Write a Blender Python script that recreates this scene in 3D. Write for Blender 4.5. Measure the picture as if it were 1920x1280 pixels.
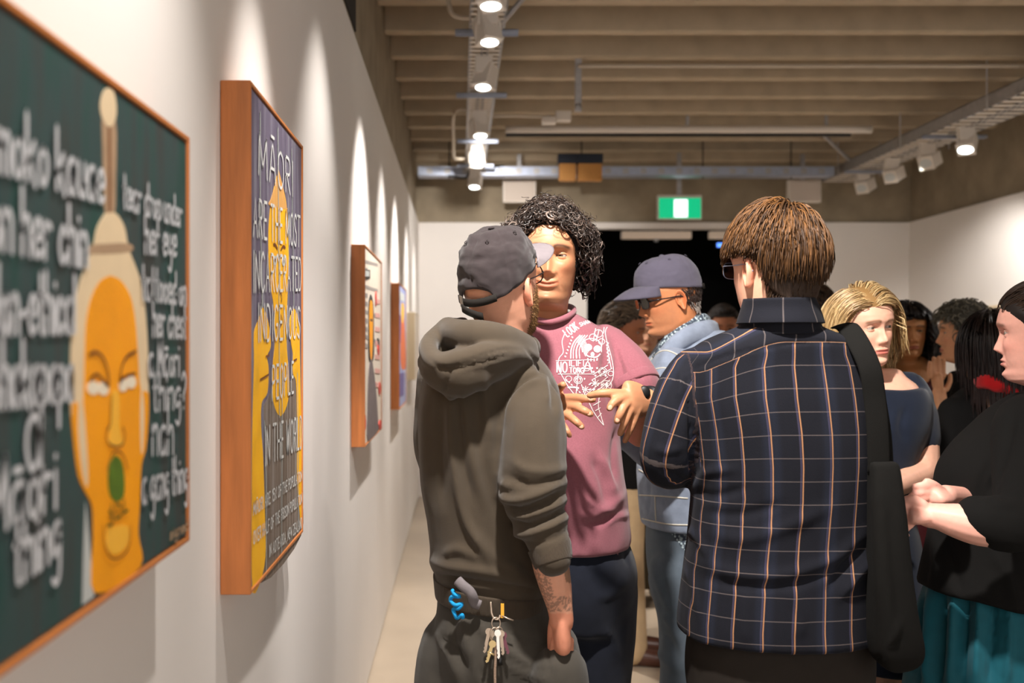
import bpy, math, random
import numpy as np
from mathutils import Vector, Matrix
from mathutils.bvhtree import BVHTree
from mathutils import noise as mnoise
for _o in list(bpy.data.objects): bpy.data.objects.remove(_o)
SC = bpy.context.scene
COL = SC.collection
rng = np.random.default_rng(7)
random.seed(7)
PI = math.pi
# ------------------------------------------------------------------ camera, world, exposure
F, CX, CY, CAMZ = 1900.0, 863.0, 645.0, 1.5          # focal length and principal point in pixels of 1920x1280
cam = bpy.data.objects.new('camera', bpy.data.cameras.new('camera')); COL.objects.link(cam)
cam.location = (0, 0, CAMZ); cam.rotation_euler = (PI/2, 0, 0)
cam.data.sensor_width = 36; cam.data.lens = 36*F/1920
cam.data.shift_x = (960-CX)/1920; cam.data.shift_y = (CY-640)/1920
cam.data.clip_start = .05; cam.data.clip_end = 60
cam.data.dof.use_dof = True; cam.data.dof.focus_distance = 2.32; cam.data.dof.aperture_fstop = 3.2
SC.camera = cam
W = bpy.data.worlds.new('world'); SC.world = W; W.use_nodes = True
W.node_tree.nodes['Background'].inputs[0].default_value = (1.0, .94, .89, 1)
W.node_tree.nodes['Background'].inputs[1].default_value = .66
SC.view_settings.view_transform = 'Standard'; SC.view_settings.look = 'None'
SC.view_settings.gamma = 1; SC.view_settings.use_curve_mapping = False
SC.view_settings.exposure = 1.6
SC.cycles.max_bounces = 6; SC.cycles.diffuse_bounces = 4; SC.cycles.glossy_bounces = 3
SC.cycles.transmission_bounces = 6; SC.cycles.transparent_max_bounces = 8
SC.cycles.use_denoising = True
SC.cycles.sample_clamp_indirect = 6

def spot(name, loc, target, power, size=55, blend=.5, radius=.04, color=(1, .94, .885)):
    l = bpy.data.lights.new(name, 'SPOT'); l.energy = power; l.spot_size = math.radians(size); l.spot_blend = blend
    l.shadow_soft_size = radius; l.color = color
    o = bpy.data.objects.new(name, l); COL.objects.link(o); o.location = loc
    o.location = Vector(loc)+(Vector(target)-Vector(loc)).normalized()*.075      # moved along the beam, clear of a lamp head
    o.rotation_euler = (Vector(target)-Vector(loc)).to_track_quat('-Z', 'Y').to_euler()
    return o
TX = .13                                              # the left lighting track runs along this x
# wall washers on the left track (most at a picture, the last two added as fill), key lights for the group, washers on the right track
for i_, (y_, t_, p_) in enumerate( ((1.12, 1.08, 33), (1.98, 2.02, 42), (4.18, 4.2, 66), (6.4, 6.35, 66), (7.75, 7.7, 40), (9.0, 8.95, 26), (2.95, 2.95, 22), (5.3, 5.3, 34))):
    spot('wall_washer', (TX, y_, 2.92), (-.41, t_, 1.55), p_, 36 if i_ == 1 else 66 if i_ == 0 else 60, 1.0, .03 if i_ == 1 else .02)
spot('key_spot', (TX, 1.30, 2.92), (.42, 2.6, 1.35), 130, 60, .5, .05)
for y_, p_ in ((5.2, 40), (7.25, 45)):
    spot('right_washer', (3.62, y_, 2.91), (4.43, y_+1.25, 1.75), p_, 64, .9, .04)
spot('end_wall_spot', (TX+.05, 6.9, 2.92), (.3, 10, 1.9), 85, 66, .8, .04)
spot('end_wall_spot', (3.6, 7.8, 2.92), (3.9, 10, 1.8), 95, 66, .8, .04)
spot('floor_bounce_fill', (TX, 5.6, 2.92), (.9, 5.3, 0), 65, 75, .9, .04)  # the floor lights are added, to bounce light up onto the ceiling
spot('floor_bounce_fill', (3.6, 6.6, 2.92), (2.7, 6.3, 0), 150, 80, .9, .04)
spot('floor_bounce_fill', (3.6, 8.2, 2.92), (2.4, 8.2, 0), 110, 80, .9, .04)
spot('far_group_spot', (3.6, 3.4, 2.92), (1.9, 3.6, 1.4), 14, 70, .8, .05)
# ------------------------------------------------------------------ helpers
def lin(c):
    c = np.array(c[:3], float)/255
    c = np.where(c <= .04045, c/12.92, ((c+.055)/1.055)**2.4)
    return tuple(c)+(1.0,)
MATS = {}
def mat(name, col, rough=.6, metal=0., vary=.0, scale=40, bump=0., bscale=200, spec=.4, emit=None, estr=0, attr=None, alpha=None, sheen=0, sss=0, stretch=None):
    if name in MATS: return MATS[name]
    m = bpy.data.materials.new(name); m.use_nodes = True; MATS[name] = m
    nt = m.node_tree; b = nt.nodes['Principled BSDF']; L = nt.links.new
    c = lin(col); b.inputs['Base Color'].default_value = c
    b.inputs['Roughness'].default_value = rough; b.inputs['Metallic'].default_value = metal
    b.inputs['Specular IOR Level'].default_value = spec
    if sheen: b.inputs['Sheen Weight'].default_value = sheen
    if sss:
        b.inputs['Subsurface Weight'].default_value = sss; b.inputs['Subsurface Radius'].default_value = (1, .35, .2)
        b.inputs['Subsurface Scale'].default_value = .006
    tc = nt.nodes.new('ShaderNodeTexCoord'); mp = nt.nodes.new('ShaderNodeMapping'); L(tc.outputs['Object'], mp.inputs[0])
    if stretch: mp.inputs['Scale'].default_value = stretch
    src = None
    if attr:
        a = nt.nodes.new('ShaderNodeAttribute'); a.attribute_name = attr; src = a.outputs['Color']
    if vary:
        n = nt.nodes.new('ShaderNodeTexNoise'); n.inputs['Scale'].default_value = scale; n.inputs['Detail'].default_value = 6
        L(mp.outputs[0], n.inputs['Vector'])
        r = nt.nodes.new('ShaderNodeMapRange'); r.inputs[1].default_value = .25; r.inputs[2].default_value = .75
        r.inputs[3].default_value = 1-vary; r.inputs[4].default_value = 1+vary; L(n.outputs['Fac'], r.inputs[0])
        mx = nt.nodes.new('ShaderNodeMix'); mx.data_type = 'RGBA'; mx.blend_type = 'MULTIPLY'; mx.inputs[0].default_value = 1
        if src: L(src, mx.inputs[6])
        else: mx.inputs[6].default_value = c
        L(r.outputs[0], mx.inputs[7]); src = mx.outputs[2]
    if src: L(src, b.inputs['Base Color'])
    if bump:
        n2 = nt.nodes.new('ShaderNodeTexNoise'); n2.inputs['Scale'].default_value = bscale; n2.inputs['Detail'].default_value = 4
        L(mp.outputs[0], n2.inputs['Vector'])
        bp = nt.nodes.new('ShaderNodeBump'); bp.inputs['Strength'].default_value = bump; bp.inputs['Distance'].default_value = .004
        L(n2.outputs['Fac'], bp.inputs['Height']); L(bp.outputs[0], b.inputs['Normal'])
    if emit:
        b.inputs['Emission Color'].default_value = lin(emit); b.inputs['Emission Strength'].default_value = estr
    if alpha is not None: b.inputs['Alpha'].default_value = alpha
    return m
def glass(name='clear_glass', tint=(1, 1, 1), rough=0.0):
    if name in MATS: return MATS[name]
    m = bpy.data.materials.new(name); m.use_nodes = True; MATS[name] = m
    nt = m.node_tree; nt.nodes.clear()
    o = nt.nodes.new('ShaderNodeOutputMaterial'); t = nt.nodes.new('ShaderNodeBsdfTransparent'); g = nt.nodes.new('ShaderNodeBsdfGlossy')
    g.inputs['Roughness'].default_value = .05; t.inputs[0].default_value = (*tint, 1)
    x = nt.nodes.new('ShaderNodeMixShader'); f = nt.nodes.new('ShaderNodeFresnel'); f.inputs[0].default_value = 1.5
    nt.links.new(f.outputs[0], x.inputs[0]); nt.links.new(t.outputs[0], x.inputs[1]); nt.links.new(g.outputs[0], x.inputs[2]); nt.links.new(x.outputs[0], o.inputs[0])
    return m

def P(px, py, Y): return np.array([(px-CX)*Y/F, Y, CAMZ+(CY-py)*Y/F])   # pixel + distance -> a point of the room

class MB:                                                               # mesh accumulator
    def __init__(s): s.v = []; s.f = []; s.n = 0
    def add(s, v, f):
        v = np.asarray(v, float).reshape(-1, 3); s.v.append(v); s.f += [tuple(int(i)+s.n for i in q) for q in f]; s.n += len(v); return s
    def box(s, lo, hi, M=None, bevel=0):
        (a, b, c), (d, e, g) = lo, hi
        v = np.array([(a, b, c), (d, b, c), (d, e, c), (a, e, c), (a, b, g), (d, b, g), (d, e, g), (a, e, g)], float)
        if M is not None: v = xf(M, v)
        return s.add(v, [(0, 3, 2, 1), (4, 5, 6, 7), (0, 1, 5, 4), (1, 2, 6, 5), (2, 3, 7, 6), (3, 0, 4, 7)])
    def tube(s, pts, r, n=12, caps=True, flat=None):
        v, f = tube(pts, r, n, caps, flat); return s.add(v, f)
    def V(s): return np.concatenate(s.v) if s.v else np.zeros((0, 3))
def xf(M, v):
    M = np.array(M); v = np.asarray(v, float); return v@M[:3, :3].T+M[:3, 3]
def cr(pts, k=8):                                                       # Catmull-Rom resampling of any-dimensional points
    p = np.asarray(pts, float)
    if len(p) < 3: t = np.linspace(0, 1, k+1)[:, None]; return p[0]*(1-t)+p[-1]*t
    q = np.vstack([2*p[0]-p[1], p, 2*p[-1]-p[-2]]); out = []
    for i in range(1, len(q)-2):
        for t in np.linspace(0, 1, k, endpoint=False):
            a, b, c, d = q[i-1], q[i], q[i+1], q[i+2]
            out.append(.5*(2*b+(c-a)*t+(2*a-5*b+4*c-d)*t*t+(3*b-a-3*c+d)*t**3))
    out.append(p[-1]); return np.array(out)
def tube(pts, r, n=12, caps=True, flat=None):
    p = np.asarray(pts, float); m = len(p)
    r = np.full(m, r, float) if np.isscalar(r) else np.asarray(r, float)
    t = np.gradient(p, axis=0); t /= np.linalg.norm(t, axis=1)[:, None]+1e-12
    u = np.cross(t[0], (0, 0, 1)); u = u if np.linalg.norm(u) > .1 else np.cross(t[0], (0, 1, 0))
    if flat is not None: u = np.asarray(flat[0], float); u = u-t[0]*(u@t[0])
    a = np.arange(n)*2*PI/n; V = []
    for i in range(m):
        u = u-t[i]*(u@t[i]); u /= np.linalg.norm(u)+1e-12; w = np.cross(t[i], u)
        k = flat[1] if flat is not None else 1
        V.append(p[i]+r[i]*(np.cos(a)[:, None]*u+np.sin(a)[:, None]*w*k))
    V = np.concatenate(V); f = [(i*n+j, i*n+(j+1) % n, (i+1)*n+(j+1) % n, (i+1)*n+j) for i in range(m-1) for j in range(n)]
    if caps:
        f.append(tuple(range(n-1, -1, -1))); f.append(tuple((m-1)*n+j for j in range(n)))
    return V, f
def limb(pts, k=6):                                                     # pts of (x,y,z,r): smooth tapered tube with rounded ends
    q = cr(pts, k); p, r = q[:, :3], np.maximum(q[:, 3], .002)
    d0 = p[0]-p[1]; d0 /= np.linalg.norm(d0); d1 = p[-1]-p[-2]; d1 /= np.linalg.norm(d1)
    e = [(.95, .32), (.8, .6), (.5, .87)]
    P0 = [p[0]+d0*r[0]*a for a, b in e]; R0 = [r[0]*b for a, b in e]
    P1 = [p[-1]+d1*r[-1]*a for a, b in reversed(e)]; R1 = [r[-1]*b for a, b in reversed(e)]
    return tube(np.vstack([P0, p, P1]), np.concatenate([R0, r, R1]), 14)
def rings(rows, n=40, k=4):                                             # rows (cx, cy, z, rx, ry, exponent, yaw): closed loft of horizontal superellipses
    q = cr(rows, k); a = np.arange(n)*2*PI/n; V = []
    for cx, cy, z, rx, ry, e, yaw in q:
        c, s = np.cos(a), np.sin(a)
        x = np.sign(c)*np.abs(c)**(2/e)*max(rx, .003); y = np.sign(s)*np.abs(s)**(2/e)*max(ry, .003)
        V.append(np.stack([cx+x*math.cos(yaw)-y*math.sin(yaw), cy+x*math.sin(yaw)+y*math.cos(yaw), np.full(n, z)], 1))
    m = len(q); V = np.concatenate(V)
    f = [(i*n+j, i*n+(j+1) % n, (i+1)*n+(j+1) % n, (i+1)*n+j) for i in range(m-1) for j in range(n)]
    if q[-1][2] < q[0][2]: f = [g[::-1] for g in f]; f += [tuple(range(n)), tuple((m-1)*n+j for j in reversed(range(n)))]
    else: f += [tuple(reversed(range(n))), tuple((m-1)*n+j for j in range(n))]
    return V, f
def silh(rows, Y0, dep, ex=2.3, yaw=0, n=40, k=4):                      # rows (py, left px, right px[, dY, half depth]): torso loft from its outline and real depth
    out = []
    for r in rows:
        py, l, rr = r[:3]; Y = Y0+(r[3] if len(r) > 3 and r[3] is not None else 0); d = r[4] if len(r) > 4 else dep
        a, b = P(l, py, Y), P(rr, py, Y)
        out.append(((a[0]+b[0])/2, Y, a[2], abs(b[0]-a[0])/2, d, ex, yaw))
    return rings(out, n, k)
def mesh(name, V, Fc, smooth=True):
    me = bpy.data.meshes.new(name)
    if isinstance(Fc, np.ndarray):
        k = Fc.shape[1]; n = len(Fc)
        me.vertices.add(len(V)); me.vertices.foreach_set('co', np.asarray(V, np.float32).ravel())
        me.loops.add(n*k); me.loops.foreach_set('vertex_index', Fc.astype(np.int32).ravel())
        me.polygons.add(n); me.polygons.foreach_set('loop_start', np.arange(0, n*k, k, dtype=np.int32))
        me.update(calc_edges=True); me.validate()
    else:
        me.from_pydata([tuple(v) for v in V], [], Fc); me.validate(); me.update()
    me.polygons.foreach_set('use_smooth', np.full(len(me.polygons), bool(smooth)))
    return me
def obj(name, V, Fc=None, m=None, parent=None, smooth=True, loc=None, attrs=None, kind=None, label=None):
    if isinstance(V, MB): V, Fc = V.V(), V.f
    V = np.asarray(V, float)
    org = np.array(WORLD(parent) if parent is not None else (loc if loc is not None else (0, 0, 0)), float)
    me = mesh(name, V-org, Fc, smooth)
    if attrs:
        for k, v in attrs.items(): setattr_pt(me, k, v)
    o = bpy.data.objects.new(name, me); COL.objects.link(o)
    if m is not None: me.materials.append(m)
    if parent is not None: o.parent = parent
    elif loc is not None: o.location = loc
    if kind: o['kind'] = kind
    if label: o['label'] = label
    return o
def setattr_pt(me, k, v):
    v = np.asarray(v, np.float32)
    if v.ndim == 2 and v.shape[1] == 4:
        a = me.attributes.new(k, 'FLOAT_COLOR', 'POINT'); a.data.foreach_set('color', v.ravel())
    elif v.ndim == 2:
        a = me.attributes.new(k, 'FLOAT_VECTOR', 'POINT'); a.data.foreach_set('vector', v.ravel())
    else:
        a = me.attributes.new(k, 'FLOAT', 'POINT'); a.data.foreach_set('value', v.ravel())
def WORLD(o):
    p = Vector(o.location)
    while o.parent: o = o.parent; p = p+o.location
    return tuple(p)
def thing(name, label, cat, loc=(0, 0, 0), group=None):
    o = bpy.data.objects.new(name, None); COL.objects.link(o); o.location = loc; o.empty_display_size = .1
    return tag(o, label, cat, group)
def tag(o, label, cat, group=None):
    o['label'] = label; o['category'] = cat
    if group: o['group'] = group
    return o
def struct(name, mb, m, parent=None, smooth=False):
    o = obj(name, mb, None, m, parent, smooth)
    if parent is None: o['kind'] = 'structure'
    return o
def bevel(o, w=.003, seg=2):
    b = o.modifiers.new('bevel', 'BEVEL'); b.width = w; b.segments = seg; b.limit_method = 'ANGLE'; return o
def share(o, parent=None, loc=None):                                    # another object with the same mesh data
    c = o.copy(); COL.objects.link(c)
    if parent is not None: c.parent = parent
    if loc is not None: c.location = loc
    return c
def copy_tree(o, loc, label=None):
    c = o.copy(); COL.objects.link(c); c.location = loc
    if label: c['label'] = label
    for ch in list(o.children):
        d = ch.copy(); COL.objects.link(d); d.parent = c
        for g in list(ch.children): e = g.copy(); COL.objects.link(e); e.parent = d
    return c
def smoothstep(a, b, x):
    t = np.clip((x-a)/(b-a), 0, 1); return t*t*(3-2*t)
# ------------------------------------------------------------------ the room
XL, XR, YE, YN, ZW, ZR, ZC = -.41, 4.43, 10.0, -1.6, 2.70, 3.30, 3.78
M_white = mat('white_wall_paint', (236, 231, 226), .75, vary=.015, scale=3, bump=.05, bscale=300)
M_conc = mat('board_marked_concrete', (152, 139, 118), .85, vary=.2, scale=5, bump=.3, bscale=90)
M_rib = mat('precast_concrete', (184, 168, 144), .85, vary=.12, scale=7, bump=.2, bscale=120)
M_floor = mat('polished_concrete_floor', (176, 160, 140), .30, vary=.12, scale=2.2, bump=.03, bscale=60)
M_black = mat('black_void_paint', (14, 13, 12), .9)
M_gap = mat('dark_shadow_gap', (40, 37, 34), .8)
struct('floor', MB().box((-2.2, YN-1, -.08), (XR+.3, YE+4, 0)), M_floor)
struct('wall_left', MB().box((XL-.12, YN, .012), (XL, YE, ZW)), M_white)
struct('wall_right', MB().box((XR, YN, 0), (XR+.12, YE, ZW)), M_white)
struct('shadow_gap_left', MB().box((XL-.11, YN, 0), (XL-.012, YE, .012)), M_gap)  # dark strip, the shade of the gap put into its colour
DX0, DX1, DZ = 1.25, 3.02, 2.64
wb = MB().box((XL, YE, 0), (DX0, YE+.12, ZW)).box((DX1, YE, 0), (XR, YE+.12, ZW)).box((DX0, YE, DZ), (DX1, YE+.12, ZW))
struct('wall_back', wb, M_white)
# dark adjoining room seen through the wide opening
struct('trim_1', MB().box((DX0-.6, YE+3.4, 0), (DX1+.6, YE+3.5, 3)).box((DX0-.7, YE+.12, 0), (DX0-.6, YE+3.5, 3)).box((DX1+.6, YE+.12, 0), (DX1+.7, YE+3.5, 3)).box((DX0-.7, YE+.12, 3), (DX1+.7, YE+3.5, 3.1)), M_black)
# raw concrete above the white cladding
struct('wall_left_concrete', MB().box((XL-.24, YN, ZW), (XL-.03, YE+.1, ZC)), M_conc)
struct('wall_right_concrete', MB().box((XR+.03, YN, ZW), (XR+.24, YE+.1, ZC)), M_conc)
struct('wall_back_concrete', MB().box((XL-.2, YE+.03, ZW+.0), (XR+.2, YE+.24, ZC)), M_conc)
struct('dark_recess_panel', MB().box((XL-.032, 3.3, 2.80), (XL-.024, 4.22, 3.26)), M_gap)  # flat dark panel, the darkness of a recess put into its colour
struct('trim_3', MB().box((XR-.012+.03, 5.1, ZW), (XR+.032, 5.14, 3.2)), M_rib)
ceil = obj('ceiling', MB().box((XL-.24, YN, ZC), (XR+.24, YE+.2, ZC+.12)), None, M_rib, smooth=False); ceil['kind'] = 'structure'
y = 5.36
ys = [y+.515*i for i in range(-14, 10)]
r0 = None
for y in ys:
    if r0 is None:
        mb = MB(); x0, x1 = XL-.03, XR+.03; t0, t1 = .04, .065
        v = [(x0, -t0, ZR), (x1, -t0, ZR), (x1, t0, ZR), (x0, t0, ZR), (x0, -t1, ZC), (x1, -t1, ZC), (x1, t1, ZC), (x0, t1, ZC)]
        mb.add(v, [(0, 3, 2, 1), (4, 5, 6, 7), (0, 1, 5, 4), (1, 2, 6, 5), (2, 3, 7, 6), (3, 0, 4, 7)])
        r0 = obj('rib', mb, None, M_rib, ceil, smooth=False); bevel(r0, .01, 2)
        r0.location = (0, y, 0)
    else: share(r0, ceil, (0, y, 0))
# ------------------------------------------------------------------ cable trays, track lamps and other things under the ceiling
M_galv = mat('galvanised_steel', (172, 170, 170), .45, .55, vary=.12, scale=30)
M_galvb = mat('zinc_strut', (170, 178, 196), .38, .7, vary=.1, scale=20)
M_wsteel = mat('white_powder_coat', (222, 214, 204), .5)
M_dark = mat('black_plastic', (22, 21, 21), .5)
M_lamp = mat('lamp_lens', (255, 255, 255), .3, emit=(245, 255, 250), estr=4.5)
M_lampoff = mat('lamp_lens_off', (200, 205, 205), .15)
def cable_tray(name, label, x0, x1, y0, y1, z, h, step, strut_ys, rod_ys):
    t = thing(name, label, 'cable tray', ((x0+x1)/2, y0, z))
    for xa in (x0, x1-.006):
        obj('side_rail', MB().box((xa, y0, z), (xa+.006, y1, z+h)).box((min(xa, xa+.006), y0, z+h-.006), (max(xa, xa+.02), y1, z+h)), None, M_galv, t, False)
    first = None
    for i, yy in enumerate(np.arange(y0+.03, y1, step)):
        if first is None:
            first = obj('rung', MB().box((x0, yy, z), (x1, yy+step*.42, z+.004)), None, M_wsteel, t, False); yf = yy
        else: share(first, t, (0, yy-yf, 0))
    xm = (x0+x1)/2
    for xx in (xm-.018, xm+.012): obj('spine', MB().box((xx, y0, z-.004), (xx+.007, y1, z)), None, M_galv, t, False)
    for yy in strut_ys:
        obj('strut', MB().box((x0-.07, yy, z-.025), (x1+.07, yy+.042, z-.021)).box((x0-.07, yy, z-.045), (x1+.07, yy+.005, z-.021)).box((x0-.07, yy+.037, z-.045), (x1+.07, yy+.042, z-.021)), None, M_galvb, t, False)
    for yy in rod_ys:
        for xx in (x0-.03, x1+.03): obj('rod', MB().tube([(xx, yy, z-.03), (xx, yy, ZC)], .005, 6), None, M_galv, t)
    obj('cable', MB().tube(cr([(x0+.05, y0+.1, z+.03), (x0+.08, (y0+y1)/2, z+.035), (x0+.05, y1-.1, z+.03)]), .012, 6).tube(cr([(x1-.05, y0+.1, z+.03), (x1-.08, (y0+y1)/2, z+.03), (x1-.05, y1-.1, z+.03)]), .01, 6), None, M_dark, t)
    return t
cable_tray('cable_tray', 'perforated white cable tray carrying spotlights, running along the left wall', TX-.085, TX+.085, -.5, 9.06, 3.06, .06, .075, (4.95, 6.2, 7.6, 8.65), (1.2, 2.6, 4.0))
cable_tray('cable_tray', 'galvanised cable tray running along the right wall', 3.46, 3.78, -.5, 9.7, 3.05, .09, .11, (8.9, 7.4, 6.0), (9.2, 7.9, 6.6, 5.4))
# tray crossing in front of the end wall
t = thing('cable_tray', 'narrow zinc cable tray crossing the room before the end wall', 'cable tray', (1.6, 9.15, 3.05))
obj('side_rail', MB().box((XL+.03, 9.1, 3.02), (3.36, 9.106, 3.095)), None, M_galvb, t, False)
obj('side_rail', MB().box((XL+.03, 9.27, 3.02), (3.36, 9.276, 3.095)), None, M_galvb, t, False)
obj('tray_bottom', MB().box((XL+.03, 9.1, 3.015), (3.36, 9.276, 3.02)), None, M_galvb, t, False)
first = None
for i, xx in enumerate(np.arange(-.3, 3.3, .16)):
    if first is None: first = obj('clip', MB().box((xx, 9.092, 3.03), (xx+.05, 9.1, 3.08)), None, M_galv, t, False); xf0 = xx
    else: share(first, t, (xx-xf0, 0, 0))
for xx in (-.1, 1.1, 2.2, 3.0): obj('rod', MB().tube([(xx, 9.19, 3.0), (xx, 9.19, ZC)], .006, 6), None, M_dark, t)
obj('cable', MB().tube(cr([(XL+.06, 9.16, 3.1), (-.15, 9.12, 3.03), (.05, 9.08, 2.99), (.12, 9.05, 3.08), (.4, 9.12, 3.1)]), .012, 6), None, M_dark, t)

def track_lamp(name, label, loc, target, on=True, group=None, s=1.0):
    t = thing(name, label, 'spotlight', loc, group)
    x, y, z = loc; d = Vector(target)-Vector(loc); d.normalize()
    q = d.to_track_quat('-Z', 'Y').to_matrix().to_4x4(); M = Matrix.Translation((x, y, z))@q
    top = 3.06
    b = obj('adapter', MB().box((x-.05*s, y-.03, z+.05), (x+.045*s, y+.03, top)), None, M_wsteel, t, False); bevel(b, .004)
    o = obj('yoke', MB().tube([(x-.056*s, y, z-.01), (x-.056*s, y, z+.06), (x-.05*s, y, z+.075), (x+.05*s, y, z+.075), (x+.056*s, y, z+.06), (x+.056*s, y, z-.01)], .006, 6), None, M_wsteel, t)
    h = obj('lamp_head', MB().box((-.05*s, -.045*s, -.02), (.05*s, .045*s, .10*s), M), None, M_wsteel, t, False); bevel(h, .006)
    r = obj('bezel', MB().box((-.053*s, -.048*s, -.032), (.053*s, .048*s, -.018), M), None, M_wsteel, t, False); bevel(r, .004)
    n = 24; a = np.arange(n)*2*PI/n
    vv = np.stack([.043*s*np.cos(a), .030*s*np.sin(a), np.full(n, -.034)], 1); vv = np.vstack([vv, vv+(0, 0, .006)])
    obj('lens', xf(M, vv), [tuple(reversed(range(n))), tuple(range(n, 2*n))]+[(j, (j+1) % n, n+(j+1) % n, n+j) for j in range(n)], M_lamp if on else M_lampoff, t, False)
    return t
for i, (yy, tx, ty, w) in enumerate(((1.12, -.41, 1.08, 'lit wall spotlight on the left tray before the first painting, out of frame'), (1.30, .42, 2.6, 'lit spotlight on the left tray aimed at the talking group, out of frame'),
        (1.98, -.41, 2.02, 'lit wall spotlight on the left tray beside the second painting, out of frame'), (4.18, -.02, 3.85, 'lit spotlight on the left tray cut by the top of the frame'),
        (4.68, .34, 4.35, 'lit spotlight on the left tray nearest below the frame top, tilted right'), (5.5, -.12, 5.15, 'second lit spotlight down the left tray, tilted left'), (6.78, .3, 6.4, 'third lit spotlight down the left tray, above the loop of conduit'),
        (7.9, .3, 7.45, 'fourth lit spotlight down the left tray, under the last zinc strut'), (9.0, -.05, 8.55, 'farthest lit spotlight at the end of the left tray'))):
    track_lamp('track_spotlight', w, (TX, yy, 2.92), (tx, ty, 1.75), True, 'spotlights on the left tray')
for yy, on, w in ((7.25, True, 'lit spotlight under the right tray, the only one glowing there'), (7.85, False, 'unlit spotlight under the right tray next to the glowing one'), (8.5, False, 'unlit spotlight under the right tray, second from the far corner'), (9.1, False, 'unlit spotlight under the far end of the right tray')):
    track_lamp('track_spotlight', w, (3.62, yy, 2.91), ((3.1, 6.6, 1.9) if on else (2.2, yy-1.0, 2.1)), on, 'spotlights on the right tray', 1.15)
M_cond = mat('grey_conduit', (196, 184, 166), .5)
def pipe(name, label, pts, r, m=None, cat='pipe', k=8):
    return tag(obj(name, MB().tube(cr(pts, k), r, 10), None, m or M_cond), label, cat)
def P2(px, py, z):                                    # a pixel at a known height
    Y = (z-CAMZ)*F/(CY-py); return P(px, py, Y)
pipe('conduit', 'bent grey conduit dropping from the ceiling to the left tray at the frame top', [(-.05, 4.9, ZC), (-.06, 4.9, 3.3), (-.05, 4.9, 3.12), (.0, 4.9, 3.08), (.08, 4.9, 3.08)], .012)
pipe('conduit', 'C-shaped loop of grey conduit beside the left tray', [(.06, 7.1, 3.14), (-.02, 7.1, 3.14), (-.05, 7.15, 3.09), (-.05, 7.6, 3.04), (-.05, 8.1, 3.0), (-.02, 8.2, 3.0), (.05, 8.2, 3.0)], .012)
pipe('brace', 'diagonal grey steel brace from the left tray up to the ribs', [(.2, 4.9, 3.05), (.45, 4.75, 3.3), (.75, 4.6, 3.6)], .014, M_galv, 'brace')
_p = pipe('pipe', 'thick white pipe across the ceiling', [(.36, 8.03, 3.2), (1.8, 8.03, 3.2), (3.26, 8.03, 3.2)], .03, M_wsteel)
obj('shadow_line_tube', MB().tube(cr([(.36, 8.05, 3.161), (1.8, 8.05, 3.161), (3.1, 8.05, 3.161)], 8), .013, 10), None, M_dark, _p, label='black tube')  # dark tube put in for the shadow line below the pipe
for xx in (.7, 1.8, 2.9): obj('hanger', MB().box((xx-.012, 8.02, 3.2), (xx+.012, 8.04, ZC)), None, M_galv, _p, False)
pipe('pipe', 'thin grey pipe fixed under a rib, starting at the hanging bracket', [(.74, 6.36, 3.245), (2.4, 6.36, 3.245), (4.43, 6.36, 3.245)], .012)
t = thing('hanging_bracket', 'grey steel bracket hanging straight down from a rib', 'bracket', (.745, 6.4, 3.3))
obj('bar', MB().box((.725, 6.39, 2.97), (.765, 6.42, 3.3)), None, M_galv, t, False)
obj('bolt', MB().tube([(.745, 6.38, 3.0), (.745, 6.39, 3.0)], .02, 10), None, M_galv, t)
pipe('conduit', 'straight grey conduit from the left tray to the small white box', [(.2, 7.2, 3.12), (.4, 7.2, 3.12), (.6, 7.2, 3.115)], .01)
o = obj('junction_box', MB().box((.58, 7.15, 3.06), (.68, 7.24, 3.11)), None, M_wsteel, None, False, (.63, 7.2, 3.06)); bevel(o, .01); tag(o, 'small rounded white sensor box at the end of the conduit', 'box')
o = obj('junction_box', MB().box((.68, 7.2, 3.09), (.79, 7.28, 3.16)), None, M_wsteel, None, False, (.73, 7.2, 3.09)); bevel(o, .006); tag(o, 'larger square white box hung beside the sensor box', 'box')
a, b = P(1530, 240, 8.7), P(1612, 318, 9.1)
pipe('brace', 'diagonal grey brace going down to the corner of the right tray', [a, (a+b)/2, b], .016, M_galv, 'brace')
for (l, r_, w) in ((943, 1005, 'square pale grey panel speaker on the end wall near the left tray'), (1478, 1540, 'square pale grey panel speaker on the end wall near the right tray')):
    a, b = P(l, 337, 9.55), P(r_, 379, 9.55)
    t = thing('panel_speaker', w, 'speaker', ((a[0]+b[0])/2, 9.55, b[2]))
    o = obj('cabinet', MB().box((a[0], 9.55, b[2]), (b[0], 9.62, a[2])), None, M_wsteel, t, False); bevel(o, .008)
    obj('grille', MB().box((a[0]+.015, 9.544, b[2]+.012), (b[0]-.015, 9.55, a[2]-.012)), None, mat('speaker_grille', (205, 192, 180), .7), t, False)
    obj('bracket', MB().tube([((a[0]+b[0])/2+.05, 9.6, b[2]+.1), ((a[0]+b[0])/2+.05, 10.02, b[2]+.1)], .015, 8).box(((a[0]+b[0])/2-.02, 9.6, a[2]-.01), ((a[0]+b[0])/2+.02, 9.63, 3.3)), None, M_galv, t, False)
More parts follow.
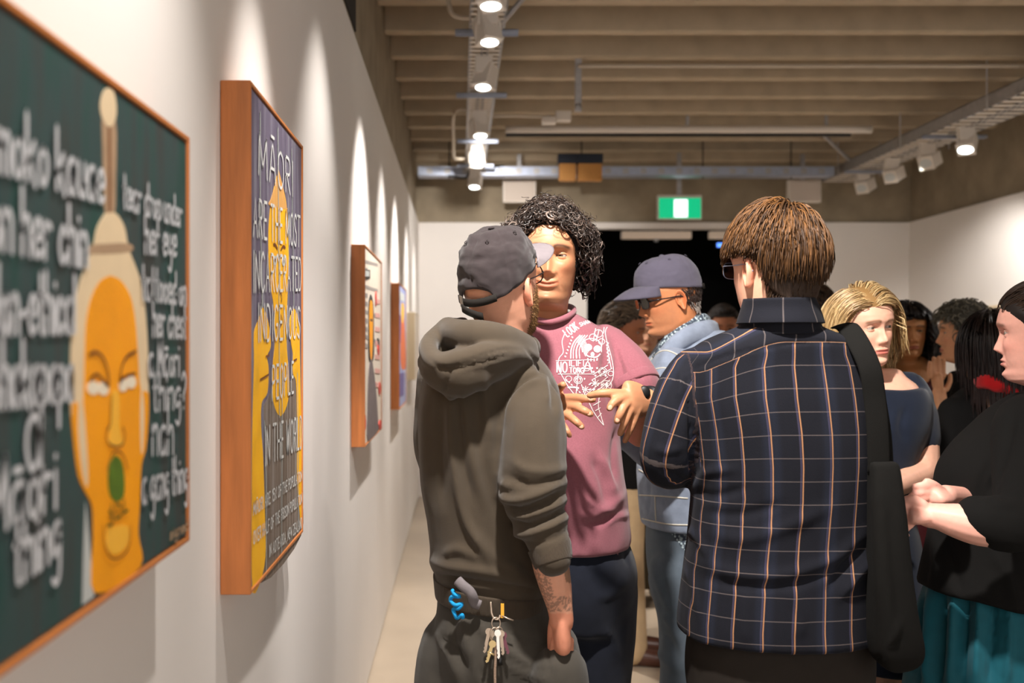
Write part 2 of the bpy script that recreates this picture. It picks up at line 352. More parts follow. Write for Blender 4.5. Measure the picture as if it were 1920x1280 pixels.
# two equipment boxes standing on the crossing tray
M_navy = mat('navy_plastic', (28, 36, 52), .5); M_tan = mat('tan_card', (196, 140, 76), .7, vary=.08)
for l, r_, w in ((1049, 1080, 'small tan box with a navy lid on the crossing tray'), (1084, 1129, 'wide tan box with a navy lid on the crossing tray')):
    a, m_, b = P(l, 336, 9.0), P(l, 306, 9.0), P(r_, 288, 9.0)
    t = thing('equipment_box', w, 'box', (a[0], 9.1, 3.02))
    o = obj('box_body', MB().box((a[0], 9.0, 2.955), (b[0], 9.09, m_[2])), None, M_tan, t, False); bevel(o, .004)
    o = obj('box_lid', MB().box((a[0]-.012, 8.985, m_[2]), (b[0]+.008, 9.09, b[2])), None, M_navy, t, False); bevel(o, .006)
# exit sign
a, b = P(1236, 371, 9.5), P(1314, 409, 9.5)
t = thing('exit_sign', 'glowing green exit sign with a white door symbol under the concrete beam', 'sign', ((a[0]+b[0])/2, 9.5, b[2]))
o = obj('sign_housing', MB().box((a[0]-.012, 9.505, b[2]-.01), (b[0]+.012, 9.57, a[2]+.03)), None, M_wsteel, t, False); bevel(o, .006)
obj('sign_face', MB().box((a[0], 9.5, b[2]), (b[0], 9.506, a[2])), None, mat('exit_green', (8, 150, 105), .4, emit=(0, 190, 130), estr=.30), t, False)
a2, b2 = P(1264, 374, 9.5), P(1289, 407, 9.5)
obj('door_symbol', MB().box((a2[0], 9.496, b2[2]), (b2[0], 9.5, a2[2])), None, mat('exit_white', (255, 255, 255), .4, emit=(245, 255, 255), estr=.6), t, False)
obj('bracket', MB().box(((a[0]+b[0])/2-.02, 9.53, a[2]+.03), ((a[0]+b[0])/2+.02, 9.55, 3.3)), None, M_galv, t, False)
# things inside the dark opening
for l, r_, w in ((1166, 1297, 'long pale strip light hanging in the dark doorway'), (1331, 1395, 'short pale strip light hanging in the dark doorway')):
    a, b = P(l, 433, 10.6), P(r_, 447, 10.6)
    t = thing('strip_light', w, 'lamp', ((a[0]+b[0])/2, 10.6, b[2]))
    o = obj('lamp_body', MB().box((a[0], 10.6, b[2]), (b[0], 10.68, a[2])), None, mat('strip_light_body', (226, 206, 186), .5, emit=(230, 205, 180), estr=.07), t, False); bevel(o, .008)  # faint glow put into the body, the lamp is unlit
    obj('hanger', MB().tube([(a[0]+.1, 10.64, a[2]), (a[0]+.1, 10.64, 3.0)], .006, 6).tube([(b[0]-.1, 10.64, a[2]), (b[0]-.1, 10.64, 3.0)], .006, 6).box(((a[0]+b[0])/2-.02, 10.62, b[2]-.03), ((a[0]+b[0])/2+.02, 10.66, b[2])), None, M_galv, t, False)
for px, w in ((1104, 'blue glowing wall lamp beyond the curly-haired man'), (1356, 'blue glowing wall lamp beside the head of the man in the checked shirt')):
    a = P(px, 459, 11)
    t = thing('blue_lamp', w, 'lamp', (a[0], 11, a[2]))
    obj('lamp_body', MB().box((a[0]-.07, 11.03, a[2]-.03), (a[0]+.07, 11.08, a[2]+.03)), None, M_dark, t, False)
    obj('lens', MB().tube([(a[0]-.06, 11.02, a[2]), (a[0]+.06, 11.02, a[2])], .022, 10), None, mat('blue_lens', (90, 140, 255), .3, emit=(90, 140, 255), estr=.8), t)
    obj('hanger', MB().tube([(a[0], 11.06, a[2]), (a[0], 11.06, 3.0)], .006, 6), None, M_dark, t)
# ------------------------------------------------------------------ the paintings on the left wall
GL = {  # one-stroke brush letters: strokes of x,y on a grid with x-height 4, ascender 7
'a': '4,3 2.6,4 .6,3.2 .2,1.5 1.4,0 3.2,.6 4,2.6|4,4 4,.4 4.4,0', 'b': '0,7 0,0|0,2.5 2,4 4,2.4 3,.2 0,.4', 'c': '3.8,3.2 2,4 .2,2 1.6,0 3.8,.8', 'd': '4,2.8 2,4 .2,2 1.6,0 4,1.4|4,7 4,0', 'e': '.3,2 3.8,2.2 3.2,3.8 1.4,3.8 .2,2 1.4,.1 3.8,.6',
'g': '4,3 2.4,4 .2,2.4 1.4,.4 4,1.8|4,4 4,-1.6 2.4,-3 .6,-2.4', 'h': '0,7 0,0|0,2.4 1.8,4 3.6,3.2 3.8,0', 'i': '.5,4 .5,0|.5,5.4 .5,5.6', 'k': '0,7 0,0|3.4,4.2 0,1.6|.8,2.4 3.8,-.4', 'l': '.4,7 .4,0', 'm': '0,4 0,0|0,2.6 1.2,4 2.4,3.2 2.5,0|2.5,2.6 3.8,4 5,3.2 5.1,0',
'n': '0,4 0,0|0,2.6 1.8,4 3.4,3.2 3.6,0', 'o': '2,4 .3,2.8 .4,1 2,0 3.7,1.2 3.7,3 2,4', 'p': '0,4 0,-3|0,2.8 2,4 4,2.4 3,.2 0,.6', 'r': '0,4 0,0|0,2.2 1.4,3.8 3,3.6', 's': '3.2,3.4 1.8,4 .4,3 1.6,2 3,1.2 2,0 .2,.5', 't': '1.4,6.6 1.4,.8 2.4,0|0,4.2 3,4.2', 'u': '0,4 .2,1 1.8,0 3.6,1.4|3.6,4 3.6,0', 'v': '0,4 1.8,0 3.6,4', 'y': '0,4 .3,1.6 1.8,.4 3.6,1.6|3.6,4 3.6,-1.4 2.2,-3 .4,-2.4', 'w': '0,4 1.2,0 2.4,3.4 3.6,0 4.8,4',
'0': '2,4 .3,2 2,0 3.7,2 2,4', '-': '.4,2 3,2.2', '?': '0,5.6 1.6,7 3.4,5.8 3,4 1.6,2.8 1.6,1.6|1.6,.1 1.6,0', '.': '.3,0 .3,.2', ',': '.5,.3 .1,-1', '%': '0,0 4,7|.4,6.4 1,5.4 .3,5.6|3.6,1.4 3.2,.4 4,.6', "'": '.3,7 .2,5.4',
'A': '0,0 2,7 4,0|.8,2.6 3.2,2.6', 'C': '3.8,6 2.2,7 .3,5 .3,2 2,0 3.8,1', 'D': '.2,7 .2,0|.2,7 2.6,6.6 3.9,3.5 2.6,.3 .2,0', 'E': '3.4,7 .2,7|.2,7 .2,0|.2,3.6 2.8,3.6|.2,0 3.4,0', 'F': '3.4,7 .2,7|.2,7 .2,0|.2,3.6 2.8,3.6', 'G': '3.8,6 2.2,7 .3,5 .3,2 2,0 3.8,1 3.8,3 2.4,3', 'H': '.2,7 .2,0|3.8,7 3.8,0|.2,3.5 3.8,3.5', 'I': '.5,7 .5,0', 'K': '.2,7 .2,0|3.6,7 .2,3.2|.9,3.9 3.8,0', 'L': '.2,7 .2,0|.2,0 3.4,0', 'M': '0,0 .4,7|.4,7 2.5,1.6|2.5,1.6 4.6,7|4.6,7 5,0', 'N': '.2,0 .2,7|.2,7 3.8,0|3.8,0 3.8,7', 'O': '2,7 .3,5.4 .3,1.6 2,0 3.7,1.6 3.7,5.4 2,7', 'P': '.2,0 .2,7|.2,7 3,6.6 3.2,4 .2,3.4', 'R': '.2,0 .2,7|.2,7 3,6.6 3.2,4 .2,3.4|1.2,3.4 3.6,0', 'S': '3.6,6.2 2,7 .4,5.6 1.6,3.8 3.4,2.4 2.4,0 .2,.8', 'T': '0,7 4,7|2,7 2,0', 'U': '.2,7 .3,1.4 2,0 3.7,1.4 3.8,7', 'V': '0,7 2,0 4,7', 'W': '0,7 1.4,0|1.4,0 2.6,6|2.6,6 3.8,0|3.8,0 5.2,7', 'Z': '.2,7 3.8,7|3.8,7 .2,0|.2,0 3.8,0', 'Ā': '0,0 2,7 4,0|.8,2.6 3.2,2.6|1,8.4 3,8.4', 'ā': '4,3 2.6,4 .6,3.2 .2,1.5 1.4,0 3.2,.6 4,2.6|4,4 4,.4 4.4,0|.8,5.3 3.4,5.3',
'1': '.8,5.6 2,7 2,0', '5': '3.4,7 .6,7 .4,4.2 2.4,4.4 3.6,2.2 2,0 .2,.6'}
def text_strokes(txt):
    x = 0; out = []
    for ch in txt:
        if ch == ' ': x += 3; continue
        w = 0
        for st in GL.get(ch, GL['-']).split('|'):
            p = np.array([[float(c) for c in q.split(',')] for q in st.split()])
            if len(p) > 2 and not (ch.isupper() and len(p) < 4 and ch in 'AVW'): p = cr(p, 5)
            w = max(w, p[:, 0].max()); out.append(p+(x, 0))
        x += w+1.5
    return out, max(x-1.5, .1)
class Canvas:                                          # the flat painted surface: pixels of the photograph become (y, z) on the plane x = xp
    def __init__(s, parent, xp, y0=-9, y1=99): s.t, s.xp, s.k, s.y0, s.y1 = parent, xp, 0, y0, y1
    def uv(s, p):
        p = np.asarray(p, float).reshape(-1, 2); u = -s.xp*F/(CX-p[:, 0]); return np.stack([np.clip(u, s.y0, s.y1), CAMZ+(CY-p[:, 1])*u/F], 1)
    def lay(s, uv, lift): return np.stack([np.full(len(uv), s.xp+lift), uv[:, 0], uv[:, 1]], 1)
    def shape(s, name, pts, m, smooth=6, lift=None, raw=False):
        p = np.asarray(pts, float) if raw else s.uv(pts)
        if smooth: p = cr(np.vstack([p, p[:1]]), smooth)[:-1]
        s.k += 1; l = lift or .0002+.00012*s.k
        n = len(p); a = s.lay(p, l); b = s.lay(p, -.001)
        area = np.sum(p[:, 0]*np.roll(p[:, 1], -1)-np.roll(p[:, 0], -1)*p[:, 1])
        f = [tuple(range(n)), tuple(reversed(range(n, 2*n)))]+[(i, n+i, n+(i+1) % n, (i+1) % n) for i in range(n)]
        if area < 0: f = [g[::-1] for g in f]
        return obj(name, np.vstack([a, b]), f, m, s.t, False)
    def ribbon(s, strokes, w, lift):                   # brush strokes with round ends, (u,v) polylines
        mb = MB()
        for p in strokes:
            p = np.asarray(p, float)
            if len(p) < 2: continue
            t = np.gradient(p, axis=0); t /= np.linalg.norm(t, axis=1)[:, None]+1e-12; nr = np.stack([-t[:, 1], t[:, 0]], 1)
            L, R = p+nr*w/2, p-nr*w/2
            a = np.linspace(-PI/2, PI/2, 5)[1:-1]
            c0 = [p[0]-t[0]*math.cos(q)*w/2-nr[0]*math.sin(q)*-w/2 for q in a[::-1]]; c1 = [p[-1]+t[-1]*math.cos(q)*w/2+nr[-1]*math.sin(q)*-w/2 for q in a]
            n = len(p); V = np.vstack([L, R]); f = [(i, n+i, n+i+1, i+1) for i in range(n-1)]
            V = np.vstack([V, c0, c1]); f += [(0,)+tuple(2*n+i for i in reversed(range(3)))+(n,), (n-1,)+(2*n-1,)+tuple(2*n+3+i for i in reversed(range(3)))]
            mb.add(s.lay(V, lift), f)
        return mb
    def write(s, lines, w, m, name='lettering', kern=None):
        mb = MB(); s.k += 1
        for txt, a, b, xh in lines:
            st, W_ = text_strokes(txt); A, B = s.uv([a])[0], s.uv([b])[0]
            q = [np.stack([A[0]+(B[0]-A[0])*p[:, 0]/W_, A[1]+(B[1]-A[1])*p[:, 0]/W_+p[:, 1]/4*xh], 1) for p in st]
            r = s.ribbon(q, w if np.isscalar(w) else w[0]*xh, .0004+.00012*s.k); mb.add(r.V(), r.f)
        return obj(name, mb, None, m, s.t, False, kind='stuff')
M_oak = mat('oiled_rimu_frame', (186, 112, 58), .45, vary=.22, scale=9, bump=.1, bscale=60, stretch=(6, 6, .6))
M_oak2 = mat('oiled_rimu_frame_rail', (192, 118, 62), .45, vary=.22, scale=9, bump=.1, bscale=60, stretch=(6, .6, 6))
M_ivory = mat('cream_frame_wood', (226, 208, 176), .5)
def brushed(name, c0, c1, c2, sc=(1, 60, 6)):
    m = mat(name, c0, .55); nt = m.node_tree; b = nt.nodes['Principled BSDF']
    tc = nt.nodes.new('ShaderNodeTexCoord'); mp = nt.nodes.new('ShaderNodeMapping'); mp.inputs['Scale'].default_value = sc
    n = nt.nodes.new('ShaderNodeTexNoise'); n.inputs['Scale'].default_value = 1; n.inputs['Detail'].default_value = 5; r = nt.nodes.new('ShaderNodeValToRGB')
    e = r.color_ramp.elements; e[0].position = .3; e[0].color = lin(c0); e[1].position = .7; e[1].color = lin(c2); k = e.new(.5); k.color = lin(c1)
    L = nt.links.new; L(tc.outputs['Object'], mp.inputs[0]); L(mp.outputs[0], n.inputs['Vector']); L(n.outputs['Fac'], r.inputs[0]); L(r.outputs[0], b.inputs['Base Color']); return m
def painting(label, y0, y1, z0, z1, xp, bg, frame=M_oak, lip=.007, front=None):
    front = front if front is not None else xp+.003
    t = thing('framed_painting', label, 'painting', (XL, (y0+y1)/2, z0), 'paintings along the left wall')
    x0 = XL+.001
    obj('canvas', MB().box((x0+.01, y0+lip+.002, z0+lip+.002), (xp, y1-lip-.002, z1-lip-.002)), None, bg, t, False)
    fr = MB()
    for (a, b, c, d, m_) in ((y0, y0+lip, z0, z1, frame), (y1-lip, y1, z0, z1, frame), (y0+lip, y1-lip, z0, z0+lip, M_oak2 if frame is M_oak else frame), (y0+lip, y1-lip, z1-lip, z1, M_oak2 if frame is M_oak else frame)):
        o = obj('frame_rail', MB().box((x0, a, c), (front, b, d)), None, m_, t, False); bevel(o, .0012, 1)
    return t, Canvas(t, xp, y0+lip+.004, y1-lip-.004)
M_w = mat('white_brush_paint', (208, 210, 214), .5); M_or = mat('orange_paint', (255, 166, 8), .5, vary=.1, scale=14); M_cream = mat('cream_paint', (232, 208, 170), .55, vary=.06, scale=20)
M_brn = mat('brown_line_paint', (120, 66, 22), .5); M_gr = mat('leaf_green_paint', (88, 118, 30), .5, vary=.3, scale=60); M_dkg = mat('dark_green_line_paint', (74, 84, 30), .5); M_ltor = mat('light_orange_paint', (255, 190, 60), .5); M_stf = mat('staff_brown_paint', (176, 146, 116), .55, vary=.12, scale=30)
M_eyew = mat('eye_white_paint', (244, 232, 208), .5); M_grey = mat('pale_grey_paint', (196, 200, 198), .55)
bg1 = brushed('slate_green_canvas', (24, 74, 66), (54, 76, 76), (62, 64, 62), (1, 22, 4))
t, c = painting('painting of an orange face with pale hood and white handwriting on dark green', .69, 1.338, 1.2405, 1.773, -.36, bg1)
c.shape('cloak_edge', [(160, 940), (166, 1000), (176, 1118), (154, 1134), (156, 1040)], M_grey, 0)
c.shape('staff', [(190, 225), (216, 225), (217, 330), (214, 402), (197, 402), (193, 330)], M_stf, 3)
c.shape('staff_groove', [(202, 235), (206, 235), (207, 398), (203, 398)], M_brn, 0)
c.shape('staff_tip', [(203, 164), (212, 172), (217, 195), (216, 222), (205, 238), (193, 226), (187, 200), (193, 172)], M_cream)
c.shape('hood', [(196, 400), (216, 400), (232, 425), (241, 468), (262, 525), (273, 600), (277, 700), (275, 780), (255, 800), (200, 740), (160, 780), (135, 790), (131, 690), (137, 590), (150, 525), (172, 468), (181, 428)], M_cream, 5)
c.shape('hood_band', [(172, 458), (240, 456), (243, 472), (168, 476)], M_stf, 3)
c.shape('face', [(205, 516), (225, 526), (243, 555), (252, 600), (257, 660), (262, 728), (276, 736), (277, 780), (272, 840), (264, 872), (261, 940), (258, 1000), (262, 1062), (178, 1112), (174, 1010), (172, 950), (158, 920), (146, 890), (138, 830), (133, 770), (140, 752), (153, 762), (157, 660), (160, 600), (170, 556), (186, 527)], M_or, 4)
c.shape('hood_lappet', [(146, 735), (154, 760), (160, 830), (163, 900), (158, 910), (150, 870), (144, 800)], M_cream, 4)
c.shape('hood_lappet', [(263, 720), (268, 760), (267, 830), (263, 850), (261, 780)], M_cream, 4)
c.shape('nose_highlight', [(206, 735), (220, 735), (222, 800), (228, 830), (216, 838), (202, 832), (204, 790)], M_ltor, 4)
c.shape('chin_highlight', [(196, 990), (236, 985), (236, 1020), (214, 1040), (198, 1025)], M_ltor, 4)
c.shape('mouth', [(214, 852), (226, 866), (231, 900), (229, 930), (216, 940), (204, 928), (200, 898), (204, 868)], M_gr, 4)
for q in ((172, 727, 11, 13), (191, 728, 10, 13), (228, 722, 8, 12), (243, 716, 9, 12)):
    c.shape('eye_white', [(q[0]+q[2]*math.cos(a), q[1]+q[3]*math.sin(a)) for a in np.arange(10)*PI/5], M_eyew, 3)
def strokes(c, name, lines, w, m):
    c.k += 1; return obj(name, c.ribbon([cr(c.uv(l), 6) for l in lines], w, .0004+.00012*c.k), None, m, c.t, False, kind='stuff')
strokes(c, 'brow_line', [[(163, 664), (176, 660), (190, 672), (199, 700), (200, 722)], [(222, 720), (224, 690), (234, 668), (251, 658)], [(164, 712), (178, 702), (198, 722)], [(220, 714), (234, 704), (250, 700)]], .0035, M_brn)
strokes(c, 'nose_line', [[(198, 800), (195, 818), (200, 832), (214, 838)], [(226, 800), (230, 815), (226, 832), (214, 838)], [(205, 740), (203, 790), (198, 805)]], .0022, M_brn)
strokes(c, 'lip_line', [[(197, 880), (205, 852), (216, 846), (228, 856), (236, 880)]], .002, M_brn)
strokes(c, 'chin_tattoo', [[(196, 985), (206, 982), (206, 966), (200, 958)], [(212, 972), (222, 966), (222, 950), (216, 945)], [(226, 962), (236, 956)], [(204, 945), (204, 972)], [(228, 935), (229, 958)], [(212, 942), (213, 965)]], .0028, M_dkg)
strokes(c, 'chin_line', [[(188, 985), (192, 1024), (204, 1046), (222, 1044), (238, 1022), (241, 985)]], .002, M_brn)
c.write([('moko kauae', (-14, 318), (190, 380), .031), ('on her chin', (-26, 462), (158, 500), .031), ('Non-ethical', (-26, 625), (134, 622), .030), ('whakapapa', (-26, 765), (131, 748), .030), ('a', (42, 880), (72, 875), .044), ('Māori', (-24, 1000), (98, 950), .032), ('thing', (20, 1098), (106, 1040), .030)], .0066, M_w)
c.write([('tear drop under', (226, 388), (336, 425), .021), ('her eye', (267, 474), (326, 480), .025), ('tattooed on', (261, 560), (344, 572), .023), ('her chest', (282, 630), (344, 634), .025), ('a Māori', (274, 704), (331, 704), .025), ('thing?', (282, 770), (344, 764), .026), ('nah', (281, 852), (320, 850), .034), ('a gang thing', (262, 944), (347, 918), .027)], .0052, M_w)
c.write([('signed', (314, 1012), (348, 992), .008)], .003, M_stf, 'signature')
# the second, tall painting
bg2 = brushed('purple_grey_canvas', (84, 78, 98), (108, 100, 120), (140, 140, 152), (1, 40, 3))
t, c = painting('tall painting of a yellow figure raising both hands under white capital letters, thick wooden frame', 1.727, 2.303, 1.0728, 1.95, -.36, bg2)
M_body = brushed('grey_brown_paint', (96, 84, 74), (126, 112, 100), (150, 142, 136), (1, 50, 3)); M_yel = mat('yellow_paint', (255, 190, 24), .5, vary=.16, scale=16); M_tan2 = mat('tan_paint', (226, 170, 96), .5, vary=.08); M_pale = mat('pale_streak_paint', (176, 184, 180), .5)
c.shape('body', [(494, 760), (510, 735), (540, 720), (557, 700), (563, 780), (565, 900), (567, 1000), (490, 1092), (496, 960), (496, 860)], M_body, 4)
c.shape('head', [(522, 318), (530, 350), (537, 385), (540, 440), (541, 510), (538, 570), (537, 640), (541, 700), (540, 750), (526, 780), (512, 752), (511, 690), (515, 640), (513, 575), (505, 520), (503, 440), (507, 385), (514, 350)], M_yel, 4)
c.shape('forehead', [(522, 318), (530, 350), (536, 385), (537, 392), (505, 385), (508, 372), (515, 348)], M_tan2, 4)
c.shape('hand', [(492, 575), (499, 590), (505, 618), (507, 650), (500, 668), (503, 690), (501, 735), (490, 756), (489, 800), (493, 860), (496, 960), (497, 1045), (484, 1100), (473, 1100), (472, 960), (473, 800), (476, 680), (476, 625), (484, 600)], M_yel, 4)
c.shape('hand', [(550, 577), (557, 590), (561, 625), (562, 680), (567, 800), (569, 900), (570, 975), (563, 978), (557, 900), (557, 800), (555, 720), (549, 700), (549, 665), (545, 640), (543, 600)], M_yel, 4)
strokes(c, 'string', [[(487, 210), (487, 380), (491, 575)], [(520, 240), (522, 500), (523, 780)], [(546, 280), (548, 420), (550, 577)], [(528, 700), (528, 880), (527, 1040)], [(557, 700), (558, 860), (559, 1000)], [(495, 790), (498, 920), (498, 1080)]], .006, M_pale)
strokes(c, 'brow_line', [[(512, 458), (516, 460), (519, 466)], [(526, 468), (530, 462), (534, 464)]], .006, M_brn)
for q in ((515, 488, 3.2, 9), (531, 490, 3.2, 9)):
    c.shape('eye', [(q[0]+q[2]*math.cos(a), q[1]+q[3]*math.sin(a)) for a in np.arange(8)*PI/4], M_grey, 3)
    c.shape('pupil', [(q[0]+1.4*math.cos(a), q[1]+4*math.sin(a)) for a in np.arange(8)*PI/4], M_brn, 3)
strokes(c, 'face_line', [[(524, 548), (527, 556), (526, 566)], [(525, 590), (528, 602), (524, 612)], [(492, 625), (493, 632)], [(497, 668), (503, 666)], [(486, 712), (502, 702)], [(549, 676), (555, 673)], [(553, 612), (555, 614)]], .004, M_brn)
M_w2 = mat('white_capital_paint', (226, 228, 226), .5)
c.write([('MĀORI', (483, 326), (547, 367), .0415), ('ARE THE MOST', (473, 442), (561, 462), .038), ('INCARCERATED', (473, 547), (563, 543), .040), ('INDIGENOUS', (482, 640), (561, 632), .038), ('PEOPLE', (508, 750), (549, 735), .037), ('IN THE WORLD', (495, 872), (568, 836), .040)], .0062, M_w2)
c.write([("MĀORI ARE 15% OF THE POPULATION", (473, 966), (569, 896), .0125), ("OVER HALF OF THE PRISON POPULATION", (473, 1020), (569, 938), .0125), ('IN AOTEAROA, NEW ZEALAND', (503, 1044), (568, 984), .0125)], .0036, M_w2)
# the third painting, newsprint background
bg3 = mat('newsprint_canvas', (226, 214, 198), .6, vary=.06, scale=30)
t, c = painting('painting of a yellow-faced figure in grey cloak on pale newsprint ground', 3.8, 4.62, 1.114, 1.874, -.36, bg3)
M_cloak = mat('grey_cloak_paint', (116, 104, 104), .55, vary=.2, scale=30); M_ink = mat('black_ink_paint', (44, 38, 38), .5); M_newg = mat('newsprint_grey', (158, 150, 144), .6, vary=.3, scale=120); M_red = mat('red_paint', (206, 66, 54), .5); M_rose = mat('rose_paint', (222, 170, 160), .6)
R2 = np.random.default_rng(3)
for i in range(11):
    yy = 482+i*16; c.shape('news_block', [(678, yy), (689, yy+4), (689, yy+12), (678, yy+9)] if i % 3 else [(678, yy), (708, yy+12), (708, yy+18), (678, yy+7)], M_newg, 0)
for i in range(7): c.shape('news_block', [(703, 560+i*26), (712, 562+i*26), (712, 570+i*26), (703, 569+i*26)], M_rose, 0)
c.shape('headline', [(676, 499), (693, 506), (693, 522), (676, 517)], M_ink, 0); c.shape('headline_paper', [(677.5, 502), (691, 508), (691, 518), (677.5, 514)], M_grey, 0)
c.shape('hair', [(694, 552), (697, 558), (699.5, 580), (700, 620), (699.5, 672), (691, 672), (690.5, 600), (691, 566)], M_ink, 4)
c.shape('cloak', [(695.5, 668), (699, 690), (704, 730), (708, 790), (708, 806), (689, 826), (688.5, 760), (690, 710), (692, 682)], M_cloak, 4)
c.shape('face', [(694, 562), (697, 568), (698, 596), (697.6, 640), (696, 672), (693, 668), (691.4, 630), (691, 590), (692, 568)], M_or, 4)
c.shape('eye', [(693, 597), (697, 598), (697, 603), (693, 602)], M_ink, 0)
for q in ((709, 655, 2, 11), (680.5, 622, 1.2, 16), (711, 728, 2, 12), (712, 796, 2.4, 9), (683, 792, 1.6, 14), (704, 560, 1, 14)):
    c.shape('red_mark', [(q[0]+q[2]*math.cos(a), q[1]+q[3]*math.sin(a)) for a in np.arange(8)*PI/4], M_red, 3)
c.shape('dark_mark', [(707, 634), (710, 636), (710, 648), (708, 646)], M_ink, 0)
# the fourth and fifth
bg4 = brushed('blue_violet_canvas', (120, 132, 190), (150, 160, 206), (196, 196, 212), (1, 6, 3))
t, c = painting('colourful painting of an orange figure on blue, fourth along the wall', 5.95, 6.72, 1.115, 1.86, -.36, bg4)
M_or2 = mat('burnt_orange_paint', (226, 110, 44), .5, vary=.1); M_vio = mat('violet_paint', (98, 84, 150), .5)
c.shape('figure', [(753, 590), (757, 592), (759, 620), (760.5, 660), (760, 690), (752, 688), (750.5, 650), (751, 610)], M_or2, 4)
c.shape('figure_head', [(753, 568), (757, 570), (758, 590), (755, 606), (752, 594)], M_ltor, 4)
c.shape('violet_patch', [(749, 590), (752, 592), (751, 640), (749, 645)], M_vio, 0)
c.shape('pale_patch', [(749.5, 545), (758, 552), (758, 566), (749.5, 562)], M_grey, 0)
c.shape('violet_patch', [(749, 700), (758, 698), (757, 740), (749, 745)], M_vio, 0)
painting('small painting with a cream frame, farthest along the left wall', 7.8, 8.5, 1.225, 1.746, -.352, bg3, M_ivory)
# a small framed sheet on the right wall
a = 8.35
t = thing('framed_sheet', 'small pale framed sheet on the right wall beside the dark-haired guest', 'picture', (XR, a, 1.62))
obj('sheet', MB().box((XR-.02, a-.2, 1.62), (XR-.003, a+.2, 1.80)), None, bg3, t, False)
for q in ((a-.22, a-.2, 1.60, 1.82), (a+.2, a+.22, 1.60, 1.82), (a-.2, a+.2, 1.60, 1.62), (a-.2, a+.2, 1.80, 1.82)): obj('frame_rail', MB().box((XR-.03, q[0], q[2]), (XR-.003, q[1], q[3])), None, M_ivory, t, False)
# ------------------------------------------------------------------ people: heads, bodies, hands, hair
M_skin = mat('skin', (200, 150, 120), .48, attr='Col', vary=.05, scale=90, bump=.06, bscale=420, spec=.35, sss=.12)
M_eyeb = mat('eyeball', (240, 235, 230), .2, attr='Col', spec=.3)
def remesh(parts, voxel, smooth=4, fac=.5):
    mb = MB()
    for v, f in parts: mb.add(v, f)
    me = mesh('tmp', mb.V(), mb.f); o = bpy.data.objects.new('tmp', me); COL.objects.link(o)
    m = o.modifiers.new('r', 'REMESH'); m.mode = 'VOXEL'; m.voxel_size = voxel; m.adaptivity = 0
    if smooth: s = o.modifiers.new('s', 'SMOOTH'); s.iterations = smooth; s.factor = fac
    V, Fq = evaluated(o); bpy.data.objects.remove(o); bpy.data.meshes.remove(me); return V, Fq
def evaluated(o):
    dg = bpy.context.evaluated_depsgraph_get(); e = o.evaluated_get(dg); me = e.to_mesh()
    V = np.empty(len(me.vertices)*3, np.float32); me.vertices.foreach_get('co', V)
    tot = np.empty(len(me.polygons), np.int32); me.polygons.foreach_get('loop_total', tot)
    vi = np.empty(len(me.loops), np.int32); me.loops.foreach_get('vertex_index', vi)
    if len(tot) and (tot == tot[0]).all(): Fq = vi.reshape(-1, tot[0]).copy()
    else:
        st = np.cumsum(tot)-tot; Fq = [tuple(vi[s:s+t]) for s, t in zip(st, tot)]
    e.to_mesh_clear(); return V.reshape(-1, 3).astype(float), Fq
def normals(V, Fq):
    Fq = np.asarray(Fq); n = np.zeros_like(V); d = np.cross(V[Fq[:, 2]]-V[Fq[:, 0]], V[Fq[:, -1]]-V[Fq[:, 1]]) if Fq.shape[1] == 4 else np.cross(V[Fq[:, 1]]-V[Fq[:, 0]], V[Fq[:, 2]]-V[Fq[:, 0]])
    for k in range(Fq.shape[1]): np.add.at(n, Fq[:, k], d)
    return n/(np.linalg.norm(n, axis=1)[:, None]+1e-12)
def Rx(a): return np.array(Matrix.Rotation(a, 4, 'X'))
def Ry(a): return np.array(Matrix.Rotation(a, 4, 'Y'))
def Rz(a): return np.array(Matrix.Rotation(a, 4, 'Z'))
def T(p): return np.array(Matrix.Translation(Vector([float(q) for q in p])))
def S(s): return np.diag([s, s, s, 1.]) if np.isscalar(s) else np.diag([*s, 1.])
def headM(pos, yaw, pitch=0, roll=0, s=1.0): return T(pos)@Rz(math.radians(yaw))@Rx(math.radians(pitch))@Ry(math.radians(roll))@S(s)
def G(x, c, w): return np.exp(-((x-c)/w)**2)
ZF = [-.30, -.24, -.20, -.16, -.135, -.126, -.121, -.117, -.112, -.10, -.085, -.068, -.045, -.02, 0, .022, .04, .06, .08, .10, .118]
YF = [-.01, -.004, -.004, .002, .014, .030, .050, .066, .075, .083, .080, .083, .081, .080, .082, .090, .089, .083, .070, .047, .0]
YB = [-.074, -.080, -.084, -.084, -.081, -.080, -.079, -.078, -.078, -.078, -.079, -.081, -.089, -.097, -.103, -.105, -.103, -.096, -.081, -.052, -.0]
WW = [.050, .054, .058, .0585, .058, .0575, .0575, .0575, .058, .0595, .062, .0645, .068, .0715, .0745, .0765, .0762, .071, .0605, .041, .0]
YC = [-.04, -.045, -.043, -.036, -.03, -.027, -.025, -.022, -.02, -.015, -.01, -.005, -.002, 0, 0, 0, 0, 0, 0, 0, 0]
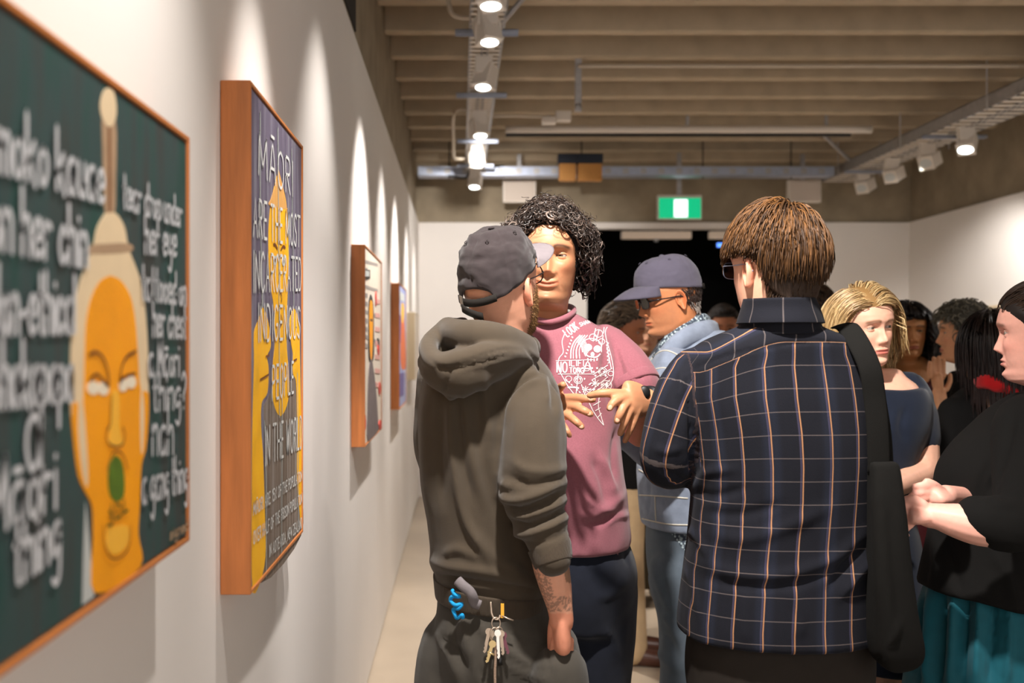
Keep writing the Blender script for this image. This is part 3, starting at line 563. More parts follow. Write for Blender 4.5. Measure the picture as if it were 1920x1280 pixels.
def head_geo(nl=128, sex='m', smile=0., jaw=1., heavy=0., brow=0., nose=1., neck=1., open_eye=1., wrinkle=0.):
    """Head and neck as one closed loft: x to the person's right, y forward, z up, eyes at z=0."""
    zs = np.unique(np.concatenate([np.linspace(-.30, -.135, 8), np.linspace(-.135, -.108, 10), np.linspace(-.108, .045, int(.153/.0021*nl/144)), .118-.073*(1-np.linspace(0, 1, int(26*nl/128)))**1.8]))
    zs = zs[np.concatenate([[True], np.diff(zs) > .0004])]
    sm = lambda t: np.convolve(np.pad(np.interp(np.linspace(-.3, .118, 400), ZF, t), 6, 'edge'), np.ones(9)/9, 'same')[6:-6]
    g = np.linspace(-.3, .118, 400)
    yf, yb, w, yc = [np.interp(zs, g, sm(t)) for t in (YF, YB, WW, YC)]
    top = zs > .04; k = np.sqrt(np.clip(1-((zs[top]-.015)/.1035)**2, 0, 1))/math.sqrt(1-(.025/.1035)**2)
    yf[top] = .089*k; yb[top] = -.103*k; w[top] = .0762*k
    jawm = smoothstep(-.03, -.10, zs)*smoothstep(-.17, -.11, zs)
    if sex == 'f': w = w*(1-.05*jawm); w = np.where(zs < -.115, w*.88, w); yb = np.where(zs < -.1, yb*.93, yb)
    w = w*(1+(jaw-1)*jawm); w = np.where(zs < -.12, w*neck, w); w = w*(1+.10*heavy*jawm); yf = yf+heavy*.02*smoothstep(-.105, -.13, zs)*smoothstep(-.24, -.15, zs)
    t = np.linspace(0, 2*PI, nl, endpoint=False)-PI; t = t*.55+.45*PI*np.sign(t)*(np.abs(t)/PI)**2        # denser towards the face (t = 0)
    C, Sn = np.cos(t), np.sin(t)
    fr = C > 0
    e = np.interp(zs, [-.13, -.11, -.085, -.05, .03], [2.0, 1.85, 1.9, 2.15, 2.25])[:, None]
    ax = np.sign(Sn)*np.abs(Sn)**(2/e); ay = np.sign(C)*np.abs(C)**(2/e)
    X = w[:, None]*ax; Y = yc[:, None]+np.where(fr[None, :], (yf-yc)[:, None], (yc-yb)[:, None])*ay
    Z = np.repeat(zs[:, None], nl, 1)
    jl = -.116+np.clip(.085-Y, 0, .2)*.42                                   # below the jaw line the sides tuck in to the neck
    tuck = smoothstep(0, -.03, Z-jl)*smoothstep(-.16, -.125, Z)*smoothstep(-.06, .0, Y)
    X = X*(1-.14*tuck*(1-heavy*.8))
    f = smoothstep(0, .5, C)[None, :]*smoothstep(-.14, -.115, Z); ax_ = np.abs(X)
    d = np.zeros_like(X)
    hz = np.interp(Z, [-.058, -.053, -.0495, -.045, -.038, -.03, -.015, 0, .012, .025], [0, .001, .004, .013, .0225, .0205, .0125, .006, .003, 0])*nose
    wz = np.interp(Z, [-.055, -.045, -.036, -.02, 0, .02], [.0115, .0115, .0105, .008, .0068, .009])
    d += hz*np.exp(-(ax_/wz)**2.2)
    d += .0075*nose*G(ax_, .0155, .0062)*G(Z, -.0415, .0075)-.004*G(ax_, .008, .004)*G(Z, -.0515, .003)
    d += -.010*G(ax_, .031, .018)*G(Z, .000, .0125)-.004*G(ax_, .014, .007)*G(Z, .003, .01)
    d += (.003+brow)*G(ax_, .028, .024)*G(Z, .0215, .0075)+.002*G(Z, .03, .01)*G(X, 0, .02)
    d += (.005+.003*smile+.004*heavy)*G(ax_, .043, .019)*G(Z, -.027+.004*smile, .018)
    mw = .0245+.004*smile; mx = np.sqrt(np.clip(1-(ax_/mw)**2, 0, 1)); zm = -.0690+(.007*smile-.0005)*(ax_/.026)**2
    lipf = 1.35 if sex == 'f' else 1.0
    d += (.0045*lipf*G(Z, zm+.0052-.0012*G(X, 0, .004), .0042)+.0055*lipf*G(Z, zm-.0062, .0052)-.0045*G(Z, zm, .0017))*mx
    d += -.0028*G(Z, -.0865, .006)*G(X, 0, .022)+.005*G(Z, -.101, .011)*G(X, 0, .018)
    d += -.0025*(.4+smile)*G(ax_-.022-(-.045-Z)*.42, 0, .0035)*smoothstep(-.085, -.07, Z)*smoothstep(-.035, -.045, Z)
    d += -.0015*G(X, 0, .0035)*G(Z, -.058, .005)
    for zk in (.040, .051, .061): d += -.0016*wrinkle*G(Z, zk+.004*np.cos(X*70), .0022)*smoothstep(.045, .03, ax_)
    Y = Y+d*f
    ex, ey, er = .0315, .0625, .0122                                          # eyelids wrap the eyeball, leaving an almond opening
    dx, dz = ax_-ex, Z-.0005; rr = np.sqrt((dx/.0165)**2+(dz/.0118)**2)
    lid = ey+np.sqrt(np.clip((er+.0014)**2-dx**2-(dz*.98)**2, 0, None)); bl = 1-smoothstep(.72, 1.15, rr)
    ok = (C[None, :] > 0)
    Y = np.where(ok & (bl > 0), Y*(1-bl)+np.where(lid > ey, lid, Y)*bl, Y)
    up = .0050*open_eye*(1-(np.abs(dx+.001)/.0142)**2.2); lo = -.0040*open_eye*(1-(np.abs(dx)/.0142)**2)
    op = ok & (dz < up) & (dz > lo) & (np.abs(dx) < .0142)
    Y = np.where(op, ey+np.sqrt(np.clip((er-.0022)**2-dx**2-dz**2, 1e-6, None)), Y)
    V = np.stack([X, Y, Z], -1).reshape(-1, 3); m = len(zs)
    i, j = np.meshgrid(np.arange(m-1), np.arange(nl), indexing='ij'); j2 = (j+1) % nl
    Fq = np.stack([i*nl+j, (i+1)*nl+j, (i+1)*nl+j2, i*nl+j2], -1).reshape(-1, 4)
    c = V[:nl].mean(0); V[-nl:] += (0, 0, .0)
    V = np.vstack([V, [c]]); f2 = np.array([(k, (k+1) % nl, len(V)-1, len(V)-1) for k in range(nl)])
    faces = [tuple(q) for q in Fq]+[(len(V)-1, k, (k+1) % nl) for k in range(nl)]
    faces.append(tuple(reversed([(m-1)*nl+k for k in range(nl)])))
    masks = dict(lip=(smoothstep(0, .25, mx)*np.clip(1.6*smoothstep(.0085*mx+.001, .006*mx, np.abs(Z-zm+.0012)), 0, 1)*f).ravel(), brow=(G(Z, .0235-.004*smoothstep(.03, .05, ax_)-.003*smoothstep(.02, .012, ax_), .0042)*smoothstep(.009, .014, ax_)*smoothstep(.056, .046, ax_)*f).ravel(),
                 beard=(np.clip(smoothstep(.02, .05, np.abs(X))*smoothstep(.0, -.04, Z)+smoothstep(-.045, -.056, Z), 0, 1)*smoothstep(-.124, -.112, Z+.25*np.clip(.05-Y, 0, .08))*smoothstep(-.005, .02, Y)*(1-mx*G(Z, zm, .011))).ravel(),
                 cheek=(G(ax_, .045, .02)*G(Z, -.03, .02)*f+.7*G(X, 0, .014)*G(Z, -.038, .012)*f).ravel(), lidline=(op & False).ravel())
    masks['socket'] = (G(ax_, ex, .017)*G(Z, .0, .009)*f*(1-bl)).ravel(); masks['rim'] = (ok*(np.clip(1-np.abs(dz-up)/.0016, 0, 1))*(np.abs(dx) < .0145)).ravel()
    masks = {k: np.append(v, 0.) for k, v in masks.items()}
    return V, faces, masks
def ear_geo(side, sc=1.0):
    """An ear as a closed shell: helix rim, hollow concha, lobe."""
    n, m = 22, 7; a = np.arange(n)*2*PI/n
    oy, oz = -.0165*np.cos(a)*(1+.12*np.sin(a)), .031*np.sin(a)-.0035*(np.sin(a) < 0)*np.abs(np.sin(a))
    oy = oy*np.where(np.sin(a) < -.4, .72, 1)
    F1 = [0, .25, .5, .72, .86, .95, 1.]; H = [.001, .001, .003, .007, .0105, .0105, .006]
    V = [];
    for r, h in zip(F1, H): V.append(np.stack([np.full(n, h), oy*r, oz*r], 1))
    for r, h in ((1., .001), (.7, -.006), (.0, -.012)): V.append(np.stack([np.full(n, h), oy*r, oz*r], 1))
    V = np.concatenate(V); f = [(i*n+j, (i+1)*n+j, (i+1)*n+(j+1) % n, i*n+(j+1) % n) for i in range(len(V)//n-1) for j in range(n)]
    f += [tuple(range(n)), tuple(reversed(range(len(V)-n, len(V))))]
    V = V*sc
    M = T((.0725, -.012, -.014))@Rz(math.radians(24))@Rx(math.radians(-9))
    V = xf(M, V)
    if side < 0: V = V*(-1, 1, 1); f = [g[::-1] for g in f]
    return V, f
def union(base, others):
    """Boolean union of closed meshes (one continuous surface)."""
    b = bpy.data.objects.new('tmp', mesh('tmp', *base)); COL.objects.link(b); tmp = [b]
    for o_ in others:
        q = bpy.data.objects.new('tmp', mesh('tmp', *o_)); COL.objects.link(q); tmp.append(q)
        md = b.modifiers.new('u', 'BOOLEAN'); md.operation = 'UNION'; md.solver = 'MANIFOLD'; md.object = q
    V, Fq = evaluated(b)
    n0 = len(base[0])
    for q in tmp: me = q.data; bpy.data.objects.remove(q); bpy.data.meshes.remove(me)
    return V, Fq
class Kd:                                                               # nearest-vertex lookup
    def __init__(s, V):
        from mathutils.kdtree import KDTree
        s.k = KDTree(len(V)); [s.k.insert(p, i) for i, p in enumerate(V)]; s.k.balance()
    def __call__(s, Q): return np.array([s.k.find(q)[1] for q in Q])
class Person:
    def __init__(s, name, label, foot, head, yaw, pitch=0, roll=0, sc=1.0, skin=(205, 150, 120), nl=112, ears=(1, -1), group=None, gaze=(0, 0), brow=(70, 50, 38), beard=None, lip=None, eyes=True, iris=(70, 50, 35), **kw):
        s.t = thing('person', label, 'person', (foot[0], foot[1], 0), group)
        s.M = headM(head, yaw, pitch, roll, sc); s.sc = sc; s.head = np.array(head, float); s.yaw = yaw
        s.skin = np.array(lin(skin)[:3]); V, f, mk = head_geo(nl, **kw); s.Vl = V; s.Vh = xf(s.M, V); s.fh = f
        c = np.tile(s.skin, (len(V), 1))
        def mix(c, m, k): m = np.clip(m, 0, 1)[:, None]; return c*(1-m)+np.array(k)*m
        c = mix(c, mk['cheek']*.35, s.skin*(1.12, .80, .78)); c = mix(c, mk['socket']*.35, s.skin*(.72, .6, .58))
        if lip is None: lip = np.clip(s.skin*(.80, .50, .50), 0, 1)
        else: lip = np.array(lin(lip)[:3])
        c = mix(c, mk['lip']*.8, lip); c = mix(c, mk['rim']*.75, np.array(lin((50, 34, 28))[:3]))
        if beard: 
            nz = np.array([mnoise.noise(Vector(p*500)) for p in V])*.5+.5
            c = mix(c, mk['beard']*beard[1]*(.55+.7*nz)*np.interp(V[:, 2], [-.11, -.06, 0], [1., .72, .5]), lin(beard[0])[:3])
        if brow: c = mix(c, mk['brow']*.85, lin(brow)[:3])
        s.ch = c; s.mk = mk; s.extra = []; s.lo = []
        s.ears = [(xf(s.M, v), ff) for v, ff in (ear_geo(q) for q in ears)]
        s.eyes_on = eyes; s.gaze, s.iris = gaze, iris
    def L(s, *p): return xf(s.M, np.array([p]))[0]
    def low(s, *prims): s.lo += prims
    def fine(s, prims, voxel=.0028): s.extra.append(remesh(prims, voxel, 3))
    def build(s, voxel=.009):
        lo = remesh(s.lo, voxel, 4)
        parts = [(s.Vh, s.fh)]+s.ears+s.extra
        V, Fq = union(lo, parts)
        kd = Kd(s.Vh); near = kd(V); d = np.linalg.norm(V-s.Vh[near], axis=1)
        col = np.tile(s.skin, (len(V), 1)); h = d < .004; col[h] = s.ch[near[h]]
        ear = np.zeros(len(V), bool)
        for v, _ in s.ears: ear |= (np.linalg.norm(V-v.mean(0), axis=1) < .034) & (d > .002)
        col[ear] = s.skin*(1.05, .82, .78)
        if hasattr(s, 'paint'): col = s.paint(V, col)
        col = np.hstack([np.clip(col, 0, 1), np.ones((len(V), 1))])
        s.body = obj('body', V, Fq, M_skin, s.t, True, attrs={'Col': col})
        if s.eyes_on:
            for q in (1, -1):
                v, ff = sphere(.0121, 20, 14); g = np.array([s.gaze[0], 1, s.gaze[1]]); g = g/np.linalg.norm(g)
                n = v/np.linalg.norm(v, axis=1)[:, None]; a = np.degrees(np.arccos(np.clip(n@g, -1, 1)))
                cc = np.where(a[:, None] < 13, lin((12, 10, 9))[:3], np.where(a[:, None] < 33, lin(s.iris)[:3], lin((168, 154, 144))[:3]))
                obj('eye', xf(s.M, v+(q*.0315, .0625, .0005)), ff, M_eyeb, s.t, True, attrs={'Col': np.hstack([cc, np.ones((len(v), 1))])})
        return s.t
def sphere(r, n=20, m=12, pole='y'):
    v = [(0, r, 0)]; f = []
    for i in range(1, m):
        a = PI*i/m
        for j in range(n): b = 2*PI*j/n; v.append((r*math.sin(a)*math.cos(b), r*math.cos(a), r*math.sin(a)*math.sin(b)))
    v.append((0, -r, 0)); k = len(v)-1
    for j in range(n):
        f.append((0, 1+(j+1) % n, 1+j)); f.append((k, 1+(m-2)*n+j, 1+(m-2)*n+(j+1) % n))
        for i in range(m-2): f.append((1+i*n+j, 1+i*n+(j+1) % n, 1+(i+1)*n+(j+1) % n, 1+(i+1)*n+j))
    return np.array(v, float), f
def ellip(c, r, M=None):
    v, f = sphere(1, 24, 16); v = v*np.array(r)
    if M is not None: v = v@np.array(M)[:3, :3].T
    return v+np.array(c), f
def foot_shoe(ankle, dirv, L=.27, w=.046, h=.075):
    d = np.array([dirv[0], dirv[1], 0.]); d /= np.linalg.norm(d); a = np.array([ankle[0], ankle[1], 0.])
    pts = [(*(a-d*.055+(0, 0, .045)), .040), (*(a+d*.02+(0, 0, .045)), .046), (*(a+d*.10+(0, 0, .036)), .042), (*(a+d*(L-.085)+(0, 0, .030)), .036), (*(a+d*(L-.06)+(0, 0, .026)), .026)]
    v, f = limb(pts, 4); v[:, 2] = np.maximum(v[:, 2], .004); return v, f
# ---- hair
def strands(paths, rad, seg=3):
    """Many tapered strands at once: paths (N,K,3), rad (N,K)."""
    N, K, _ = paths.shape; t = np.gradient(paths, axis=1); t /= np.linalg.norm(t, axis=2)[..., None]+1e-9
    ref = np.tile(np.array([.31, .22, .92]), (N, K, 1)); u = np.cross(t, ref); u /= np.linalg.norm(u, axis=2)[..., None]+1e-9; w = np.cross(t, u)
    a = np.arange(seg)*2*PI/seg
    V = paths[:, :, None, :]+rad[:, :, None, None]*(np.cos(a)[None, None, :, None]*u[:, :, None, :]+np.sin(a)[None, None, :, None]*w[:, :, None, :])
    idx = np.arange(N*K*seg).reshape(N, K, seg)
    q = np.stack([idx[:, :-1, :], np.roll(idx, -1, 2)[:, :-1, :], np.roll(idx, -1, 2)[:, 1:, :], idx[:, 1:, :]], -1).reshape(-1, 4)
    return V.reshape(-1, 3), q
def scalp(p, n, fn, R=None):
    """Random roots on the head surface where fn(local xyz) > random; returns local roots and outward normals."""
    R = R or rng; V = p.Vl[:-1]; w = np.clip(fn(V), 0, 1)
    nlon = np.sum(np.abs(V[:, 2]-V[0, 2]) < 1e-9); A = np.ones(len(V)); r = np.linalg.norm(V[:, :2], axis=1)+.004
    zs = V[::nlon, 2]; dz = np.gradient(zs); slope = np.gradient(r.reshape(-1, nlon).mean(1), zs); A = (r.reshape(-1, nlon)*(dz*np.sqrt(1+np.clip(slope, -8, 8)**2))[:, None]).ravel()
    pr = w*np.abs(A); pr /= pr.sum(); i = R.choice(len(V), n, p=pr); P0 = V[i]+R.normal(0, .0018, (n, 3))
    N0 = P0-np.stack([np.zeros(n), np.full(n, -.008), np.clip(P0[:, 2], -.06, .02)], 1); N0 /= np.linalg.norm(N0, axis=1)[:, None]
    return P0, N0
def keep_out(Q, grow=.0):                                                # push points off the skull
    grow = np.asarray(grow, float); g1 = grow if grow.ndim == 0 else grow.reshape(len(grow), *([1]*(Q.ndim-1))); c = np.array([0, -.007, .015]); r = np.array([.0775, .0985, .1045])+g1; grow = g1 if grow.ndim == 0 else g1[..., 0]
    d = (Q-c)/r; l = np.linalg.norm(d, axis=-1); k = np.where((l < 1) & (Q[..., 2] > -.04), 1/np.maximum(l, 1e-6), 1); Q = c+(d*k[..., None])*r
    low = Q[..., 2] <= -.02; rr = np.sqrt((Q[..., 0]/(.066+grow))**2+((Q[..., 1]+.03)/(.058+grow))**2); kk = np.where(low & (rr < 1), 1/np.maximum(rr, 1e-6), 1)
    Q = Q.copy(); Q[..., 0] *= kk; Q[..., 1] = (Q[..., 1]+.03)*kk-.03; return Q
def hair_obj(p, name, paths, rad, cols, m, kind='stuff', seg=3, local=True):
    V, Fq = strands(paths, rad, seg); N, K = rad.shape
    c = np.repeat(np.repeat(cols[:, None, :], K, 1), seg, 1).reshape(-1, 3) if cols.ndim == 2 else np.repeat(cols, seg, 1).reshape(-1, 3)
    if local: V = xf(p.M, V)
    return obj(name, V, Fq, m, p.t, True, attrs={'Col': np.hstack([c, np.ones((len(c), 1))])}, kind=kind)
def hair_base(p, fn, th, m, name='hair_base', col=None):
    """A close layer of hair over the scalp where fn > 0."""
    V = p.Vl; w = np.clip(fn(V), 0, 1); n = V-np.stack([np.zeros(len(V)), np.full(len(V), -.008), np.clip(V[:, 2], -.06, .02)], 1); n /= np.linalg.norm(n, axis=1)[:, None]
    Q = V+n*(w*th-.0008)[:, None]; keep = [g for g in p.fh if all(w[i] > .02 for i in g)]
    used = sorted({i for g in keep for i in g}); mp = {i: k for k, i in enumerate(used)}
    Q = Q[used]; f = [tuple(mp[i] for i in g) for g in keep]
    inner = V[used]-n[used]*.002; k = len(used)
    c = np.tile(np.array(lin(col)), (k, 1)) if col else None
    o = obj(name, xf(p.M, Q), f, m, p.t, True, attrs={'Col': c} if col else None); return o
def hairmat(name, col, rough=.42, spec=.5): return mat(name, col, rough, attr='Col', spec=spec)
def sep(p0, n0, comb, L, K, lift=.004, grav=.5, jit=.15, grow=.003, curl=0., R=None, stick=.9):
    """Straight strands: leave the root, follow the comb direction, sag."""
    R = R or rng; N = len(p0); L = np.asarray(L)*np.ones(N); st = (L/(K-1))[:, None]; q = p0.copy(); out = [q]
    d = comb+n0*.35+R.normal(0, jit, (N, 3)); d /= np.linalg.norm(d, axis=1)[:, None]; gr = np.array([0, 0, -1.])
    for k in range(1, K):
        nn = q-np.array([0, -.01, 0]); nn[:, 2] = np.where(q[:, 2] > 0, q[:, 2], 0); nn /= np.linalg.norm(nn, axis=1)[:, None]; d = d-nn*(np.maximum(0, np.sum(d*nn, 1))*(stick if k > 1 else .3))[:, None]
        d = d+gr*grav*k/K*.5; d /= np.linalg.norm(d, axis=1)[:, None]
        q = keep_out(q+d*st, grow+lift*min(k, 3)/3); dd = q-out[-1]; d = .5*d+.5*dd/(np.linalg.norm(dd, axis=1)[:, None]+1e-9); out.append(q)
    return np.stack(out, 1)
# ---- cloth
def along(V, ax):                                                        # closest place on a limb axis: distance, run, point, direction, radius
    best = np.full(len(V), 1e9); s = np.zeros(len(V)); Q = np.zeros_like(V); Tn = np.zeros_like(V); R_ = np.zeros(len(V)); run = 0.; tg = np.gradient(ax[:, :3], axis=0); tg /= np.linalg.norm(tg, axis=1)[:, None]
    for i in range(len(ax)-1):
        a, b = ax[i, :3], ax[i+1, :3]; ab = b-a; L = np.linalg.norm(ab); t = np.clip(((V-a)@ab)/(L*L), 0, 1); q = a+t[:, None]*ab; d = np.linalg.norm(V-q, axis=1); u = d < best
        best[u] = d[u]; s[u] = (run+t*L)[u]; Q[u] = q[u]; Tn[u] = (tg[i]*(1-t[:, None])+tg[i+1]*t[:, None])[u]; R_[u] = (ax[i, 3]*(1-t)+ax[i+1, 3]*t)[u]; run += L
    return best, s, Q, Tn/(np.linalg.norm(Tn, axis=1)[:, None]+1e-9), R_
def fold_noise(V, scale, seed=0, stretch=(1, 1, 1)):
    o = Vector((seed*7.1, seed*3.3, seed*1.7)); st = np.array(stretch)*scale
    return np.array([mnoise.noise(Vector(p)+o) for p in V*st])
def project(V):                                                           # room -> photo pixels, to place folds where the photo shows them
    return np.stack([CX+V[:, 0]*F/V[:, 1], CY-(V[:, 2]-CAMZ)*F/V[:, 1]], 1)
def folds(V, N, lst, Yscale=1.0, facing=-.15):
    """Ridges (+) and furrows (-) along lines on the visible side: (points, width px, height m)."""
    px = project(V); D = np.zeros(len(V)); vis = smoothstep(facing-.2, facing+.2, -N[:, 1])
    for pts, w, h in lst:
        q = cr(np.array(pts, float), 5) if len(pts) > 2 else np.array(pts, float); best = np.full(len(V), 1e9); tt = np.zeros(len(V)); n = len(q)-1
        for i in range(n):
            a, b = q[i], q[i+1]; ab = b-a; t = np.clip(((px-a)@ab)/(ab@ab+1e-9), 0, 1); d = np.linalg.norm(px-(a+t[:, None]*ab), axis=1)
            u = d < best; best[u] = d[u]; tt[u] = ((i+t)/n)[u]
        D += h*np.exp(-(best/w)**2)*np.minimum(1, .25+4*np.minimum(tt, 1-tt))*vis
    return V+N*D[:, None]
def cloth(p, name, prims, voxel, m, smooth=5, fl=None, noise=(), attrs=None, label=None, post=None, nofold=None):
    V, Fq = remesh(prims, voxel, smooth)
    if not isinstance(Fq, np.ndarray): Fq = np.array([g if len(g) == 4 else (*g, g[-1]) for g in Fq])
    N = normals(V, Fq)
    for sc, amp, st, sd in noise: V = V+N*(fold_noise(V, sc, sd, st)*amp)[:, None]
    if fl: V = folds(V, normals(V, Fq), fl)
    if post: V = post(V, normals(V, Fq))
    at = {k: f(V, normals(V, Fq)) for k, f in attrs.items()} if attrs else None
    return obj(name, V, Fq, m, p.t if hasattr(p, 't') else p, True, attrs=at, label=label)
def onto(V, tgt, lift=.0015, dirv=(0, 1, 0), back=.6):
    """Lay points on a surface of the scene by casting along dirv."""
    dg = bpy.context.evaluated_depsgraph_get(); bv = BVHTree.FromObject(tgt, dg); off = np.array(WORLD(tgt)); d = Vector(dirv); out = []
    for q in V:
        h = bv.ray_cast(Vector(q-off)-d*back, d)
        out.append(np.array(h[0])+off-np.array(dirv)*lift if h[0] is not None else q)
    return np.array(out)
# ---- shared garments and body pieces
def A(*rows): return [(*P(px, py, Y), r) for px, py, Y, r in rows]      # limb points given as photo pixel, distance, radius
def fab(name, col, rough=.9, vary=.08, scale=60, bump=.25, bscale=900, sheen=.0, **k): return mat(name, col, rough, vary=vary, scale=scale, bump=bump, bscale=bscale, spec=.2, sheen=sheen, **k)
def core(p, sh, hip, wsh, whip, dep, feet, yaw=0., leg=.046, hipsp=.068):
    """Trunk, pelvis and legs of the body under the clothes."""
    sh, hip = np.array(sh, float), np.array(hip, float); y = math.radians(yaw)
    rows = [(*(hip+(sh-hip)*t)[:3], w, d, 2.2, y) for t, w, d in ((-.12, whip*.62, dep*.6), (0, whip*.78, dep*.8), (.35, whip*.78, dep*.8), (.7, wsh*.82, dep), (.92, wsh*.75, dep*.8), (1.03, wsh*.4, dep*.5), (1.12, .055, .055))]
    p.low(rings(rows, 28, 3))
    c, s = math.cos(y), math.sin(y)
    for q, f in zip((-1, 1), feet):
        h = hip+np.array([q*hipsp*c, q*hipsp*s, -.06]); a = np.array([f[0], f[1], .07]); k = (h+a)/2+np.array([0, 0, .02])
        p.low(limb([(*h, leg*1.25), (*((h*2+k)/3), leg*1.1), (*k, leg*.82), (*((k+a*2)/3), leg*.78), (*a, leg*.6)], 4))
        p.low(limb([(f[0]-f[2]*.03, f[1]-f[3]*.03, .05, .03), (f[0]+f[2]*.09, f[1]+f[3]*.09, .035, .026)], 3))
def shoes(p, feet, m, L=.27):
    for f in feet:
        V, Fq = remesh([foot_shoe(f[:2], f[2:4], L)], .006, 4); obj('shoe', V, Fq, m, p.t)
def leg_prims(hipc, feet, r0=.095, r1=.06, hipsp=.095, yaw=0., bow=.0):
    out = []; y = math.radians(yaw)
    for q, f in zip((-1, 1), feet):
        h = np.array(hipc)+(q*hipsp*math.cos(y), q*hipsp*math.sin(y), 0); a = np.array([f[0], f[1], .06]); k = (h+a)/2
        out.append(limb([(*(h+(0, 0, .05)), r0*.95), (*(h-(0, 0, .06)), r0), (*k, (r0+r1)/2.1), (*((k+a*2)/3), r1*1.05), (*a, r1)], 5))
    return out
def arm_inner(p, pts, k=.72):
    q = [(*a[:3], max(a[3]*k, .02)) for a in pts]; p.low(limb(q, 4))
def hand_at(wrist, knuck, r=.036, flat=.42, up=(0, 0, 1)):
    """Palm between wrist and knuckles as a flattened tube."""
    w, k = np.array(wrist), np.array(knuck); d = k-w; n = np.cross(d, up); n /= np.linalg.norm(n)+1e-9
    side = np.cross(n, d); side /= np.linalg.norm(side)
    q = cr([(*w, r*.72), (*(w+d*.35), r*.98), (*(w+d*.75), r*1.1), (*k, r*1.02), (*(k+d*.08), r*.7)], 4)
    return tube(q[:, :3], q[:, 3], 16, True, (side, flat))
def fingers(lst): return [limb(q, 5) for q in lst]
# ---- baseball cap, in head coordinates
def cap(p, m, m_br, rim=lambda a: .016+.030*np.cos(a), h=.112, grow=0., hole=True, wr=.0022, seed=0, brim=.072, strap=None, brim_drop=.012, sag=.014, name='cap'):
    n, k = 120, 34; a = np.linspace(-PI, PI, n, endpoint=False); t = np.linspace(0, 1, k)
    Tt, Aa = np.meshgrid(t, a, indexing='ij')
    rx, ryf, ryb = .0835+grow, .1035+grow, .111+grow
    if hole: th = .13*np.sqrt(np.clip(1-((PI-np.abs(Aa))/.56)**2, 0, 1)); Tt = th+(1-th)*Tt
    pr = np.cos(Tt*PI/2*.995)**.62; zr = rim(Aa); zz = zr+(h+.02-zr)*np.sin(Tt*PI/2)**.92
    X = rx*np.sin(Aa)*pr; Y = -.006+np.where(np.cos(Aa) > 0, ryf, ryb)*np.cos(Aa)*pr
    V = np.stack([X, Y, zz], -1).reshape(-1, 3)
    nv = V-np.array([0, -.006, .03]); nv /= np.linalg.norm(nv, axis=1)[:, None]
    am = Aa.ravel(); seam = np.min(np.abs(((am[:, None]-np.arange(-3, 4)*PI/3+PI) % (2*PI))-PI), axis=1)
    V = V+nv*(fold_noise(V, 26, seed+3, (1, 1, 1.6))*wr*1.5+fold_noise(V, 55, seed+5, (1, 1, 2.2))*wr*.7-.0016*np.exp(-(seam/.028)**2)*(Tt.ravel() < .97))[:, None]
    hm = np.zeros((k, n), bool)
    f = []
    for i in range(k-1):
        for j in range(n):
            j2 = (j+1) % n
            if hm[i, j] and hm[i, j2] and hm[i+1, j] and hm[i+1, j2]: continue
            f.append((i*n+j, i*n+j2, (i+1)*n+j2, (i+1)*n+j))
    f.append(tuple((k-1)*n+j for j in range(n)))
    root = obj(name, xf(p.M, V), f, m, p.t, True); so = root.modifiers.new('s', 'SOLIDIFY'); so.thickness = .0035; so.offset = 1
    ns, nr = 33, 10; VB = []
    for i, r in enumerate(np.linspace(0, 1, nr)):
        for s in np.linspace(-1, 1, ns):
            az = s*1.02; b = np.array([(rx+.002)*math.sin(az), -.006+(ryf+.002)*math.cos(az), float(rim(np.array(az)))+.004])
            out = brim*(1-abs(s)**2.6)**.75*r
            VB.append(b+np.array([math.sin(az)*out*.35, out, -brim_drop*r*r-sag*r*s*s-brim_drop*.6*r]))
    fb = [(i*ns+j, i*ns+j+1, (i+1)*ns+j+1, (i+1)*ns+j) for i in range(nr-1) for j in range(ns-1)]
    b = obj('brim', xf(p.M, VB), fb, m_br, root, True); so = b.modifiers.new('s', 'SOLIDIFY'); so.thickness = .005; so.offset = 0
    bt = ellip((0, -.006, h+.021), (.0075, .0075, .004)); obj('button', xf(p.M, bt[0]), bt[1], m, root)
    ey = MB()
    for q in np.arange(6)*PI/3+PI/6:
        i = int(np.argmin(np.abs(a-((q+PI) % (2*PI)-PI)))); c = V[int(.62*k)*n+i]; d = nv[int(.62*k)*n+i]
        u = np.cross(d, (0, 0, 1)); u /= np.linalg.norm(u); w = np.cross(d, u); th = np.arange(9)*2*PI/8
        ey.tube([c+d*.0042+(u*math.cos(x)+w*math.sin(x))*.0036 for x in th], .0011, 5, False)
    e = obj('eyelet', ey.V() if 0 else xf(p.M, ey.V()), ey.f, m, root); e['kind'] = 'stuff'
    if hole:
        ang = np.linspace(PI-.62, PI+.62, 26); VS = []
        for q in ang:
            zc = float(rim(np.array(q)))
            for dz in (-.004, .013): VS.append(((rx+.003)*math.sin(q), -.006+(ryb+.003)*math.cos(q), zc+dz))
        fs = [(2*i, 2*i+1, 2*i+3, 2*i+2) for i in range(25)]
        s_ = obj('strap', xf(p.M, VS), fs, strap or m, root, True); so = s_.modifiers.new('s', 'SOLIDIFY'); so.thickness = .003; so.offset = 0
    return root
def on_head_ring(rx, ryf, ryb, a, z): return np.array([rx*math.sin(a), -.006+(ryf if math.cos(a) > 0 else ryb)*math.cos(a), z])
M_lens = glass('spectacle_lens')
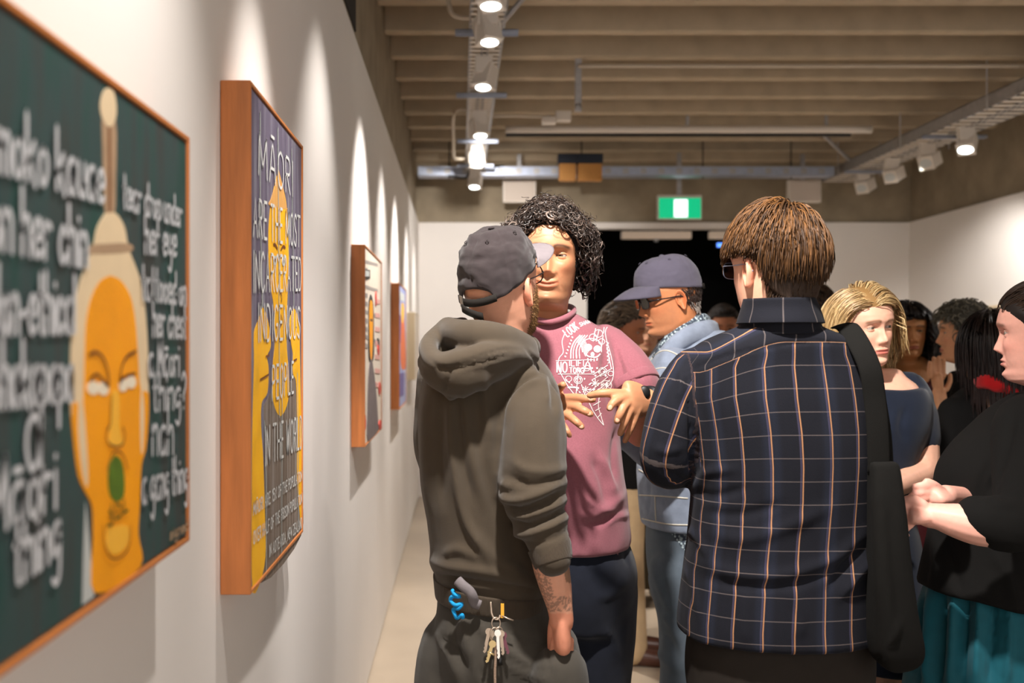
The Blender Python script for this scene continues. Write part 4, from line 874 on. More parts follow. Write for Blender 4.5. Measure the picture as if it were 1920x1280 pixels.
def glasses(p, m, rad=.024, round_=True, r=.0016, dz=-.002, fw=.094):
    root = None
    for q in (1, -1):
        a = np.linspace(0, 2*PI, 29); c = np.array([q*.0335, fw, dz])
        e = 1 if round_ else .62
        sx = np.sign(np.cos(a))*np.abs(np.cos(a))**e*rad*1.08; sz = np.sign(np.sin(a))*np.abs(np.sin(a))**e*rad*(1 if round_ else .72)
        pts = np.stack([c[0]+sx, np.full(29, c[1])-np.abs(c[0]+sx)*.12, c[2]+sz], 1)
        v, f = tube(pts, r, 6, False)
        if root is None: root = obj('glasses', xf(p.M, v), f, m, p.t)
        else: obj('rim', xf(p.M, v), f, m, root)
        d = np.vstack([pts[:-1], pts[:-1]+(0, .0012, 0)]); k = 28
        obj('lens', xf(p.M, d), [tuple(range(k)), tuple(reversed(range(k, 2*k)))], M_lens, root, False)
        tp = cr([(q*(.0335+rad*1.05), fw-.009, dz+.005), (q*.076, fw-.03, dz+.006), (q*.0785, .03, dz+.004), (q*.0775, -.012, dz+.002), (q*.0765, -.028, dz-.014)], 5)
        v, f = tube(tp, r, 6); obj('temple', xf(p.M, v), f, m, root)
    v, f = tube(cr([(-.0115, fw-.001, dz+.004), (0, fw+.003, dz+.008), (.0115, fw-.001, dz+.004)], 4), r, 6); obj('bridge', xf(p.M, v), f, m, root)
    return root
def curve_in(px0, px1): return None
# ------------------------------------------------------------------ man in the olive hoodie, seen from behind
M_hood = fab('olive_brown_fleece', (66, 57, 46), .95, .05, 40, .3, 1100, .15)
M_rib2 = mat('ribbed_knit', (62, 53, 43), .95, spec=.2, bump=.5, bscale=420, stretch=(1, 1, .04), sheen=.1)
M_char = fab('charcoal_twill', (62, 58, 52), .92, .10, 30, .3, 1200, .1)
M_capb = fab('washed_black_cotton', (50, 43, 44), .9, .10, 70, .3, 1200, .15); M_brimg = fab('lit_brim_cotton', (124, 116, 119), .9, .05, 70, .25, 1200)  # brim paler than the cap, its lamplight put into the colour
M_straps = fab('black_webbing', (30, 27, 24), .85, .05, 80, .3, 900); M_buck = mat('brushed_metal', (150, 140, 128), .35, .8); M_black_shoe = mat('black_leather', (26, 23, 21), .45)
FH = ((P(872, 0, 2.30)[0], 2.31, -.15, 1), (P(1008, 0, 2.22)[0], 2.2, .45, .9))
h = Person('person', 'man in olive hoodie and faded black cap seen from behind, hand in pocket', (.07, 2.25), P(940, 535, 2.23), -36, 15, 0, .97, skin=(206, 150, 124), nl=128, beard=((112, 78, 44), .85), neck=1.0)
core(h, P(920, 690, 2.26), P(925, 1140, 2.25), .155, .105, .085, FH, -20)
armR = A((992, 736, 2.15, .054), (998, 800, 2.11, .071), (997, 860, 2.09, .073), (1000, 920, 2.08, .074), (1009, 962, 2.07, .062), (1024, 1004, 2.05, .049), (1036, 1046, 2.03, .039))
armL = A((830, 705, 2.34, .06), (822, 780, 2.38, .056), (822, 850, 2.40, .055), (858, 915, 2.40, .045), (900, 945, 2.38, .038))
arm_inner(h, armL, .6); arm_inner(h, A((982, 742, 2.19, .05), (998, 860, 2.12, .055), (1010, 950, 2.08, .05), (1030, 1030, 2.03, .045)), .75)
wr, kn = P(1052, 1142, 2.015), P(1054, 1208, 2.005)
fine = [limb(A((1028, 1036, 2.045, .031), (1031, 1052, 2.05, .037), (1040, 1092, 2.055, .034), (1050, 1140, 2.06, .0262), (1053, 1165, 2.065, .025)), 6), hand_at(P(1050, 1138, 2.06), P(1055, 1214, 2.075), .031, .55, (0, 1, .2))]
fine += fingers([A((1040, 1202, 2.075, .0095), (1036, 1238, 2.10, .0095), (1034, 1262, 2.12, .008)), A((1050, 1210, 2.075, .010), (1047, 1248, 2.10, .0095), (1045, 1275, 2.12, .0085)), A((1060, 1208, 2.075, .0095), (1058, 1244, 2.10, .009), (1056, 1270, 2.12, .008)), A((1069, 1200, 2.08, .0085), (1068, 1228, 2.10, .008), (1066, 1250, 2.12, .007)), A((1041, 1155, 2.07, .012), (1036, 1185, 2.085, .011), (1034, 1214, 2.10, .009))])
h.fine(fine, .0030)
def tattoo(V, col):
    px = project(V); n = fold_noise(V, 260, 5); n2 = fold_noise(V, 90, 9); on = (px[:, 1] > 1050) & (px[:, 1] < 1146) & (V[:, 1] < 2.12) & (px[:, 0] > 985)
    s_ = (px[:, 0]-(1022+(px[:, 1]-1055)*.2))
    band = on & ((px[:, 1] > 1118) | (s_ < 4)) & (n > -.12) & (n2 > -.35); patch = on & (s_ > 32) & (px[:, 1] < 1092)
    c = col.copy(); c[band] *= (.50, .55, .58); c[patch] *= (.42, .46, .44); red = (px[:, 1] > 1150) & (px[:, 0] > 1020) & (px[:, 1] < 1235) & (V[:, 1] < 2.1); c[red] *= (1.02, .84, .80); return c
h.paint = tattoo
h.build(.010)
# hoodie: trunk, sleeves, hood
rows = [(622, 890, 965, .0, .055), (645, 850, 992, .0, .085), (672, 815, 1012, 0, .115), (705, 795, 1036, 0, .138), (760, 786, 1048, 0, .150), (830, 786, 1040, 0, .155), (900, 790, 1032, 0, .152), (975, 799, 1028, 0, .150), (1035, 804, 1030, 0, .152), (1068, 806, 1032, 0, .152), (1088, 813, 1026, 0, .140), (1122, 816, 1022, 0, .136)]
tv, tf = silh(rows, 2.26, .15, 2.4)
xc = P(918, 0, 2.26)[0]; wz = smoothstep(1.40, .98, tv[:, 2]); tv[:, 2] -= wz*.13*(tv[:, 0]-xc)
hood = [limb(A((985, 652, 2.17, .030), (950, 640, 2.13, .033), (910, 632, 2.11, .034), (868, 628, 2.13, .034), (845, 622, 2.19, .030), (850, 618, 2.28, .026), (900, 622, 2.36, .024), (960, 640, 2.34, .026), (990, 652, 2.25, .03)), 8),
        limb(A((996, 668, 2.17, .022), (960, 664, 2.11, .026), (915, 668, 2.07, .027), (865, 678, 2.05, .025), (825, 682, 2.06, .023), (806, 668, 2.09, .020), (804, 648, 2.13, .019), (818, 630, 2.18, .018), (845, 614, 2.24, .018), (868, 608, 2.30, .018)), 8),
        limb(A((985, 668, 2.16, .020), (935, 680, 2.11, .036), (890, 692, 2.09, .046), (855, 700, 2.08, .050), (825, 694, 2.10, .040), (808, 680, 2.13, .028)), 8), limb(A((812, 655, 2.17, .020), (832, 656, 2.18, .030), (860, 652, 2.19, .036), (900, 650, 2.20, .04)), 5), limb(A((862, 690, 2.09, .042), (850, 716, 2.085, .032), (848, 726, 2.09, .026)), 6)]
ridge = [([(800, 735), (796, 830), (803, 960)], 9, .007), ([(843, 748), (848, 850), (872, 970), (930, 1075)], 8, .010), ([(868, 742), (885, 850), (908, 950)], 8, .006), ([(905, 690), (912, 770), (920, 830)], 9, .006), ([(828, 750), (824, 850), (832, 950)], 9, -.007), ([(858, 750), (866, 850), (885, 940)], 7, -.006),
         ([(890, 740), (905, 860), (945, 1000)], 12, -.005),
         ([(1016, 700), (985, 712), (958, 738), (940, 775), (931, 830), (931, 880)], 6, -.012), ([(1012, 708), (985, 722), (962, 748), (948, 790)], 7, .008), ([(985, 652), (1004, 676), (1016, 702)], 3, -.004), ([(1018, 708), (1024, 730), (1026, 760)], 6, .007), ([(1036, 712), (1046, 745), (1050, 790)], 6, .005), ([(1030, 712), (1036, 740), (1038, 770)], 5, -.005),
         ([(806, 1050), (840, 1062), (900, 1070), (1000, 1090)], 9, .008), ([(830, 1040), (860, 1030), (900, 1050)], 9, .006), ([(812, 1078), (860, 1086), (930, 1096), (1010, 1108)], 6, -.010), ([(950, 1000), (975, 1050), (1005, 1075)], 12, -.006), ([(880, 985), (930, 1045), (990, 1078)], 10, .006),
         ([(934, 928), (965, 938), (1010, 926), (1056, 900)], 8, .012), ([(945, 948), (975, 955), (1020, 940), (1060, 920)], 6, -.012), ([(957, 962), (985, 968), (1025, 955), (1062, 936)], 6, .010), ([(962, 976), (990, 984), (1030, 970), (1064, 950)], 5, -.011), ([(958, 990), (985, 1002), (1030, 988), (1066, 966)], 7, .011), ([(985, 1016), (1010, 1018), (1050, 1004), (1068, 990)], 4, -.004),
         ([(960, 860), (985, 880), (1030, 884), (1060, 876)], 9, .006), ([(950, 890), (990, 908), (1040, 902), (1062, 890)], 7, -.007), ([(940, 905), (960, 915)], 8, .006),
         ([(834, 735), (838, 715), (848, 690)], 3, -.005), ([(805, 672), (830, 690), (880, 676), (940, 656), (985, 655)], 3, -.004), ([(815, 690), (850, 692), (900, 680), (960, 664)], 4, -.006)]
hd = cloth(h, 'hoodie', [(tv, tf), limb(armR, 7), limb(armL, 6)]+hood, .0058, M_hood, 6, ridge, ((9, .006, (1, 1, .45), 2), (26, .0018, (1, 1, .6), 4)))
# ribbed hem and cuff
hv, hf = silh([(1091, 812, 1026, 0, .143), (1096, 812.5, 1026.5, 0, .145), (1122, 815, 1023, 0, .142), (1127, 816, 1022, 0, .138)], 2.26, .14, 2.4, n=72, k=5); hv[:, 2] -= .13*(hv[:, 0]-xc)
obj('hem_band', hv, hf, M_rib2, hd)
cq = cr(A((1029, 1022, 2.042, .043), (1030.5, 1026, 2.041, .0448), (1036, 1048, 2.031, .0412), (1038.5, 1056, 2.028, .039)), 6); cv, cf = tube(cq[:, :3], cq[:, 3], 28); obj('cuff', cv, cf, M_rib2, hd)
# trousers with pockets
trow = [(1085, 824, 1015, .0, .12), (1130, 818, 1030, 0, .135), (1180, 815, 1058, -.01, .145), (1225, 816, 1066, -.01, .15), (1290, 822, 1062, -.01, .14)]
tr = cloth(h, 'trousers', [silh(trow, 2.26, .14, 2.3)]+leg_prims(P(935, 1270, 2.26), FH, .108, .075, .085, -15)+[limb(A((1051, 1263, 2.098, .060), (1048, 1310, 2.10, .066)), 5)], .009, M_char, 5,
   [([(1032, 1222), (1050, 1216), (1078, 1196)], 4, .006), ([(1026, 1215), (1030, 1250), (1032, 1280)], 3, -.006), ([(870, 1150), (875, 1200), (900, 1280)], 7, .007), ([(885, 1140), (905, 1180), (960, 1225), (1010, 1250)], 8, .007), ([(850, 1150), (852, 1200), (875, 1280)], 6, -.006), ([(820, 1195), (850, 1215), (880, 1260)], 7, -.008), ([(815, 1185), (840, 1225), (860, 1275)], 6, .006), ([(940, 1175), (990, 1200), (1025, 1212)], 4, -.006), ([(935, 1240), (985, 1262), (1030, 1275)], 6, .005), ([(880, 1225), (900, 1260), (915, 1280)], 6, -.005)], ((16, .004, (1, 1, .5), 8),))
shoes(h, FH, M_black_shoe)
# cap, glasses
cp = cap(h, M_capb, M_brimg, rim=lambda a: .020+.038*np.cos(a), seed=1, wr=.0042, strap=M_straps, brim=.082, brim_drop=.000, sag=.016)
a0 = PI+.40; b_ = [on_head_ring(.0872, .1, .1152, a0+q, float(.020+.038*math.cos(a0+q))+z) for q, z in ((-.06, -.008), (.06, -.008), (.06, .017), (-.06, .017))]
b_ = np.array(b_); nb = b_-np.array([0, -.006, 0]); nb[:, 2] = 0; nb /= np.linalg.norm(nb, axis=1)[:, None]; bb = np.vstack([b_, b_+nb*.003])
obj('buckle', xf(h.M, bb), [(3, 2, 1, 0), (4, 5, 6, 7), (0, 1, 5, 4), (1, 2, 6, 5), (2, 3, 7, 6), (3, 0, 4, 7)], M_buck, cp, False)
tl = [on_head_ring(.089, .1, .118, PI+.36-q*.62, -.024-.020*q+z) for q in np.linspace(0, 1, 9) for z in (-.0085, .0085)]
so = obj('strap_end', xf(h.M, np.array(tl)), [(2*i, 2*i+1, 2*i+3, 2*i+2) for i in range(8)], M_straps, cp); q_ = so.modifiers.new('s', 'SOLIDIFY'); q_.thickness = .003
glasses(h, mat('dark_wire', (52, 44, 42), .35, .5), .0245, True, .0015, .008)
# beard: short hairs on the jaw
R1 = np.random.default_rng(11); i = R1.choice(len(h.Vl), 2600, p=h.mk['beard']*(h.Vl[:, 0] > -.03)/np.sum(h.mk['beard']*(h.Vl[:, 0] > -.03))); q0 = h.Vl[i]+R1.normal(0, .0012, (2600, 3)); nn = q0-np.array([0, -.02, -.06]); nn /= np.linalg.norm(nn, axis=1)[:, None]
Lb = np.interp(q0[:, 2], [-.12, -.06, -.02], [.008, .006, .003])[:, None]; d1 = nn*.5+np.array([0, .1, -.8])+R1.normal(0, .25, (2600, 3)); pts = np.stack([q0, q0+nn*Lb*.4+d1*Lb*.25, q0+nn*Lb*.5+d1*Lb*.7], 1)
c0 = np.array(lin((128, 92, 52))[:3])*R1.uniform(.6, 1.3, (2600, 1)); hair_obj(h, 'beard', pts, np.repeat(np.array([[.0007, .0006, .0002]]), 2600, 0), c0, hairmat('beard_hair', (120, 84, 48), .5))
# things hanging from the belt loops
M_steel = mat('key_steel', (196, 178, 160), .3, .85, vary=.1, scale=200); M_gold = mat('brass_key', (216, 192, 140), .3, .8); M_yelk = mat('yellow_webbing', (220, 160, 50), .7); M_wht = mat('white_plastic', (226, 220, 212), .4); M_plum = mat('plum_plastic', (104, 60, 72), .5); M_cordb = mat('braided_brown_cord', (150, 126, 108), .8, bump=.6, bscale=500)
Yk = 2.088
kr = thing('key_ring', 'bunch of keys on a steel carabiner hanging from the charcoal trousers', 'keys', tuple(P(932, 1150, Yk)))
def kp(*q): return np.array([P(x, y, Yk+(d if d else 0)) for x, y, d in q])
obj('carabiner', MB().tube(cr(kp((920, 1128, .006), (921, 1140, 0), (922, 1150, -.003), (927, 1159, -.004), (934, 1160, -.004), (938, 1153, -.002)), 6), .0022, 8), None, M_steel, kr)
obj('strap', MB().box(P(939, 1158, Yk-.002), P(945, 1131, Yk+.001)), None, M_yelk, kr, False, label='yellow strap')
def ringk(cx, cy, rx, ry, r, dy=0.): a = np.linspace(0, 2*PI, 21); return MB().tube(np.array([P(cx+rx*math.cos(q), cy+ry*math.sin(q), Yk+dy+.003*math.cos(q)) for q in a]), r, 6, False)
obj('ring', ringk(930, 1168, 8, 11, .0014, -.006), None, M_steel, kr); obj('ring', ringk(928, 1190, 9, 14, .0013, -.010), None, M_steel, kr); obj('ring', ringk(936, 1186, 7, 11, .0011, -.008), None, M_steel, kr)
def key(x0, y0, x1, y1, w, m, dy, bow=True):
    a, b = P(x0, y0, Yk+dy), P(x1, y1, Yk+dy); d = b-a; L = np.linalg.norm(d); d /= L; s_ = np.array([d[2], 0, -d[0]]); mb = MB()
    if bow: mb.tube([a+d*L*.12-(0, .0012, 0), a+d*L*.12+(0, .0012, 0)], w*1.25, 12)
    o_ = np.array([0, .0011, 0]); out = [(.22, -.55), (.92, -.55), (1., 0), (.94, .55), (.86, .2), (.80, .55), (.72, .3), (.64, .55), (.22, .55)]
    v = [a+d*L*t+s_*w*u for t, u in out]; n = len(v); mb.add(np.array([q-o_ for q in v]+[q+o_ for q in v]), [tuple(range(n)), tuple(reversed(range(n, 2*n)))]+[(i, n+i, n+(i+1) % n, (i+1) % n) for i in range(n)])
    return mb
for q in ((918, 1178, 908, 1224, .006, M_steel, -.008), (933, 1180, 935, 1235, .0055, M_wht, -.014), (939, 1182, 943, 1228, .006, M_steel, -.010), (942, 1186, 953, 1226, .0065, M_plum, -.006), (925, 1202, 912, 1242, .006, M_gold, -.016), (922, 1182, 920, 1226, .006, M_steel, -.004)): obj('key', key(*q), None, q[5], kr, False)
obj('bottle_opener', MB().tube(kp((914, 1222, -.014), (920, 1224, -.016), (927, 1228, -.016)), .0022, 6), None, M_gold, kr); obj('torch', MB().tube(kp((936, 1232, -.008), (938, 1246, -.008)), .005, 10), None, M_dark, kr)
obj('cord', MB().tube(cr(kp((928, 1205, -.010), (929, 1235, -.012), (928, 1262, -.012), (929, 1310, -.012)), 5), .0028, 8), None, M_cordb, kr); obj('split_pin', MB().tube(kp((941, 1154, -.001), (952, 1159, -.002), (963, 1163, -.002)), .0018, 6), None, M_steel, kr)
M_bluer = fab('frayed_blue_ribbon', (28, 140, 200), .8, .2, 100); Yr = 2.112
rb = tag(obj('ribbon', MB().tube(cr([P(x, y, Yr+d) for x, y, d in ((848, 1106, 0), (853, 1114, -.01), (862, 1118, -.012), (848, 1118, -.004), (845, 1126, 0), (854, 1134, -.012), (866, 1132, -.012), (860, 1140, -.012), (850, 1142, -.004), (853, 1152, -.006), (857, 1158, -.004), (866, 1152, -.008), (868, 1158, -.004))], 6), .0042, 8), None, M_bluer, None, True, tuple(P(856, 1130, Yr))), 'knotted bright blue ribbon hanging at the hoodie hem', 'ribbon')
tg = tag(obj('cloth_tag', MB().tube(cr([P(x, y, Yr+d) for x, y, d in ((858, 1088, -.012), (868, 1098, -.02), (880, 1108, -.022), (886, 1118, -.02), (890, 1130, -.01), (900, 1134, -.008))], 6), .0075, 10, True, ((0, 1, 0), 1.5)), None, fab('grey_loop_cloth', (110, 104, 106), .9), None, True, tuple(P(878, 1110, Yr))), 'grey torn cloth loop beside the blue ribbon', 'loop')
# ------------------------------------------------------------------ man in the checked shirt, seen from behind
def plaid_mat():
    m = bpy.data.materials.new('navy_windowpane_check'); m.use_nodes = True; nt = m.node_tree; b = nt.nodes['Principled BSDF']; L = nt.links.new
    b.inputs['Roughness'].default_value = .9; b.inputs['Specular IOR Level'].default_value = .15; b.inputs['Sheen Weight'].default_value = .02
    a = nt.nodes.new('ShaderNodeAttribute'); a.attribute_name = 'pat'; sx = nt.nodes.new('ShaderNodeSeparateXYZ'); L(a.outputs['Vector'], sx.inputs[0])
    tc = nt.nodes.new('ShaderNodeTexCoord'); nz = nt.nodes.new('ShaderNodeTexNoise'); nz.inputs['Scale'].default_value = 700; L(tc.outputs['Object'], nz.inputs['Vector'])
    def mth(op, x, y=None, z=None):
        n = nt.nodes.new('ShaderNodeMath'); n.operation = op
        for i, q in enumerate((x, y, z)):
            if q is None: continue
            if isinstance(q, (int, float)): n.inputs[i].default_value = q
            else: L(q, n.inputs[i])
        return n.outputs[0]
    def line(src, off, per, half):
        f = mth('FRACT', mth('ADD', mth('DIVIDE', mth('ADD', src, off), per), 100.0)); d = mth('MULTIPLY', mth('ABSOLUTE', mth('SUBTRACT', f, .5)), per)
        r = nt.nodes.new('ShaderNodeMapRange'); r.interpolation_type = 'SMOOTHSTEP'; L(d, r.inputs[0]); r.inputs[1].default_value = half*1.35; r.inputs[2].default_value = half*.5; r.inputs[3].default_value = 0; r.inputs[4].default_value = 1; return r.outputs[0]
    def mix(fac, A_, B_):
        n = nt.nodes.new('ShaderNodeMix'); n.data_type = 'RGBA'; L(fac, n.inputs[0])
        for i, q in ((6, A_), (7, B_)):
            if isinstance(q, tuple): n.inputs[i].default_value = q
            else: L(q, n.inputs[i])
        return n.outputs[2]
    PU, PV = .0600, .0455
    yk = mth('GREATER_THAN', sx.outputs[1], 0.0); nk = mth('SUBTRACT', 1.0, yk)
    SU = mth('ADD', mth('MULTIPLY', sx.outputs[0], nk), mth('MULTIPLY', mth('MULTIPLY', sx.outputs[1], 60/42), yk))
    SV = mth('ADD', mth('MULTIPLY', sx.outputs[1], nk), mth('MULTIPLY', mth('MULTIPLY', sx.outputs[0], .0455/.060*.9), yk))
    og, wh, pu = line(SU, PU/2, PU, .0013), line(SV, PV/2, PV, .0010), line(SU, PU/2+.0042, PU, .0020)
    shade = line(SU, 0., PU*2, .018)
    base = mix(shade, lin((22, 23, 30)), lin((28, 31, 42)))
    c = mix(mth('MULTIPLY', pu, .4), base, lin((84, 78, 106))); c = mix(mth('MULTIPLY', wh, .5), c, lin((112, 102, 100))); c = mix(mth('MULTIPLY', og, .9), c, lin((176, 126, 90)))
    mx = nt.nodes.new('ShaderNodeMix'); mx.data_type = 'RGBA'; mx.blend_type = 'MULTIPLY'; mx.inputs[0].default_value = .5; L(c, mx.inputs[6]); r = nt.nodes.new('ShaderNodeMapRange'); r.inputs[3].default_value = .6; r.inputs[4].default_value = 1.4; L(nz.outputs['Fac'], r.inputs[0]); L(r.outputs[0], mx.inputs[7])
    L(mx.outputs[2], b.inputs['Base Color'])
    bp = nt.nodes.new('ShaderNodeBump'); bp.inputs['Strength'].default_value = .25; bp.inputs['Distance'].default_value = .002; L(nz.outputs['Fac'], bp.inputs['Height']); L(bp.outputs[0], b.inputs['Normal'])
    return m
M_plaid = plaid_mat()
FC = ((P(1400, 0, 2.14)[0], 2.14, -.25, .97), (P(1545, 0, 2.14)[0], 2.12, .2, .98))
k = Person('person', 'man in navy checked shirt seen from behind, thick brown hair, bag on shoulder', (.66, 2.13), P(1450, 499, 2.10), 24, -2, 0, 1.0, skin=(226, 172, 144), nl=112, brow=(60, 42, 28))
core(k, P(1455, 690, 2.13), P(1455, 1150, 2.13), .18, .14, .09, FC, 8)
armL = A((1304, 706, 2.14, .062), (1284, 745, 2.125, .066), (1264, 800, 2.12, .063), (1249, 858, 2.125, .057), (1262, 872, 2.17, .052), (1300, 868, 2.26, .045), (1370, 862, 2.34, .038))
armR = A((1594, 700, 2.15, .054), (1602, 760, 2.17, .054), (1606, 840, 2.20, .052), (1604, 905, 2.24, .048), (1560, 915, 2.34, .044), (1460, 888, 2.38, .037))
arm_inner(k, armL, .7); arm_inner(k, armR, .7)
k.fine([limb(A((1470, 890, 2.38, .03), (1400, 872, 2.36, .026), (1360, 865, 2.33, .025)), 5), hand_at(P(1370, 866, 2.34), P(1318, 855, 2.255), .034, .4, (0, 0, 1))]+fingers([A((1320, 848, 2.255, .009), (1303, 840, 2.215, .0085), (1297, 836, 2.19, .007)), A((1318, 855, 2.25, .0092), (1300, 850, 2.205, .0088), (1294, 848, 2.185, .0074)), A((1318, 863, 2.25, .009), (1301, 861, 2.205, .0085), (1295, 861, 2.188, .007)), A((1322, 871, 2.255, .008), (1306, 872, 2.22, .0075), (1300, 873, 2.2, .0065)), A((1352, 850, 2.31, .011), (1338, 832, 2.29, .010), (1326, 824, 2.27, .008))]), .0032)
k.build(.010)
trow = [(596, 1408, 1520, -.035, .075), (612, 1388, 1540, -.032, .092), (628, 1348, 1584, -.022, .110), (650, 1306, 1618, -.010, .126), (685, 1283, 1640, 0, .138), (740, 1280, 1648, 0, .148), (800, 1290, 1650, 0, .152), (860, 1297, 1648, 0, .152), (920, 1300, 1644, 0, .150), (1000, 1292, 1640, 0, .148), (1080, 1282, 1638, 0, .150), (1150, 1274, 1638, 0, .154), (1184, 1273, 1640, 0, .156)]
tq = np.array([(P((l+r)/2, y, 2.13)[0], CAMZ+(CY-y)*2.13/F, (r-l)/2*2.13/F) for y, l, r, _, _ in trow])[::-1]
ax_ = cr(armL, 8)
def plaid_uv(V, N):
    xc = np.interp(V[:, 2], tq[:, 1], tq[:, 0]); hw = np.interp(V[:, 2], tq[:, 1], tq[:, 2]); hw = np.maximum(hw, .185)
    t = np.clip((V[:, 0]-xc)/hw, -.999, .999); u = np.arcsin(t)*.200; u = np.where(N[:, 1] > .25, .63-u, u)
    v = V[:, 2]-CAMZ; u0 = u+.0135; sm_ = .004-.062*smoothstep(-.03, -.24, u)-.004*smoothstep(.05, .2, u)
    v = v-.004-np.where(v > sm_-.0, sm_-.004, (sm_-.004)*np.exp(-np.clip(sm_-v, 0, 1)/.10))
    dm, s, q_, tng, rad = along(V, ax_)
    on = (dm < rad*1.28) & (V[:, 0] < np.interp(V[:, 2], [1.1, 1.3, 1.42], [P(1296, 0, 2.13)[0]]*2+[P(1292, 0, 2.1)[0]])) & (V[:, 2]-CAMZ < -.02)
    r_ = V-q_; side = np.cross(tng, (0, 1, 0)); side /= np.linalg.norm(side, axis=1)[:, None]
    ang = np.arctan2(np.sum(r_*side, 1), -r_[:, 1]); return np.stack([np.where(on, ang*rad+.012, u0), np.where(on, s-2, v), np.zeros(len(V))], 1)
kf = [([(1296, 930), (1310, 905), (1330, 885), (1380, 880)], 9, .006), ([(1300, 790), (1306, 830), (1310, 880)], 6, -.008), ([(1292, 735), (1296, 790), (1298, 850), (1300, 900)], 5, -.012), ([(1310, 780), (1318, 830), (1322, 880)], 8, .006),
      ([(1330, 1000), (1400, 1010), (1480, 985), (1560, 950)], 14, .006), ([(1320, 960), (1390, 965), (1470, 945)], 10, -.005), ([(1300, 1050), (1380, 1075), (1470, 1078), (1560, 1050), (1620, 1000)], 12, .006), ([(1320, 1085), (1400, 1100), (1490, 1095), (1580, 1060)], 10, -.006), ([(1555, 1105), (1585, 1060), (1625, 1020)], 8, -.010), ([(1575, 1120), (1610, 1075), (1638, 1045)], 9, .010),
      ([(1300, 920), (1340, 930), (1400, 915)], 9, -.005), ([(1290, 990), (1310, 1010), (1330, 1050)], 8, .006), ([(1285, 1060), (1300, 1100), (1310, 1160)], 8, .005), ([(1480, 1100), (1500, 1150), (1498, 1200)], 12, .005), ([(1400, 1100), (1395, 1160), (1400, 1210)], 12, .004), ([(1240, 880), (1262, 890), (1290, 905)], 6, -.006), ([(1225, 840), (1250, 846), (1280, 838)], 8, .004), ([(1277, 702), (1359, 668), (1452, 649), (1530, 642), (1621, 648)], 2.5, -.004), ([(1278, 690), (1276, 720), (1272, 750)], 5, .004), ([(1292, 700), (1288, 730), (1292, 770)], 4, -.005)]
sh = cloth(k, 'checked_shirt', [silh(trow, 2.13, .15, 2.35), limb(armL, 8), limb(armR, 6)], .0058, M_plaid, 6, kf, ((8, .005, (1, 1, .5), 12), (22, .0016, (1, 1, .6), 14)), {'pat': plaid_uv})
# collar: a standing band folded over
def collar(p, rows, m, parent, n=48, attrs=None, name='collar'):
    v, f = rings(rows, n, 4); kk = len(v)//n; f = [g for g in f if len(g) == 4]
    o = obj(name, v, f, m, parent, True, attrs=attrs(v) if attrs else None); s_ = o.modifiers.new('s', 'SOLIDIFY'); s_.thickness = .004; s_.offset = 1; return o
c0, c1, c2 = P(1462, 560, 2.066), P(1463, 586, 2.075), P(1463, 622, 2.085)
cuv = lambda v: {'pat': np.stack([(np.arctan2(v[:, 0]-c1[0], -(v[:, 1]-c1[1]))*.075+.018)/.9, np.full(len(v), .021+.042*3), v[:, 2]*0], 1)}
cz = lambda y: P(1463, y, 2.08)[2]
collar(k, [(c0[0], c0[1]+.004, cz(561), .0665, .0690, 2.1, 0), (c1[0], c1[1]+.002, cz(580), .0735, .0785, 2.1, 0), (c1[0], c1[1]+.002, cz(600), .0800, .0885, 2.1, 0), (c1[0], c1[1]+.002, cz(607), .0820, .0910, 2.1, 0)], M_plaid, sh, attrs=cuv)
collar(k, [(c1[0], c1[1]+.004, cz(596), .0730, .0800, 2.1, 0), (c2[0], c2[1]+.002, cz(612), .0765, .0860, 2.1, 0), (c2[0], c2[1]+.002, cz(627), .0800, .0900, 2.1, 0)], M_plaid, sh, attrs=cuv, name='collar_stand')
lp = [P(1404, 592, 2.13), P(1380, 640, 2.12), P(1366, 672, 2.17), P(1372, 650, 2.26), P(1398, 600, 2.22)]
v = np.array(lp); v2 = v-np.array([.003, .004, -.002]); n_ = 5
obj('collar_tip', np.vstack([v2, v]), [tuple(range(n_)), tuple(reversed(range(n_, 2*n_)))]+[(i, n_+i, n_+(i+1) % n_, (i+1) % n_) for i in range(n_)], M_plaid, sh, False, attrs={'pat': np.full((10, 3), .03)})
M_bktr = fab('black_brown_twill', (38, 33, 29), .92, .08, 40, .2, 1200)
cloth(k, 'trousers', [silh([(1120, 1300, 1620, .0, .12), (1170, 1292, 1628, 0, .135), (1230, 1288, 1632, 0, .142), (1290, 1290, 1630, 0, .138)], 2.14, .14, 2.3)]+leg_prims(P(1458, 1270, 2.14), FC, .105, .075, .088, 8), .011, M_bktr, 5, None, ((16, .004, (1, 1, .5), 8),))
shoes(k, FC, M_black_shoe)
# thick brown hair
M_brh = hairmat('brown_hair', (70, 46, 26), .55, .35)
def mk_k(V):
    x, y, z = V[:, 0], V[:, 1], V[:, 2]; lim = np.interp(y, [-.11, -.075, -.055, -.035, .0, .03, .06, .09], [-.098, -.09, -.06, .008, .022, .032, .055, .066]); return smoothstep(-.008, .008, z-lim)
hair_base(k, mk_k, .012, mat('brown_hair_base', (44, 28, 16), .7), 'hair_base')
RK = np.random.default_rng(21); n = 5200; p0, n0 = scalp(k, n, mk_k, RK)
crown = np.array([.012, -.035, .118]); dcr = p0-crown; comb = dcr/(np.linalg.norm(dcr, axis=1)[:, None]+.01); comb[:, 0] += -.25*smoothstep(.06, .11, p0[:, 2]); comb[:, 2] -= .25
upper = smoothstep(-.02, .05, p0[:, 2]); Ls = .028+.044*upper+RK.uniform(-.010, .012, n); overear = (np.abs(p0[:, 0]) > .045) & (p0[:, 1] > -.05); Ls = np.where(overear, np.clip((p0[:, 2]-.012)*1.0, .010, Ls), Ls)
pt = sep(p0, n0*.35, comb, Ls, 9, (.002+.012*upper*RK.uniform(0, 1, n))[:, None], 1.0, .16, (.004+.007*upper)[:, None], R=RK, stick=.8)
